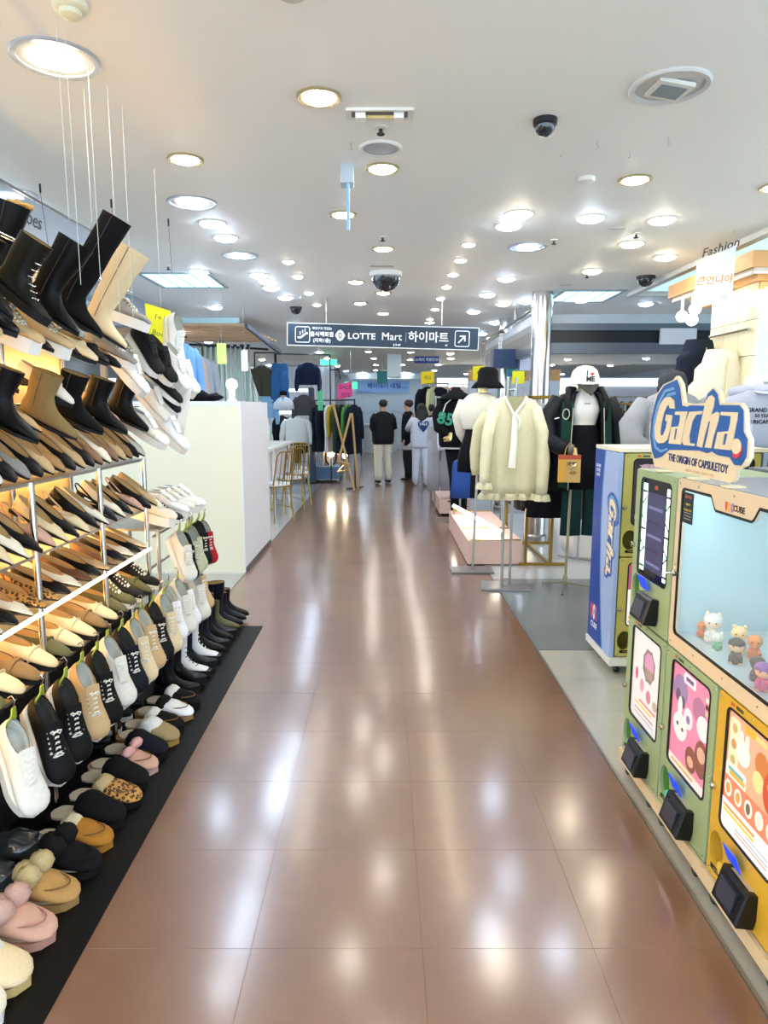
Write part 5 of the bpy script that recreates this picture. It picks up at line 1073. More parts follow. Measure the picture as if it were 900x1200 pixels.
for s_ in (-1, 1):
    t.part('hood_edge', MB().tube([(cx+s_*.07, cy+.05, 1.70), (cx+s_*.13, cy-.04, 1.70), (cx+s_*.16, cy-.11, 1.60), (cx+s_*.14, cy-.15, 1.45)], [.03, .035, .03, .02], 10), NAVY, smooth=180)
    t.part('zip', MB().tube([(cx+s_*.125, cy-.165, 1.55), (cx+s_*.14, cy-.185, 1.2), (cx+s_*.15, cy-.19, .88)], .0035, 6), pla('zip_cream', '#c9c6ae', .4))
t.part('sleeve', MB().tube([(cx-.20, cy, 1.62), (cx-.30, cy-.02, 1.45), (cx-.30, cy-.08, 1.28), (cx-.20, cy-.20, 1.22), (cx-.155, cy-.24, 1.215)], [.075, .085, .08, .065, .05], 14), NAVY, smooth=180)
t.part('sleeve', MB().tube([(cx+.20, cy, 1.62), (cx+.29, cy-.01, 1.42), (cx+.32, cy-.03, 1.22), (cx+.30, cy-.08, 1.05), (cx+.28, cy-.10, 1.0)], [.075, .085, .08, .07, .055], 14), NAVY, smooth=180)
t.part('sleeve_stripe', MB().tube([(cx-.255, cy-.095, 1.46), (cx-.22, cy-.10, 1.47)], .005, 6), WHITE)
t.part('cuff', MB().tube([(cx-.16, cy-.235, 1.215), (cx-.135, cy-.25, 1.212)], [.05, .045], 14), pla('cuff_stripe', '#5d5f5c'))
t.part('logo_patch', plate([ell(0, 0, .03, .045, 16), ell(0, 0, .024, .038, 16)], .001, FY(cx-.185, cy-.176, 1.50)), pla('zip_cream', '#c9c6ae', .4))
t.part('hand', put(hand_mb(-1, .85), cx-.13, cy-.26, 1.20, 0, 0, -60, 1.05), GOLDM); t.part('hand', put(hand_mb(1), cx+.27, cy-.11, .985), GOLDM)
t.part('neck', MB().lathe((cx, cy, 1.68), [(.05, 0), (.045, .1), (.02, .11)], 14), GOLDM)
t = Thing('cap', 'white baseball cap with black visor and heart lettering on the mannequin with the paper bag', 'hat', (cx, cy-.02, 1.755))
hm = Matrix.Translation((cx+.0, cy-.02, 1.757)) @ Matrix.Scale(1.22, 4)
t.part('crown', MB().lathe((0, 0, 0), [(.093, -.015), (.096, 0), (.094, .04), (.08, .08), (.05, .105), (.01, .115)], 24, False).xf(hm), fab('cap_white', '#ece9e0', bump=.1), smooth=180)
t.part('visor', MB().rings([[(.075*math.cos(a)*q, -.08-.07*(1-abs(math.cos(a))**2)*q-.0, -.012-.075*(1-abs(math.cos(a)))*q+dz) for a in [PI*k/12 for k in range(13)]] for q, dz in ((1, 0), (1, -.006))]).xf(hm), pla('cap_black', '#15161a', .6))
Mc = FY(cx+.0, cy-.138, 1.805)
t.part('cap_text', text('I', .06, Mc @ Matrix.Translation((-.016, .022, 0)), .002, bold=.03), BLK); t.part('cap_text', text('ME', .055, Mc @ Matrix.Translation((.012, -.024, 0)), .002, bold=.04), BLK)
t.part('heart', plate([(0, -.018), (.016, 0), (.014, .01), (.007, .012), (0, .006), (-.007, .012), (-.014, .01), (-.016, 0)], .002, Mc @ Matrix.Translation((.026, .019, 0))), pla('heart_red', '#d01f2e'))
t = Thing('paper_bag', 'orange-topped kraft paper bag hanging from the mannequin hand', 'bag', (1.49, 5.5, .97))
MbG = Matrix.Translation((1.50, 5.52, .955)) @ Matrix.Rotation(rad(-8), 4, 'Z')
t.part('bag_body', MB().box(-.085, .085, -.035, .035, 0, .19).xf(MbG), pla('kraft_bag', '#cdaa6c', .7)); t.part('bag_band', MB().box(-.086, .086, -.036, .036, .185, .22).xf(MbG), pla('bag_orange', '#b2503a', .6))
t.part('bag_side', MB().box(-.087, -.035, -.037, -.035, .0, .185).xf(MbG), pla('bag_yellow', '#d9a43a', .6))
for s_ in (-1, 1): t.part('handle', MB().tube([(-.045, s_*.03, .215), (-.03, s_*.015, .28), (0, 0, .315), (.03, s_*.015, .28), (.045, s_*.03, .215)], .003, 6).xf(MbG), pla('rope', '#c4a060', .7))
t.part('bag_text', text('예쁘다', .045, FY(1.525, 5.478, 1.10), .0006), BLK); t.part('bag_text', text('사장님', .03, FY(1.53, 5.478, 1.03), .0006), BLK)
garment('trousers', '#1d3a3c', 1.80, 6.15, 1.40, 4, 'dark green trousers hanging behind the paper-bag mannequin', None, name='trousers')
garment('skirt', '#12131a', 1.55, 6.25, 1.35, 0, 'black skirt hanging left behind the paper-bag mannequin')
# ---------------------------------------------------------------- 4 grey sweater mannequin + beanie
t = Thing('mannequin', 'mannequin in a loose grey sweater and dark beanie behind the big sign', 'mannequin', (2.06, 5.0, 0)); cx2, cy2 = 2.07, 4.98
GR = fab('grey_mohair', '#8f9298', bump=.9, nscale=120)
t.part('sweater', MB().rings(R2([(1.66, .09, .08, 0), (1.63, .16, .10, .1), (1.55, .23, .14, .3), (1.4, .25, .16, .5), (1.25, .25, .17, .8), (1.15, .22, .15, .8)], x=cx2, y=cy2)), GR, smooth=180)
t.part('sleeve', MB().tube([(cx2-.18, cy2, 1.58), (cx2-.29, cy2-.04, 1.42), (cx2-.31, cy2-.12, 1.30), (cx2-.22, cy2-.22, 1.25)], [.08, .095, .085, .06], 14), GR, smooth=180)
t.part('sleeve', MB().tube([(cx2+.18, cy2, 1.58), (cx2+.30, cy2-.02, 1.42), (cx2+.33, cy2-.06, 1.25)], [.08, .095, .08], 14), GR, smooth=180)
t.part('hand', put(hand_mb(-1), cx2-.20, cy2-.25, 1.27, -50, 0, -30), GOLDM)
t.part('legs', MB().rings(R2([(1.18, .17, .12, 0), (1.0, .18, .12, .3), (.4, .16, .11, .3), (.1, .13, .10, .3)], x=cx2, y=cy2)), BLKF, smooth=180)
t.part('base_plate', MB().cyl((cx2, cy2, .002), .17, .015, 24), STEEL); t.part('pole', MB().tube([(cx2, cy2, .01), (cx2, cy2, .15)], .012), STEEL)
t.part('beanie', MB().lathe((cx2-.0, cy2, 1.66), [(.10, 0), (.105, .035), (.10, .045), (.10, .09), (.07, .14), (.02, .155)], 22).xf(Matrix.Translation((0, 0, 0))), fab('charcoal_knit', '#3a3d44', bump=1, nscale=60), smooth=180)
# ---------------------------------------------------------------- 5 hoodie + cap mannequin at right edge
t = Thing('mannequin', 'mannequin in a pale grey printed hoodie and cap at the right edge', 'mannequin', (2.42, 4.5, 0)); cx3, cy3 = 2.42, 4.50
HG = fab('hoodie_grey', '#aab0c0')
t.part('hoodie', MB().rings(R2([(1.66, .10, .09, 0), (1.62, .17, .11, .1), (1.54, .23, .14, .2), (1.42, .25, .15, .3), (1.33, .25, .16, .6), (1.29, .22, .14, .6)], x=cx3, y=cy3)), HG, smooth=180)
t.part('sleeve', MB().tube([(cx3-.17, cy3, 1.57), (cx3-.26, cy3-.02, 1.42), (cx3-.27, cy3-.05, 1.33)], [.07, .075, .05], 12), HG, smooth=180)
t.part('hood', MB().ball((cx3-.02, cy3+.03, 1.65), (.15, .10, .055), 14, 8), HG, smooth=180)
for s_, dz, sz in (('GRAND PRIX', 1.535, .036), ('50 YEARS', 1.50, .03), ('AMERICAN MILES', 1.462, .036)):
    t.part('print', text(s_, sz, FY(cx3-.02, cy3-.152+(.012 if dz > 1.5 else 0), dz), .001, bold=.02), BLKF)
t.part('striped_trousers', MB().rings(R2([(1.32, .18, .13, 0), (1.2, .19, .13, .3), (.4, .17, .12, .3), (.1, .14, .11, .3)], x=cx3, y=cy3)), fab('dark_stripe', '#2a2c33'), smooth=180)
for k in range(9): t.part('stripe', MB().tube([(cx3-.16+.04*k, cy3-.115-.02*math.sin(PI*(k+.5)/9), 1.30), (cx3-.15+.04*k, cy3-.12-.02*math.sin(PI*(k+.5)/9), 1.0)], .004, 5), pla('stripe_white', '#c9cbd0'))
t.part('cap_crown', MB().lathe((cx3+.02, cy3, 1.66), [(.10, 0), (.10, .04), (.085, .08), (.04, .11), (.01, .115)], 22), pla('cap_pale', '#d3d6e2', .7), smooth=180)
t.part('cap_visor', MB().rings([[(cx3+.02+.085*math.cos(a), cy3-.08-.07*math.sin(a)*1, 1.66-.02*math.sin(a)+dz) for a in [PI*k/12 for k in range(13)]] for dz in (0, -.006)]), pla('cap_pale', '#d3d6e2', .7))
t.part('cap_text', text('VINTAGE', .022, FY(cx3+.03, cy3-.103, 1.705), .001), BLKF)
t.part('base_plate', MB().cyl((cx3, cy3, .002), .16, .1, 24, .15), STEEL)
# ---------------------------------------------------------------- white-walled kiosk with wood canopy
WT = pla('kiosk_white', '#dfe2ec', .45); WTILE = mat('glossy_cream_tile', hexc('#efe6c4'), .18); WOODC = mat('canopy_wood', hexc('#d6a469'), .5, nz=.15, nscale=8)
t = Thing('kiosk', 'white-walled shop kiosk with a pale wooden canopy and hanging globe lamps', 'kiosk', (4.0, 5.9, 0))
t.part('front_wall', B(2.93, 5.6, 5.5, 5.6, 0, 2.58), WT, smooth=0)
for i in range(3):
    for j in range(9): t.part('wall_tile', B(2.905, 2.93, 5.5+.25*i+.003, 5.75+.25*i-.003, .28*j+.003, .28*j+.277), WTILE, smooth=0)
t.part('inner_wall', B(2.93, 3.0, 5.6, 6.25, 0, 2.58), WT, smooth=0)
t.part('canopy', B(2.77, 5.6, 5.35, 6.9, 2.60, 2.72), WOODC, smooth=0)
t.part('canopy_soffit', B(2.80, 5.6, 5.38, 6.87, 2.575, 2.60), pla('soffit', '#d9d2c4', .5), smooth=0)
for k in range(2): t.part('wood_step', B(2.86+.05*k, 5.6, 5.44+.04*k, 6.6-.1*k, 2.52-.06*k, 2.575-.06*k), WOODC, smooth=0)
t.part('wall_bar', MB().tube([(2.88, 5.55, 2.17), (2.88, 6.2, 2.17)], .012, 8), STEEL)
t.part('lamp_track', B(2.79, 2.82, 5.4, 6.85, 2.56, 2.576), WHITE, smooth=0); t.part('lamp_track', B(2.8, 5.5, 5.385, 5.41, 2.56, 2.576), WHITE, smooth=0)
for i, (x, y, z) in enumerate(((2.80, 6.62, 2.40), (2.80, 6.35, 2.43), (2.80, 6.40, 2.34), (2.80, 5.72, 2.42), (2.94, 5.40, 2.41), (3.6, 5.40, 2.41))):
    t.part('lamp_rod', MB().tube([(x, y, 2.57), (x, y, z+.05)], .014, 8), WHITE); t.part('globe_bulb', MB().ball((x, y, z), .052, 14, 10), glow('bulb_warm', '#fff1d2', 4.5), smooth=180)
garment('vest', '#1c2434', 2.72, 6.05, 2.13, 20, 'dark navy padded vest hanging at the kiosk wall behind the cream one', None, name='puffer_vest', over={'hanger': STEEL}, scale=1.2)
garment('vest', '#efe4cc', 2.76, 5.72, 2.02, 8, 'cream padded vest hanging on the kiosk corner', None, name='puffer_vest', scale=1.2)
t = Thing('hanging_sign', 'white hanging sign with yellow lettering below a black script cut-out, before the canopy', 'sign', (2.5, 5.32, 2.2))
Ms = FR((2.38, 5.42, 2.30), Vector((1, -.55, 0)).normalized(), Vector((.0, -.0, 1)))
t.part('board', plate([(0, .0), (.26, .06), (.26, .44), (0, .34)], .01, Ms), pla('sign_pale', '#ccd2e4', .5))
t.part('sign_text', text('큰언니야', .068, Ms @ Matrix.Translation((.13, .20, .0102)), .001, shear=.1, bold=.015), pla('sign_yellow', '#c98f10'))
t.part('sign_text', text('의류', .024, Ms @ Matrix.Translation((.2, .07, .0102)), .001), pla('sign_grey', '#8f94a4'))
t.part('script_lettering', text('Fashion', .085, Ms @ Matrix.Translation((0.15, .43, .0)) @ Matrix.Rotation(rad(14), 4, 'Z'), .008, shear=.4, bold=.01), pla('script_dark', '#33302c'))
for u in (.02, .24): t.part('string', MB().tube([Ms @ Vector((u, .36+.2*u, 0)), tuple((Ms @ Vector((u, 0, 0))).xy)+(CE,)], .0015, 5), STEEL)
# ---------------------------------------------------------------- steel fascia and columns
SF = mat('fascia_grey', hexc('#5f6a78'), .35, .5); SFD = pla('fascia_dark', '#1c232e', .3); SFL = pla('fascia_light', '#a9b2bc', .35)
t = Thing('steel_fascia', 'grey steel beam frame running over the shop behind the chrome column', 'beam', (3.4, 8.2, 2.1))
for z0, z1, m_ in ((2.52, 2.62, SFL), (2.44, 2.52, SF), (2.30, 2.44, SFD), (2.26, 2.30, SF), (2.18, 2.26, SF)):
    t.part('beam_layer', B(1.84, 6.5, 8.15+(.04 if m_ is SFD else 0), 8.3, z0, z1), m_, smooth=0)
    t.part('beam_layer', B(1.74, 1.84, 8.15, 12.0, z0, z1), m_, smooth=0)
t.part('beam_sign', B(3.2, 3.62, 8.12, 8.15, 2.28, 2.46), pla('pale_lilac', '#c4c4cf', .5), smooth=0)
t.part('beam_pipe', MB().tube([(1.70, 8.1, 2.66), (1.70, 12.0, 2.66)], .02, 8), CHROME)
for x, y, r in ((1.80, 8.02, .115), (1.80, 10.4, .10)):
    t = Thing('chrome_column', 'shiny chrome column under the steel beam, the %s one' % ('near' if y < 9 else 'far, slimmer looking'), 'column', (x, y, 0))
    t.part('shaft', MB().lathe((x, y, 0), [(r, 0), (r, CE)], 28), CHROME); t.part('base_ring', MB().lathe((x, y, 0), [(r+.02, 0), (r+.02, .05), (r, .07)], 28), STEEL)
t = Thing('box_sign', 'blue and white box sign hanging left of the chrome column', 'sign', (1.85, 9.2, 2.2))
t.part('sign_body', B(1.45, 2.05, 9.25, 9.5, 2.08, 2.32), pla('sign_navy', '#1c3052', .4), smooth=0); t.part('sign_face', B(1.80, 2.05, 9.22, 9.25, 2.04, 2.42), pla('sign_pale', '#ccd2e4', .5), smooth=0)
t.part('sign_text', text('세일', .08, FY(1.92, 9.218, 2.26), .002), pla('sign_yellow', '#c98f10')); t.part('bracket', MB().tube([(1.75, 9.4, 2.32), (1.75, 9.4, CE)], .01), STEEL)
t = Thing('hanging_flag', 'teal hanging flag between the two chrome columns', 'sign', (1.9, 9.0, 2.0))
t.part('flag', B(1.72, 1.98, 9.7, 9.72, 1.98, 2.22), pla('teal_flag', '#3f8f9a', .6), smooth=0); t.part('flag_text', text('옷', .12, FY(1.85, 9.698, 2.10), .002), pla('flag_pale', '#a9d4da')); t.part('string', MB().tube([(1.85, 9.71, 2.22), (1.85, 9.71, CE)], .003, 5), STEEL)
t = Thing('yellow_sign', 'small yellow card hanging left of the chrome columns', 'sign', (1.74, 9.0, 1.86)); t.part('card', B(1.66, 1.82, 9.0, 9.004, 1.86, 2.02), pla('yellow_card', '#d9da1e', .6)); t.part('string', MB().tube([(1.74, 9.0, 2.02), (1.74, 9.0, CE)], .002, 5), STEEL)
# ---------------------------------------------------------------- pink platforms, tube light
PINK = pla('pink_platform', '#e3bfb0', .5)
t = Thing('display_platform', 'low pink platform with gold strips and a glowing tube lamp leaning on it', 'platform', (1.1, 7.6, 0))
t.part('body', B(.835, 1.37, 6.64, 8.65, .012, .245), PINK, smooth=0)
for y in (6.66, 7.35, 8.6): t.part('gold_strip', B(.86, 1.36, y, y+.03, .245, .257), GOLD, smooth=0)
t.part('tube_lamp', MB().tube([(.86, 8.3, .36), (1.17, 6.75, .32)], .02, 10), glow('tube_warm', '#fff0d8', 16)); t.part('lamp_stand', MB().tube([(.865, 8.32, .25), (.865, 8.32, .36)], .012, 8), GOLD); t.part('lamp_stand', MB().tube([(1.18, 6.73, .25), (1.18, 6.73, .33)], .012, 8), GOLD)
t = Thing('display_platform', 'smaller pink platform farther along the aisle edge', 'platform', (1.0, 10.3, 0))
t.part('body', B(.80, 1.25, 9.75, 11.3, .04, .25), PINK, smooth=0); t.part('foot', B(.84, 1.2, 9.8, 11.2, 0, .04), BLK, smooth=0); t.part('gold_strip', B(.83, 1.0, 9.77, 9.8, .25, .26), GOLD, smooth=0); t.part('dark_slot', B(.92, 1.2, 9.745, 9.75, .21, .225), BLK, smooth=0)
# ---------------------------------------------------------------- gold racks with garments
t = Thing('gold_rack', 'square gold tube clothes rack behind the ivory sweater stand', 'clothes rack', (1.5, 7.1, 0))
GB = mat('brass_bar', hexc('#b08f45'), .3, .9)
for x, y in ((1.40, 6.62), (1.65, 6.62), (1.40, 7.7), (1.9, 7.7)): t.part('post', B(x-.014, x+.014, y-.014, y+.014, .03, 1.66), GB, smooth=0)
t.part('base_bar', B(1.34, 1.80, 6.606, 6.634, .005, .033), GB, smooth=0); t.part('base_bar', B(1.40, 1.92, 7.69, 7.715, .005, .033), GB, smooth=0); t.part('base_bar', B(1.626, 1.654, 6.62, 7.7, .005, .033), GB, smooth=0)
t.part('rail', B(1.386, 1.414, 6.62, 7.7, 1.64, 1.668), GB, smooth=0); t.part('rail', B(1.636, 1.664, 6.62, 7.7, 1.64, 1.668), GB, smooth=0); t.part('rail', B(1.386, 1.664, 6.606, 6.634, 1.64, 1.668), GB, smooth=0)
rail_fill(1.40, 6.7, 1.40, 7.65, 1.64, .105, ['trousers', 'top', 'coat', 'skirt'], [('black', '#15161b'), ('beige', '#b5945c'), ('black', '#191a20'), ('dark grey', '#3a3c42')], 'on the gold rack behind the ivory sweater', 'clothes on the gold rack', 90)
t = rail_rack('gold_rack', 'second gold rack along the back of the bright shop floor', 1.9, 8.4, 3.4, 8.9, 1.6, GB)
rail_fill(1.95, 8.42, 3.35, 8.88, 1.6, .12, ['top', 'coat', 'knit', 'trousers'], [('blue', '#6c8fc0'), ('white', '#dfe3e8'), ('brown', '#6b4f3c'), ('black', '#17181e'), ('grey', '#8d929c'), ('cream', '#d9d0b8')], 'on the second gold rack', 'clothes on the second gold rack', 80)
rail_rack('clothes_rack', 'steel clothes rack right of the grey sweater mannequin', 2.0, 6.9, 2.6, 7.6, 1.55, STEEL)
rail_fill(2.02, 6.93, 2.58, 7.57, 1.55, .1, ['coat', 'top'], [('brown', '#6e5238'), ('black', '#17181e'), ('cream', '#d9cfb4'), ('dark red', '#5e2026')], 'on the steel rack behind the capped mannequin', 'clothes on the steel rack', 60)
single('white_box', B(1.98, 2.35, 7.0, 7.5, .001, .3), pla('white_box', '#e6e2e0', .5), 'white box on the bright tile floor under the racks', 'box', smooth=0)
# low rack beyond the platform
rail_rack('clothes_rack', 'low rack with blue and black clothes beside the pink platform', 1.0, 8.9, 1.55, 8.95, .98, STEEL)
for i, (c, k_, x, lab) in enumerate((('#2c4f96', 'skirt', 1.02, 'short blue skirt hanging low behind the bucket-hat mannequin'), ('#15161b', 'skirt', 1.25, 'black skirt beside the blue skirt on the low rack'), ('#2b3a5c', 'skirt', 1.45, 'dark denim skirt at the right of the low rack'))):
    garment(k_, c, x, 8.92, .92, 0, lab, scale=.68)
# ---------------------------------------------------------------- varsity mannequin (at 9.4 m)
t = Thing('mannequin', 'mannequin in a black varsity jacket with green letters standing at the aisle edge', 'mannequin', (.97, 9.4, 0)); cx4, cy4 = .98, 9.4
VB = fab('varsity_black', '#0c0e14')
t.part('jacket', MB().rings(R2([(1.72, .09, .08, 0), (1.69, .16, .10, .1), (1.6, .23, .13, .2), (1.3, .24, .15, .4), (1.05, .23, .15, .6), (1.0, .2, .13, .4)], x=cx4, y=cy4)), VB, smooth=180)
t.part('sleeve', MB().tube([(cx4-.16, cy4, 1.63), (cx4-.25, cy4-.05, 1.45), (cx4-.24, cy4-.14, 1.28), (cx4-.13, cy4-.24, 1.20)], [.075, .085, .075, .055], 12), VB, smooth=180)
t.part('sleeve', MB().tube([(cx4+.16, cy4, 1.63), (cx4+.27, cy4-.02, 1.45), (cx4+.29, cy4-.05, 1.15)], [.075, .085, .06], 12), VB, smooth=180)
t.part('sleeve_print', text('85', .22, FY(cx4-.16, cy4-.215, 1.40) @ Matrix.Rotation(rad(-12), 4, 'Z'), .004, bold=.03), pla('varsity_green', '#2f8f78')); 
t.part('shoulder_piping', MB().tube([(cx4-.05, cy4-.10, 1.69), (cx4-.15, cy4-.12, 1.6), (cx4-.2, cy4-.13, 1.45)], .008, 6), WHITE)
t.part('collar_wing', MB().lathe((cx4, cy4, 1.66), [(.24, 0), (.2, .05), (.08, .12), (.05, .17)], 20), VB, smooth=180)
t.part('hand', put(hand_mb(-1), cx4-.10, cy4-.27, 1.19, -40, 0, -30, 1.1), GOLDM)
t.part('trousers', MB().tube([(cx4+.02, cy4, 1.05), (cx4+.05, cy4, .6), (cx4+.06, cy4-.02, .1)], [.17, .13, .11], 14), BLKF, smooth=180)
t.part('cuff_stripe', MB().lathe((cx4-.0, cy4, 1.0), [(.215, 0), (.22, .02)], 20), pla('stripe_white', '#c9cbd0'))
t.part('base_plate', B(cx4-.22, cx4+.2, cy4-.2, cy4+.2, .002, .015), STEEL); 
t.part('shoe', MB().ball((cx4-.02, cy4-.12, .06), (.06, .13, .045), 12, 8), BLK)
garment('trousers', '#a4a6ae', .82, 9.95, 1.35, 0, 'pale grey trousers hanging left of the varsity mannequin')
garment('shirt', '#dfe5ee', 1.12, 9.9, 1.62, 0, 'white shirt hanging behind the varsity mannequin')
rail_rack('clothes_rack', 'rack behind the varsity mannequin', .75, 10.02, 1.6, 10.02, 1.7, STEEL)
# ================================================================== HANGING DIRECTION SIGN
SGN = pla('sign_slate', '#132a3e', .35); SWH = pla('sign_letter', '#e4ebf0', .5)
SY = 8.5
t = Thing('direction_sign', 'long dark blue hanging direction sign with white lettering across the aisle', 'sign', (-.015, SY, 2.23))
Mg = FR((-1.175, SY, 2.305), Vector((2.315, 0, -.062)).normalized(), Vector((.027, 0, 1)).normalized())
t.part('board', plate(rrect(0, 0, 2.318, .262, .004), .04, Mg, -.04), SGN)
t.part('border', plate([rrect(-.004, -.004, 2.322, .266, .004), rrect(.004, .004, 2.314, .258, .004)], .002, Mg), SWH)
def gt(s, u, v, sz, b=.02, sx=1, m=SWH): t.part('sign_lettering', text(s, sz, Mg @ Matrix.Translation((u, v, .001)), .0015, bold=b, sx=sx), m)
def frame_sq(u0, v0, u1, v1, w_=.008, r=.025): t.part('pictogram_frame', plate([rrect(u0, v0, u1, v1, r), rrect(u0+w_, v0+w_, u1-w_, v1-w_, r-.008)], .002, Mg), SWH)
frame_sq(.095, .035, .275, .225)
t.part('pictogram', plate([(.125, .085), (.125, .105), (.16, .105), (.225, .155), (.25, .155), (.25, .135), (.23, .135), (.168, .085)], .002, Mg), SWH)
for k in range(3): t.part('pictogram', plate([(.15+.03*k, .125+.018*k), (.16+.03*k, .125+.018*k), (.16+.03*k, .165+.018*k), (.15+.03*k, .165+.018*k)], .002, Mg), SWH)
gt('북대구의 맛있는', .42, .205, .036, .01); gt('음식백화점', .42, .135, .062, .02); gt('(지하1층)', .42, .062, .055, .02)
t.part('emblem', plate([[(.64+.062, .13), (.64+.03, .18), (.64, .197), (.64-.03, .18), (.64-.062, .13), (.64-.03, .08), (.64, .063), (.64+.03, .08)], ell(.64, .13, .022, .036, 14)], .002, Mg), SWH)
t.part('emblem', plate(ell(.64, .13, .010, .024, 12), .002, Mg), SWH)
gt('LOTTE', .90, .125, .10, .012, 1.12); gt('Mart', 1.265, .13, .125, .002, 1.02); gt('2·3·4F', 1.33, .035, .036)
t.part('divider', plate([(1.435, .07), (1.44, .07), (1.44, .19), (1.435, .19)], .002, Mg), pla('sign_grey', '#8f94a4'))
gt('하이마트', 1.71, .13, .135, .015, 1.0); gt('4F', 1.93, .045, .03)
frame_sq(2.03, .035, 2.21, .225)
t.part('pictogram_arrow', plate([(2.07, .085), (2.08, .075), (2.145, .14), (2.145, .10), (2.16, .10), (2.16, .168), (2.09, .168), (2.09, .153), (2.133, .153)], .002, Mg), SWH)
for x in (-.70, .70):
    t.part('hanging_rod', MB().tube([(x, SY+.02, 2.54), (x, SY+.02, CE)], .008, 6), STEEL)
# ================================================================== PARTITION AND SALON CORNER (left)
t = Thing('partition', 'tall cream and white partition block beside the aisle behind the shoes', 'partition', (-2.2, 7.05, 0))
CRW = pla('partition_cream', '#e8e2c8', .5); WHW = pla('partition_white', '#dfe2ea', .45)
t.part('front_panel', B(-3.1, -1.325, 6.34, 6.37, .002, 1.575), CRW, smooth=0)
t.part('side_panel', B(-1.335, -1.315, 6.37, 7.78, .002, 1.61), WHW, smooth=0)
t.part('corner_trim', B(-1.325, -1.313, 6.338, 6.372, .002, 1.61), WHW, smooth=0)
t.part('top_cap', B(-3.1, -1.325, 6.335, 6.60, 1.575, 1.61), pla('cap_white', '#e6eaf0', .35), smooth=0)
t.part('back_panel', B(-3.1, -1.335, 7.75, 7.78, .002, 1.2), WHW, smooth=0)
t.part('skirting', B(-1.312, -1.309, 6.34, 7.78, .002, .05), pla('edge_grey', '#55585a'), smooth=0)
t = Thing('globe_lamp', 'lit globe lamp on a white stand on top of the partition', 'lamp', (-1.42, 6.47, 1.611))
t.part('stand', MB().lathe((-1.42, 6.47, 1.611), [(.045, 0), (.045, .015), (.03, .02), (.032, .1), (.025, .12)], 18), WHITE)
t.part('globe', MB().ball((-1.42, 6.47, 1.765), .052, 16, 12), glow('globe_white', '#fdfbf6', 8), smooth=180)
for i, (x, s_) in enumerate(((-1.82, .16), (-1.62, .10))):
    single('folded_clothes', MB().ball((x, 6.52, 1.60+s_*.28), (s_, .09, s_*.38), 14, 8, .5).xf(Matrix.Translation((0, 0, .02))), BLKF, ('black clothes heaped on the left part of the partition', 'smaller black heap beside the globe lamp')[i], 'clothing', smooth=180)
t = Thing('wooden_tray', 'thin wooden tray with small dark goods on the partition top', 'tray', (-2.0, 6.45, 1.611))
t.part('tray', B(-2.12, -1.92, 6.38, 6.52, 1.611, 1.628), pla('tray_wood', '#a8784a', .5)); t.part('goods', B(-2.09, -1.96, 6.41, 6.5, 1.628, 1.70), pla('goods_grey', '#5c6470', .4))
# table and chairs behind the partition
t = Thing('nail_table', 'long white table behind the partition with bottles on it', 'table', (-1.85, 9.5, 0))
t.part('table_top', B(-2.3, -1.50, 7.95, 11.2, .98, 1.02), WHITE, smooth=0)
for x, y in ((-1.54, 8.0), (-1.54, 11.1), (-2.25, 8.0), (-2.25, 11.1), (-1.54, 9.5)): t.part('leg', B(x-.02, x+.02, y-.02, y+.02, .001, .98), WHITE, smooth=0)
t.part('front_panel', B(-1.60, -1.575, 8.05, 11.1, .35, .98), WHW, smooth=0)
single('dark_cushion', MB().ball((-1.44, 8.1, .95), (.06, .2, .06), 12, 8).xf(Matrix.Translation((0, 0, 0))), pla('cushion', '#3c4656', .5), 'dark rounded pad at the near end of the white table', 'cushion', smooth=180)
t = Thing('wire_shelf', 'small white wire shelf standing on the table', 'shelf', (-1.75, 9.3, 1.02))
for x in (-1.95, -1.6):
    for y in (9.25, 9.45): t.part('post', MB().tube([(x, y, 1.02), (x, y, 1.34)], .009, 6), WHITE)
for z in (1.15, 1.25, 1.33): t.part('tier', B(-1.96, -1.59, 9.24, 9.46, z, z+.012), WHITE, smooth=0)
for i, (x, y, c, cn) in enumerate(((-1.62, 8.6, '#e87fa6', 'pink'), (-1.70, 8.75, '#dfe6f2', 'pale'), (-1.58, 8.9, '#c9d0e8', 'lilac'), (-1.66, 9.05, '#e84f7c', 'bright pink'), (-1.75, 8.5, '#f0f2f4', 'white'))):
    t = Thing('nail_bottle', '%s little bottle on the white table near the partition' % cn, 'bottle', (x, y, 1.02), 'bottles on the white table')
    t.part('glass', MB().lathe((x, y, 1.02), [(.025, 0), (.027, .03), (.02, .055), (.008, .06)], 12), pla('bot'+c[1:], c, .2)); t.part('cap', MB().lathe((x, y, 1.08), [(.011, 0), (.009, .05)], 10), WHITE)
t = Thing('pink_ball', 'small hot pink ball on a stick at the edge of the partition', 'ball', (-1.60, 8.2, 1.02)); t.part('ball', MB().ball((-1.60, 8.2, 1.46), (.045, .045, .055), 12, 10), pla('hot_pink', '#f0416c', .35)); t.part('stick', MB().tube([(-1.60, 8.2, 1.021), (-1.60, 8.2, 1.41)], .006, 6).cyl((-1.60, 8.2, 1.021), .04, .03), WHITE)
GC = mat('gold_chair', hexc('#a48a4c'), .3, .9); SEATW = pla('seat_white', '#dfe6ea', .45)
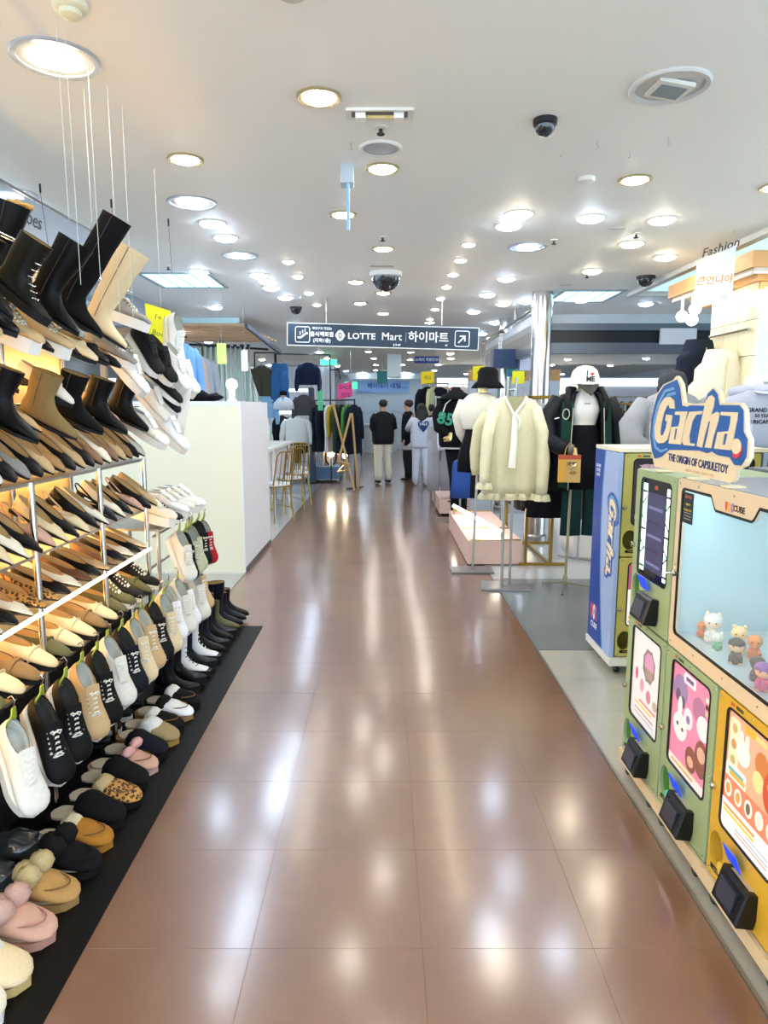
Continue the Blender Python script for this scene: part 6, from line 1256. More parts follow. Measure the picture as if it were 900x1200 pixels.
def chair_mesh():
    K_ = []
    for sx_, sy in ((-1, -1), (-1, 1), (1, -1), (1, 1)): K_.append(('leg', MB().tube([(sx_*.14, sy*.14, .50), (sx_*.19, sy*.18, .004)], .011, 8).mesh('leg'), GC, None))
    K_.append(('seat_frame', MB().tube([(-.17, -.17, .50), (.17, -.17, .50), (.17, .17, .50), (-.17, .17, .50), (-.17, -.17, .50)], .010, 6).mesh('seat_frame'), GC, None))
    K_.append(('seat', MB().prism(rrect(-.165, -.165, .165, .165, .05), .505, .54).mesh('seat'), SEATW, None))
    K_.append(('back_frame', MB().tube([(.16, -.16, .52), (.24, -.15, .92), (.25, -.10, .97), (.25, .10, .97), (.24, .15, .92), (.16, .16, .52)], .011, 8).mesh('back_frame'), GC, None))
    for k in (-1, 0, 1): K_.append(('back_slat', MB().tube([(.165, k*.07, .52), (.245, k*.065, .96)], .007, 6).mesh('back_slat'), GC, None))
    K_.append(('stretcher', MB().tube([(-.17, -.165, .2), (.17, -.165, .2)], .007, 6).tube([(-.17, .165, .2), (.17, .165, .2)], .007, 6).mesh('stretcher'), GC, None))
    return K_
CH = chair_mesh()
for i, (x, y, rz) in enumerate(((-1.50, 9.3, -40), (-1.44, 10.15, -50), (-1.42, 11.0, -60), (-1.50, 11.75, -70))):
    kit_place(CH, 'gold_chair', 'slender gold chair with white seat at the white table, %s from the partition' % ORD[i], 'chair', (x, y, 0), (0, 0, rad(rz)), None, 'gold chairs at the white table')
# ================================================================== LEFT SHOP WITH CURTAIN
def stripes(name, cols, scale):
    m = bpy.data.materials.new(name); m.use_nodes = True; nt = m.node_tree; b = nt.nodes['Principled BSDF']; b.inputs['Roughness'].default_value = .85
    tc = nt.nodes.new('ShaderNodeTexCoord'); sp = nt.nodes.new('ShaderNodeSeparateXYZ'); mu = nt.nodes.new('ShaderNodeMath'); mu.operation = 'MULTIPLY'; mu.inputs[1].default_value = scale
    fr = nt.nodes.new('ShaderNodeMath'); fr.operation = 'FRACT'; r = nt.nodes.new('ShaderNodeValToRGB'); r.color_ramp.interpolation = 'CONSTANT'
    nt.links.new(tc.outputs['Object'], sp.inputs[0]); nt.links.new(sp.outputs['X'], mu.inputs[0]); nt.links.new(mu.outputs[0], fr.inputs[0]); nt.links.new(fr.outputs[0], r.inputs[0])
    r.color_ramp.elements[0].color = (*hexc(cols[0]), 1); r.color_ramp.elements[1].position = .5; r.color_ramp.elements[1].color = (*hexc(cols[1]), 1)
    e = r.color_ramp.elements.new(.75); e.color = (*hexc(cols[2]), 1)
    nt.links.new(r.outputs[0], b.inputs['Base Color']); return m
STR = stripes('striped_cloth', ('#eef3f3', '#9cc0aa', '#d6e2da'), 11)
n = 90; rs = []
for z, sp_ in ((2.54, 1), (1.8, 1.0), (1.0, 1.02), (.15, 1.05)):
    fr_ = [(-3.06+.86*sp_*i/n, 11.5+.045*math.sin(i*.75)+.012*math.sin(i*2.3), z) for i in range(n+1)]
    rs.append(fr_+[(x, y+.006, z_) for x, y, z_ in fr_[::-1]])
t = Thing('striped_curtain', 'green and white striped fitting room curtain on a black rail', 'curtain', (-2.6, 11.5, .15))
t.part('cloth', MB().rings(rs), STR, smooth=180)
t.part('rail', MB().tube([(-3.2, 11.5, 2.58), (-1.9, 11.5, 2.50)], .018, 8), BLACKM)
for k in range(8): t.part('ring', MB().lathe((-3.0+.11*k, 11.5, 2.53), [(.03, 0), (.03, .05)], 10, False, False), BLACKM)
rs = []
for z, x1 in ((2.50, -2.28), (2.0, -2.16), (1.6, -2.02), (1.1, -1.86), (.3, -1.8)):
    fr_ = [(-2.22+(x1+2.22)*i/24, 11.45+.03*math.sin(i*.9), z) for i in range(25)]; rs.append(fr_+[(x, y+.006, z_) for x, y, z_ in fr_[::-1]])
single('striped_drape', MB().rings(rs), STR, 'green striped drape falling diagonally right of the curtain', 'curtain', smooth=180)
for i, (k_, c, x, y, z, rz, lab) in enumerate((('coat', '#7db0e6', -2.60, 9.0, 2.40, 60, 'light blue long shirt hanging left of the striped curtain'), ('coat', '#c9b3a0', -2.68, 9.5, 2.36, 60, 'beige top hanging behind the light blue shirt'),
     ('top', '#a9b0ba', -2.62, 9.9, 2.3, 50, 'grey top hanging behind the beige one'), ('top', '#3c4a60', -2.85, 9.0, 2.3, 40, 'dark blue top hanging at the far left rail'), ('long_skirt', '#aab4c6', -3.18, 11.3, 2.4, 10, 'pale blue-grey cloth hanging at the left of the striped curtain'))):
    garment(k_, c, x, y, z, rz, lab)
t = Thing('black_frame_rail', 'black metal frame rail holding the light blue shirt', 'clothes rack', (-2.7, 9.4, 0))
t.part('frame', MB().tube([(-2.75, 8.9, .01), (-2.75, 8.9, 2.46), (-2.62, 10.1, 2.46), (-2.62, 10.1, .01)], .014, 8), BLACKM)
t.part('rail', MB().tube([(-3.1, 8.9, 2.44), (-2.5, 8.9, 2.44)], .012, 8), BLACKM)
# slatted wood canopy
WS = mat('slat_wood', hexc('#caa27c'), .55, nz=.15, nscale=6)
t = Thing('slat_canopy', 'pale wooden slat canopy over the striped curtain', 'canopy', (-2.9, 11.2, 2.2))
for k in range(9):
    y = 10.3+.17*k; t.part('slat', MB().box(-4.2, -2.05+.03*k, y, y+.10, 2.74-.012*k, 2.77-.012*k), WS, smooth=0)
t.part('edge_beam', MB().rings([[(-2.02, 10.2, 2.70), (-1.98, 10.2, 2.70), (-1.98, 10.2, 2.77), (-2.02, 10.2, 2.77)], [(-1.80, 12.0, 2.45), (-1.75, 12.0, 2.45), (-1.75, 12.0, 2.52), (-1.80, 12.0, 2.52)]]), pla('navy_beam', '#243246', .4), smooth=0)
t.part('post', B(-4.2, -4.12, 10.3, 10.38, .001, 2.74), WS, smooth=0); t.part('header', B(-4.2, -2.1, 10.22, 10.3, 2.77, 2.845), pla('header_pale', '#bfe0e6', .4), smooth=0)
# bulkheads on the left ceiling
BK = pla('bulkhead_grey', '#8b97a2', .5)
struct('trim_3', B(-6.5, -2.95, 9.2, 9.5, 2.62, 2.849), BK); struct('trim_4', B(-3.1, -2.95, 6.6, 9.5, 2.66, 2.849), BK)
t = Thing('banner', 'grey translucent banner with dark cursive lettering hanging high at left', 'banner', (-2.12, 4.4, 2.56))
Mb = FR((-2.12, 3.4, 2.56), (0, 1, 0), (0, 0, 1))
t.part('cloth', plate([(0, 0), (2.0, .02), (2.05, .26), (1.0, .225), (0, .22)], .004, Mb), mat('banner_cloth', hexc('#9aa4aa'), .5, alpha=.9))
t.part('cursive_lettering', text('Shoes', .13, Mb @ Matrix.Translation((.87, .11, .006)), .002, shear=.4), pla('script_dark', '#33302c'))
t.part('pole', MB().tube([(-2.12, 3.4, 2.785), (-2.12, 5.45, 2.82)], .008, 6), STEEL)
for y in (3.6, 5.2): t.part('string', MB().tube([(-2.12, y, 2.79), (-2.12, y, CE)], .002, 5), STEEL)
t = Thing('nylon_hooks', 'black hook lines on the ceiling above the tall black boot', 'hook', (-1.7, 4.6, CE-.1))
for x, y in ((-2.02, 4.25), (-1.72, 4.55), (-1.5, 5.0)):
    t.part('hook_line', MB().tube([Vector((x, y, CE)), Vector((x, y, CE-.05))], .006, 6), BLACKM); t.part('hook_line', MB().tube([Vector((x, y, CE-.05)), Vector((x-.02, y+.1, 2.5))], .0015, 5), BLACKM)
single('carton', B(-2.2, -1.9, 3.3, 3.6, 2.12, 2.3), pla('carton', '#c9b28e', .7), 'cardboard carton stacked behind the upper boots', 'box', smooth=0)
t = Thing('stock_shelf', 'tall cream stock cupboard standing behind the shoe rack', 'cupboard', (-2.1, 2.4, 0)); t.part('body', B(-2.5, -1.78, 1.0, 3.7, .004, 2.119), pla('cup_cream', '#d6cfbd', .6), smooth=0)
for k in range(4): t.part('door', B(-1.78, -1.76, 1.02+.67*k, 1.67+.67*k, .05, 2.1), pla('cup_door', '#ddd6c4', .5), smooth=0)
single('carton', B(-2.3, -1.95, 2.2, 2.75, 2.12, 2.36), pla('carton2', '#d4c3a2', .7), 'larger pale carton behind the laced boot', 'box', smooth=0)
t = Thing('price_tag', 'yellow-green price tag hanging before the wooden canopy', 'sign', (-1.9, 8.2, 2.2)); t.part('card', B(-1.96, -1.85, 8.2, 8.204, 2.06, 2.30), pla('tag_lime', '#cfe27c', .6), smooth=0)
t.part('string', MB().tube([(-1.905, 8.2, 2.3), (-1.905, 8.2, CE)], .002, 5), STEEL); t.part('clip', MB().tube([(-1.93, 8.2, 2.3), (-1.905, 8.2, 2.36), (-1.88, 8.2, 2.3)], .008, 6), BLACKM)
t = Thing('price_tag', 'white tag strip hanging right of the yellow-green one', 'sign', (-1.7, 8.6, 2.2)); t.part('card', B(-1.76, -1.68, 8.6, 8.604, 2.0, 2.26), WHITE, smooth=0)
t.part('string', MB().tube([(-1.72, 8.6, 2.26), (-1.72, 8.6, CE)], .002, 5), STEEL); t.part('clip', MB().tube([(-1.75, 8.6, 2.25), (-1.72, 8.6, 2.31), (-1.69, 8.6, 2.25)], .008, 6), BLACKM)
# ================================================================== BLACK FRAME DISPLAY (y about 12-14)
DY = 14.2; q = DY/12.4
def dz_(z): return 1.55+(z-1.55)*q if z > .5 else z
t = Thing('garment_display', 'tall black metal garment display with lit shelves', 'display', (-1.85, DY, 0))
for a, b_ in (((-2.3, 2.52), (-1.94, 2.52)), ((-1.92, 2.50), (-.96, 2.48)), ((-1.94, 2.52), (-1.94, 2.3)), ((-1.92, 2.50), (-1.92, 2.3)), ((-.96, 2.48), (-.96, .01)), ((-2.3, 2.52), (-2.3, .01)), ((-.96, 2.22), (-.80, 2.22)), ((-.80, 2.22), (-.78, 2.05))):
    t.part('bar', MB().tube([(a[0]*q, DY, dz_(a[1])), (b_[0]*q, DY, dz_(b_[1]))], .014, 6), BLACKM)
for z, x0, x1 in ((1.86, -1.98, -1.36), (1.47, -2.02, -1.38)):
    z = dz_(z); x0 *= q; x1 *= q
    t.part('shelf', B(x0-.05, x1+.1, DY-.05, DY+.25, z+.02, z+.035), BLACKM, smooth=0); t.part('light_bar', MB().tube([(x0, DY-.06, z), (x1, DY-.06, z)], .024, 8), glow('bar_cool', '#e8f4ff', 9))
t.part('side_post', B(-1.34*q, -1.26*q, DY-.1, DY-.02, .01, 1.96), pla('slate_post', '#34475c', .4), smooth=0)
for k_, c, x, z, lab, s_ in (('shirt', '#4a463c', -2.16, 2.30, 'dark olive cardigan hanging on the black display', .92), ('wide', '#34659a', -1.84, 2.38, 'blue jeans hanging on the black display', .85), ('slim', '#17203a', -1.34, 2.36, 'navy sweater hanging on the black display', .85),
                         ('slim', '#8db9dd', -2.10, 1.78, 'light blue hoodie hanging under the dark cardigan', .85), ('slim', '#4c4a4e', -1.42, 1.80, 'dark grey vest with collar on the lit shelf', .8), ('knit', '#dfe3df', -1.56, 1.42, 'pale cream knit top hanging below the lower light bar', .95)):
    garment(k_, c, x*q, DY-.14, dz_(z), R.uniform(-6, 6), lab, None, scale=s_)
garment('coat', '#16181f', -1.86*q, DY+.1, 1.42, 60, 'black coat hanging left of the pale knit top', scale=.9); garment('trousers', '#16181f', -1.52*q, DY+.2, 1.2, 20, 'black trousers hanging behind the pale knit top', scale=.8)
bx, by = -1.78*q, DY-.14
t = Thing('mannequin_bust', 'bust in black beanie and white hoodie between the two light bars', 'mannequin', (bx, by, 1.56))
t.part('hoodie', MB().rings(R2([(1.77, .07, .07, 0), (1.73, .13, .09, .1), (1.66, .2, .11, .2), (1.52, .22, .12, .3)], x=bx, y=by)), fab('hoodie_white', '#e3e9f2'), smooth=180)
t.part('head', MB().ball((bx, by-.02, 1.80), (.06, .07, .085), 14, 10), pla('bust_skin', '#c9a78c', .5), smooth=180)
t.part('beanie', MB().lathe((bx, by-.01, 1.80), [(.08, 0), (.085, .03), (.07, .08), (.02, .10)], 16), fab('black_knit', '#14151a'), smooth=180)
t.part('scarf', MB().ball((bx, by-.06, 1.70), (.05, .04, .07), 10, 8, .4), fab('blue_scarf', '#8db4de'), smooth=180)
n = 120; rs = []
for z in (2.5, .01):
    fr_ = [(-3.9+2.75*i/n, 16.2+.03*math.sin(i*1.3), z) for i in range(n+1)]; rs.append(fr_+[(x, y+.01, z_) for x, y, z_ in fr_[::-1]])
single('white_curtain', MB().rings(rs), pla('curtain_white', '#dde2e8', .7), 'white pleated curtain behind the black garment display', 'curtain', smooth=180)
t = Thing('drawer_unit', 'low pale grey drawer unit on casters under the display', 'drawer unit', (-2.0, 14.6, 0)); 
t.part('body', B(-2.5, -1.56, 14.4, 14.9, .08, .62), pla('unit_grey', '#b4bec8', .4), smooth=0)
for i in range(2):
    for j in range(3): t.part('drawer', B(-2.48+.46*i, -2.04+.46*i, 14.385, 14.40, .10+.17*j, .255+.17*j), pla('drawer_grey', '#c4cdd6', .4), smooth=0)
for x in (-2.4, -1.65): t.part('wheel', MB().tube([(x-.015, 14.5, .035), (x+.015, 14.5, .035)], .035, 10), BLK)
t = Thing('display_plinth', 'blue-grey low plinth with metal cylinders and a lit globe lamp', 'plinth', (-1.2, 14.6, 0))
t.part('body', B(-1.50, -.95, 14.26, 15.9, .06, .33), pla('plinth_blue', '#4f6f92', .4), smooth=0); t.part('base', B(-1.47, -.98, 14.3, 15.85, 0.001, .06), BLK, smooth=0); t.part('trim', B(-1.505, -.945, 14.25, 14.26, .05, .07), CHROME, smooth=0)
t.part('post', B(-1.50, -1.44, 14.26, 14.32, .33, 1.95), pla('slate_post', '#34475c', .4), smooth=0)
for x, y, r, h in ((-1.30, 14.8, .05, .55), (-1.17, 14.7, .08, .5), (-1.0, 15.0, .06, .45)):
    t.part('cylinder', MB().lathe((x, y, .33), [(r, 0), (r, h)], 18), mat('satin', hexc('#c4ae98'), .3, .8))
t = Thing('globe_lamp', 'lit bulb in a dark oval frame on the blue-grey plinth', 'lamp', (-1.12, 14.42, .331))
t.part('oval_frame', plate([ell(0, .22, .13, .22, 24), ell(0, .22, .10, .185, 24)], .03, FY(-1.12, 14.42, .33)), BLK); t.part('bulb', MB().ball((-1.12, 14.39, .60), .075, 14, 10), glow('bulb_warm2', '#ffe9c4', 22), smooth=180); t.part('socket', MB().lathe((-1.12, 14.39, .34), [(.04, 0), (.03, .2)], 12), WHITE)
t = Thing('floor_lamp', 'small lit bulb lamp with gold wire base beside the wooden easel', 'lamp', (-.80, 14.0, 0))
t.part('wire_base', MB().tube([(-.95, 14.0, .25), (-.80, 14.1, .40), (-.68, 14.0, .3), (-.80, 13.9, .28), (-.95, 14.0, .25)], .02, 6).tube([(-.80, 14, .0), (-.80, 14, .5)], .015, 6), GOLD); t.part('bulb', MB().ball((-.80, 13.98, .58), .05, 12, 8), glow('bulb_warm2', '#ffe9c4', 22), smooth=180)
# rail of coats over the plinth
t = rail_rack('clothes_rack', 'clothes rail with dark, white, mustard and green garments by the easel', -1.42, 14.05, -.56, 13.2, 1.70, BLACKM)
for i, (k_, c, f, lab) in enumerate((('coat', '#18202f', .05, 'navy coat at the left end of the rail by the green card'), ('coat', '#1c2330', .2, 'second navy coat on the rail under the green card'), ('coat', '#e6e4e2', .38, 'white coat on the rail left of the mustard one'),
      ('top', '#b9a33a', .48, 'mustard top on the rail'), ('coat', '#3c4a44', .58, 'dark grey-green coat on the rail'), ('coat', '#24303a', .68, 'dark coat right of the grey-green one'), ('top', '#4f8f45', .86, 'green top hanging at the easel'), ('coat', '#141a2c', .98, 'long navy coat at the aisle end of the rail'))):
    garment(k_, c, -1.42+.86*f, 14.05-.85*f, 1.64, 72+R.uniform(-10, 10), lab, scale=.92)
t = Thing('easel', 'leaning wooden easel frame of crossed light wood bars', 'easel', (-.6, 13.0, 0)); EW = mat('easel_wood', hexc('#c9a265'), .5)
for a, b_ in (((-.95, 12.9, 1.62), (-.56, 12.8, .01)), ((-.62, 12.9, 1.45), (-.86, 12.8, .55)), ((-.60, 12.9, 1.45), (-.50, 13.1, .01)), ((-.86, 12.8, .56), (-.62, 12.78, .5))):
    t.part('wood_bar', MB().tube([a, b_], .022, 6), EW)
for nm, x, y, z0, w_, h_, c, lab, s_ in (('pink_sign', -.94, 14.05, 1.72, .30, .36, '#f2559c', 'hot pink hand-written sale card above the coats', ('SALE', '70%')), ('green_sign', -1.30, 13.6, 1.50, .10, .42, '#5cc48c', 'narrow green card hanging at the coat rail', ())):
    t = Thing(nm, lab, 'sign', (x, y, z0)); t.part('card', plate([(0, 0), (w_, .06 if s_ else 0), (w_*.98, h_), (.0, h_-.06)], .004, FY(x, y, z0)), pla('card'+c[1:], c, .6))
    for i, q in enumerate(s_): t.part('writing', text(q, .12, FY(x+w_/2, y-.001, z0+h_*.68-.16*i), .005, shear=.2), pla('marker_dark', '#5a2a3c'))
    t.part('string', MB().tube([(x+w_/2, y, z0+h_-.04), (x+w_/2, y, CE)], .002, 5), STEEL)
# green lit arrow sign
t = Thing('exit_sign', 'small green lit sign on the far ceiling left of the banner', 'sign', (-1.4, 17, 2.5)); t.part('box', B(-1.55, -1.15, 17, 17.05, 2.58, 2.72), glow('exit_green', '#3fd08c', 1.4), smooth=0); t.part('hanger', MB().tube([(-1.35, 17.02, 2.72), (-1.35, 17.02, CE)], .01), STEEL)
t = Thing('exit_sign', 'green lit running arrow sign low by the white curtain', 'sign', (-.75, 16, 2.0)); t.part('box', B(-.92, -.62, 16, 16.05, 1.98, 2.14), glow('exit_green', '#3fd08c', 1.4), smooth=0); t.part('arm', MB().tube([(-.77, 16.03, 2.14), (-.77, 16.03, CE)], .008, 6), STEEL)
# ================================================================== CENTRE BACK
LB = pla('pale_blue_wall', '#cfe4f4', .5)
t = Thing('salon_booth', 'pale blue booth wall with a blue banner at the far end of the aisle', 'booth', (0, 26.2, 0))
t.part('wall', B(-1.35, 1.55, 26.2, 26.4, .002, 2.62), LB, smooth=0); t.part('side_wall', B(-1.45, -1.35, 26.2, 28.5, .002, 2.62), LB, smooth=0); t.part('fascia', B(-1.35, 1.55, 26.05, 26.2, 2.62, 2.84), pla('fascia_white', '#dcecf6', .4), smooth=0)
t.part('banner', B(-1.05, .95, 26.16, 26.19, 2.12, 2.56), pla('banner_blue', '#8fbdf0', .5), smooth=0)
t.part('banner_text', text('헤이데이 네일', .22, FY(.0, 26.155, 2.36), .003, bold=.02), pla('banner_ink', '#2448b0')); t.part('banner_text', text('NAIL & BEAUTY', .07, FY(-.7, 26.155, 2.17), .003), pla('banner_ink', '#2448b0')); t.part('banner_text', text('북구점', .09, FY(.72, 26.155, 2.30), .003), pla('banner_ink', '#2448b0'))
for x in (-.8, .0, .8): t.part('spot', MB().lathe((x, 26.0, 2.80), [(.10, 0), (.10, .03)], 14), glow('cool_spot', '#eaf6ff', 20))
for i in range(7): t.part('wall_line', MB().tube([(-1.0+.3*i, 26.19, 1.2+.1*(i % 3)), (-.85+.3*i, 26.185, 1.45-.08*(i % 2)), (-.7+.3*i, 26.19, 1.2+.1*((i+1) % 3))], .008, 5), pla('line_grey', '#8fa8bc'))
t = Thing('salon_desk', 'pale rounded desk before the far booth wall', 'desk', (-.2, 24, 0)); t.part('front', MB().lathe((-.15, 24.2, .002), [(.6, 0), (.6, .95)], 28), pla('desk_pale', '#d8e6ee', .4)); t.part('top', MB().lathe((-.15, 24.2, .952), [(.66, 0), (.66, .04)], 28), WHITE)
t = Thing('stool', 'dark chair with thin legs beside the pale desk', 'chair', (-1.0, 22.5, 0)); t.part('seat', B(-1.2, -.72, 22.3, 22.8, .75, .82), BLK); t.part('backrest', B(-1.2, -.72, 22.78, 22.84, .82, 1.2), BLK)
for x, y in ((-1.17, 22.33), (-.75, 22.33), (-1.17, 22.77), (-.75, 22.77)): t.part('leg', MB().tube([(x, y, 0.002), (x, y, .75)], .02, 6), BLK)
t = Thing('air_duct', 'white square duct hanging from the ceiling beyond the direction sign', 'duct', (.2, 17, 2.4)); t.part('duct', B(.08, .42, 17, 17.4, 2.30, CE-.001), pla('duct_white', '#b9ccd6', .4), smooth=0)
t = Thing('small_flag', 'small teal sign under the white duct', 'sign', (-.1, 20, 2.2)); t.part('card', B(-.2, .1, 20, 20.02, 2.25, 2.6), pla('teal_flag', '#3f8f9a', .6), smooth=0); t.part('string', MB().tube([(-.05, 20.01, 2.6), (-.05, 20.01, CE)], .006, 5), STEEL)
t = Thing('hanging_sign', 'blue hanging sign with white lettering beyond the direction sign', 'sign', (1.0, 16, 2.6)); t.part('board', B(.70, 1.26, 16, 16.03, 2.56, 2.72), pla('sign_royal', '#17358c', .4), smooth=0)
t.part('sign_text', text('도소매의 저렴한상품', .078, FY(.98, 15.998, 2.64), .002, bold=.02), SWH); t.part('rod', MB().tube([(.8, 16.01, 2.72), (.8, 16.01, CE)], .005), STEEL); t.part('rod', MB().tube([(1.2, 16.01, 2.72), (1.2, 16.01, CE)], .005), STEEL)
for i, (x, y, z) in enumerate(((.80, 15.0, 2.06), (1.66, 13.0, 2.06))):
    t = Thing('yellow_sign', ('yellow hand-written card above the dark jackets at the end of the aisle', 'yellow card left of the bucket hat')[i], 'sign', (x, y, z)); t.part('card', plate([(0, 0), (.28, .02), (.28, .27), (0, .26)], .004, FY(x, y, z)), pla('yellow_card2', '#f0d416', .6)); t.part('writing', text('세일', .09, FY(x+.14, y-.001, z+.13), .005), pla('marker', '#55622a')); t.part('string', MB().tube([(x+.14, y, z+.26), (x+.14, y, CE)], .003, 5), STEEL)
# right-centre racks
t = rail_rack('clothes_rack', 'white upper clothes rail at the far right of the aisle', 1.15, 17.5, 3.4, 18.2, 2.15, WHITE)
rail_fill(1.2, 17.5, 3.3, 18.15, 2.15, .24, ['shirt', 'knit', 'top'], [('cream', '#d9cdb0'), ('striped beige', '#b59f84'), ('red', '#b8394c'), ('white', '#e4e4e2'), ('dark', '#2a2c38'), ('pink', '#c97a94'), ('brown', '#8a6c50')], 'on the far upper white rail', 'tops on the far upper white rail', 10)
t = rail_rack('clothes_rack', 'lower rail with jeans and trousers at the far right of the aisle', 1.1, 16.6, 2.9, 16.9, 1.35, STEEL)
rail_fill(1.15, 16.6, 2.85, 16.88, 1.35, .14, ['wide', 'trousers'], [('blue', '#3a5d8c'), ('dark blue', '#1f3150'), ('mid blue', '#35557c'), ('black', '#17181e'), ('beige', '#b9a68c'), ('pale grey', '#c4c9d2'), ('grey', '#8b929e'), ('white', '#e2e4ea')], 'on the far lower rail', 'trousers on the far lower rail', 25)
for i, (c, x, lab) in enumerate((('#131722', .96, 'black jacket hanging under the yellow card at the aisle end'), ('#c9cf9a', 1.08, 'lime top under the black jacket at the aisle end'), ('#16192a', 1.22, 'navy jacket hanging right of the lime top'))):
    garment('shirt', c, x, 15.1+.05*i, 2.03, 30 if i != 1 else 60, lab)
t = rail_rack('clothes_rack', 'rail holding the black jackets under the yellow card', .85, 15.2, 1.4, 15.2, 2.08, STEEL)
t = rail_rack('clothes_rack', 'far left rail beyond the navy coat', -3.0, 19.0, -1.6, 19.0, 1.7, STEEL)
rail_fill(-2.95, 19, -1.65, 19, 1.7, .2, ['coat', 'top'], [('black', '#17181e'), ('grey', '#8b929e'), ('navy', '#1c2540')], 'on the far left rail', 'clothes on the far left rail', 70)
t = rail_rack('clothes_rack', 'far right wall rail behind the steel beam', 2.4, 12.5, 5.4, 12.5, 1.75, STEEL)
rail_fill(2.45, 12.5, 5.35, 12.5, 1.75, .16, ['coat', 'top', 'knit', 'shirt'], [('blue', '#7f9cc4'), ('white', '#e2e4ea'), ('black', '#17181e'), ('cream', '#d9cfb4'), ('green', '#4a6a58'), ('brown', '#6e5238'), ('grey', '#8b929e')], 'on the rail behind the steel beam', 'clothes on the rail behind the beam', 75)
# walls and bands closing the far shops
t = Thing('far_wall_panel', 'pale far shop wall with a lit upper band on the right', 'wall panel', (4.6, 20, 0))
t.part('panel', B(1.6, 9.0, 21.0, 21.1, .002, 2.45), pla('panel_pale', '#d5dce6', .5), smooth=0); t.part('band', B(1.6, 9.0, 20.95, 21.0, 2.2, 2.42), glow('band_glow', '#e6f4ff', 1.0), smooth=0); t.part('warm_strip', B(1.7, 6.0, 20.9, 20.95, 2.0, 2.05), glow('warm_band', '#ffe6b8', 4), smooth=0)
t = Thing('far_wall_panel', 'pale far shop wall on the left behind the curtain', 'wall panel', (-5, 20, 0)); t.part('panel', B(-9, -1.6, 21.0, 21.1, .002, 2.45), pla('panel_pale', '#d5dce6', .5), smooth=0); t.part('band', B(-9, -1.6, 20.95, 21.0, 2.2, 2.42), glow('band_glow', '#e6f4ff', 1.0), smooth=0)
t = Thing('white_pillar', 'white shop wall block with a wood band behind the bucket hat', 'pillar', (2.1, 14, 0)); t.part('body', B(1.75, 3.6, 14.2, 14.5, .002, 2.1), pla('panel_pale', '#d5dce6', .5), smooth=0); t.part('wood_band', B(1.75, 3.6, 14.18, 14.5, 2.1, 2.32), WOODC, smooth=0)
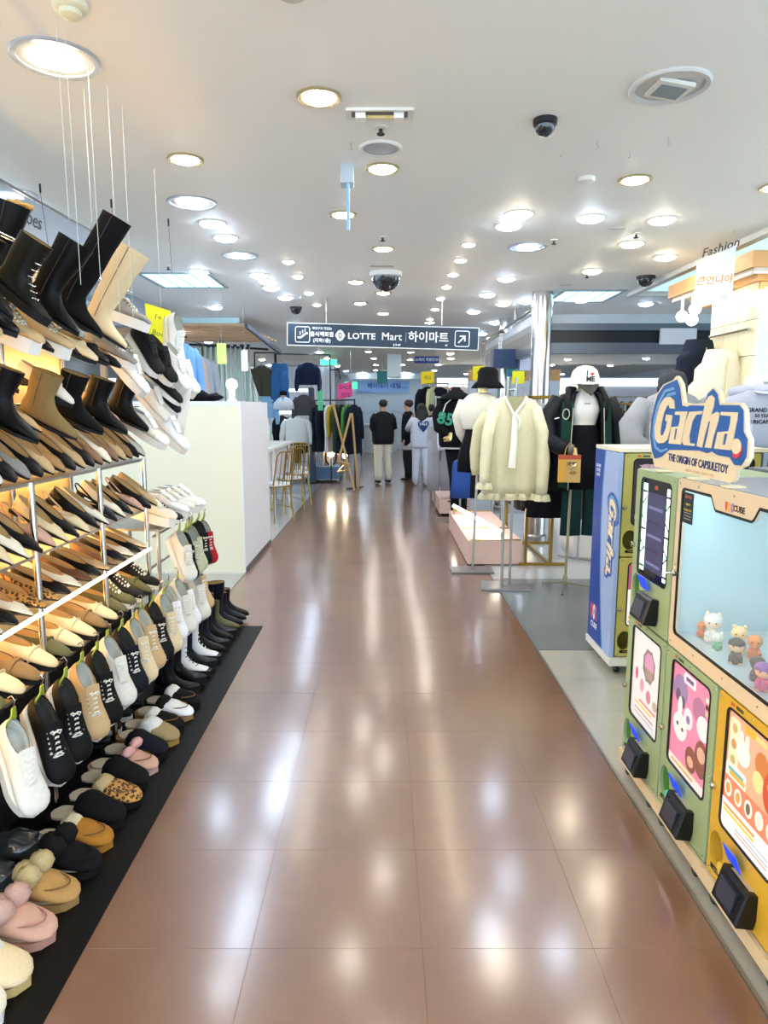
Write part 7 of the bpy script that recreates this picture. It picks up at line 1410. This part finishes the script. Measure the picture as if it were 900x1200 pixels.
# ================================================================== PEOPLE
SKIN = mat('skin', hexc('#c99a7c'), .55); HAIRM = mat('hair', (.012, .010, .010), .5)
def body_mesh(pts, edges, radii):
    me = bpy.data.meshes.new('b'); me.from_pydata(pts, edges, []); o = bpy.data.objects.new('b', me); COL.objects.link(o)
    md = o.modifiers.new('s', 'SKIN'); sk = me.skin_vertices[0].data
    for i, r in enumerate(radii): sk[i].radius = (r, r) if not isinstance(r, tuple) else r
    sk[0].use_root = True; md.use_smooth_shade = True
    o.modifiers.new('u', 'SUBSURF').levels = 1
    dg = bpy.context.evaluated_depsgraph_get(); out = bpy.data.meshes.new_from_object(o.evaluated_get(dg)); bpy.data.objects.remove(o); out.materials.clear(); return out
def person(x, y, rz, label, H=1.69, arms='front', top='#14161c', bot='#d8d3c2', hair='short', wide=1.0, shoe_c='#1a1a1e', step=.0, toplen=.62, shirt=None, prints=False, belt=None):
    k = H/1.69; M = Matrix.Translation((x, y, 0)) @ Matrix.Rotation(rad(rz), 4, 'Z') @ Matrix.Scale(k, 4)
    P = {}; pts = []; E = []; rr = []
    def v(n, p, r, par=None):
        P[n] = len(pts); pts.append(p); rr.append(r)
        if par is not None: E.append((P[par], P[n]))
    v('pelvis', (0, 0, .92), (.13, .10)); v('waist', (0, 0, 1.05), (.11, .085), 'pelvis'); v('chest', (0, .005, 1.26), (.14, .10), 'waist'); v('neck0', (0, .005, 1.40), (.07, .06), 'chest'); v('neck1', (0, -.005, 1.46), .048, 'neck0')
    v('head0', (0, -.012, 1.53), (.068, .075), 'neck1'); v('head1', (0, -.012, 1.61), (.074, .088), 'head0'); v('head2', (0, -.008, 1.665), (.045, .055), 'head1')
    v('nose', (0, -.10, 1.565), .012, 'head0')
    hands = {}
    for s in (-1, 1):
        sd = 'L' if s < 0 else 'R'
        v('sh'+sd, (s*.165, .005, 1.37), .052, 'neck0')
        if arms == 'front': el = (s*.23, .02, 1.13); wr = (s*.14, -.17, 1.07); hd = (s*.09, -.23, 1.09)
        elif arms == 'up' and s > 0: el = (.27, -.10, 1.17); wr = (.20, -.16, 1.36); hd = (.17, -.15, 1.43)
        elif arms == 'up': el = (-.22, .02, 1.12); wr = (-.20, -.16, 1.08); hd = (-.17, -.23, 1.10)
        else: el = (s*.21, .01, 1.10); wr = (s*.215, -.05, .87); hd = (s*.21, -.07, .80)
        v('el'+sd, el, .040, 'sh'+sd); v('wr'+sd, wr, .026, 'el'+sd); v('hd'+sd, hd, (.034, .018), 'wr'+sd); hands[s] = (el, wr, hd)
        d = (Vector(hd)-Vector(wr)).normalized(); side = d.cross(Vector((0, 0, 1))) if abs(d.z) < .9 else Vector((1, 0, 0)); side.normalize()
        for q, L in ((-.028, .045), (-.009, .056), (.010, .058), (.028, .048)):
            v('f%s%g' % (sd, q), tuple(Vector(hd)+side*q+d*.02+side*0), .009, 'hd'+sd); v('g%s%g' % (sd, q), tuple(Vector(hd)+side*q*1.1+d*L+Vector((0, .008, -.008))), .008, 'f%s%g' % (sd, q))
        v('t'+sd, tuple(Vector(hd)-side*s*.04-d*.01), .009, 'hd'+sd)
        v('hip'+sd, (s*.085, 0, .86), .085, 'pelvis'); v('kn'+sd, (s*.10, -.01-s*step*.5, .48), .058, 'hip'+sd); v('an'+sd, (s*.11, .03-s*step, .09), .038, 'kn'+sd); v('ft'+sd, (s*.12, -.10-s*step, .04), .035, 'an'+sd)
    me = body_mesh(pts, E, rr); me.transform(M)
    t = Thing('person', label, 'person', (x, y, 0))
    b_ = t.part('body', me, SKIN, smooth=0)
    topm = fab('wear'+top[1:], top, rough=.6 if top == '#14161c' else .9); botm = fab('wear'+bot[1:], bot)
    z1 = 1.435-toplen
    spec = [(1.455, .062, .06, 0), (1.43, .12, .085, 0), (1.38, .185*wide, .115, .1), (1.25, .20*wide, .135, .3), (1.05, .205*wide, .14, .7), (z1+.05, .20*wide, .135, .9), (z1, .18*wide, .125, .4)]
    t.part('jacket' if top == '#14161c' else 'sweatshirt', MB().rings(drape_rings(spec, 26, 6, .06)).xf(M), topm, smooth=180)
    for s in (-1, 1):
        el, wr, hd = hands[s]; w2 = tuple(Vector(wr)*.9+Vector(hd)*.1)
        t.part('sleeve', MB().tube([(s*.15, .005, 1.385), (s*.20, .01, 1.30), el, tuple((Vector(el)+Vector(wr))/2), w2], [.072, .078, .07, .058, .042], 12).xf(M), topm, smooth=180)
        kx, ky = s*.10, -.01-s*step*.5; ax, ay = s*.11, .03-s*step
        t.part('trouser_leg', MB().tube([(s*.075, 0, .98), (s*.085, 0, .85), (kx, ky, .48), (ax, ay, .20), (ax, ay, .07)], [(.115, .10), (.115, .11), (.085, .09), (.075, .085), (.078, .085)], 14).xf(M), botm, smooth=180)
        sh = shoe_c
        t.part('shoe', MB().rings(shoe_rings([(-.10, .10, -.26, .10, .036), (-.10, .09, -.27, .02, .042), (-.06, .07, -.15, .01, .046), (-.02, .05, -.05, .01, .040), (0, .02, 0, .01, .012)], 12, .006)).xf(M @ Matrix.Translation((ax, ay-.18, 0)) @ Matrix.Rotation(rad(-90), 4, 'Z')), pla('shoe'+sh[1:], sh, .4), smooth=180)
    if hair == 'short':
        hm_ = MB().ball((0, .008, 1.615), (.085, .098, .083), 16, 12, .18); t.part('hair', hm_.xf(M), HAIRM, smooth=180)
    elif hair == 'cap':
        t.part('hair', MB().ball((0, .022, 1.595), (.08, .085, .075), 14, 10, .1).xf(M), HAIRM, smooth=180)
        t.part('cap', MB().lathe((0, 0, 1.62), [(.088, -.02), (.09, .01), (.08, .055), (.04, .078), (.01, .08)], 18, False).xf(M), BLKF, smooth=180)
        t.part('cap_visor', MB().rings([[(.07*math.cos(a), -.07-.06*math.sin(a), 1.61-.012*math.sin(a)+dz) for a in [PI*q/10 for q in range(11)]] for dz in (0, -.006)]).xf(M), BLKF)
    else:
        t.part('hair', MB().ball((0, .01, 1.60), (.095, .11, .095), 16, 12, .12).xf(M), HAIRM, smooth=180)
        rs = [[(c[0]*w_, .045+c[1]*w_*.6, z) for c in [(math.cos(2*PI*q/20)*(1+.1*math.sin(q*3)), math.sin(2*PI*q/20)) for q in range(20)]] for z, w_ in ((1.62, .09), (1.52, .115), (1.42, .14), (1.33, .13), (1.27, .08))]
        t.part('long_hair', MB().rings(rs).xf(M), HAIRM, smooth=180)
    if shirt: t.part('shirt_hem', MB().rings(drape_rings([(z1+.04, .19*wide, .13, .5), (z1-.12, .195*wide, .135, 1)], 24, 6, .06)).xf(M), fab('wear'+shirt[1:], shirt), smooth=180)
    if prints:
        Mp = M @ FR((-.03, .152, 1.24), (-1, 0, 0), (0, 0, 1)); 
        hp = [(0, -.15)]+[(.135*math.sin(a)**1.0*1.0, .03+.085*abs(math.sin(a*1.0))**.5*(1 if a < 2.2 else 1)) for a in ()]
        hp = [(0, -.14), (.06, -.07), (.11, .01), (.115, .06), (.08, .095), (.035, .09), (0, .06), (-.035, .09), (-.08, .095), (-.115, .06), (-.11, .01), (-.06, -.07)]
        t.part('heart_print', plate(hp, .004, Mp), pla('print_navy', '#1d3570')); t.part('print_text', text('YALE', .075, Mp @ Matrix.Translation((0, .03, .004)), .002, bold=.02), pla('print_white', '#dfe6f2'))
    return t
person(-.02, 14.15, 200, 'person in a black leather jacket and beige trousers seen from behind', 1.72, 'front', '#14161c', '#d8d3c2', 'short', 1.12, toplen=.64)
person(.52, 14.75, -100, 'person in dark cap and black clothes in profile, between the other two', 1.72, 'down', '#15181f', '#14161c', 'short', 1.0, toplen=.66, shirt='#c9ccd4')
person(.60+.15, 13.75, 165+15, 'person with long black hair in a white tracksuit with heart print', 1.64, 'up', '#cfd6e6', '#d2d8e6', 'long', 1.1, '#e6e6ea', .07, .66, prints=True)
person(1.02, 14.9, 160, 'person in dark clothes partly hidden behind the one in the white tracksuit', 1.62, 'down', '#181a22', '#16181f', 'short', .95, step=.06)
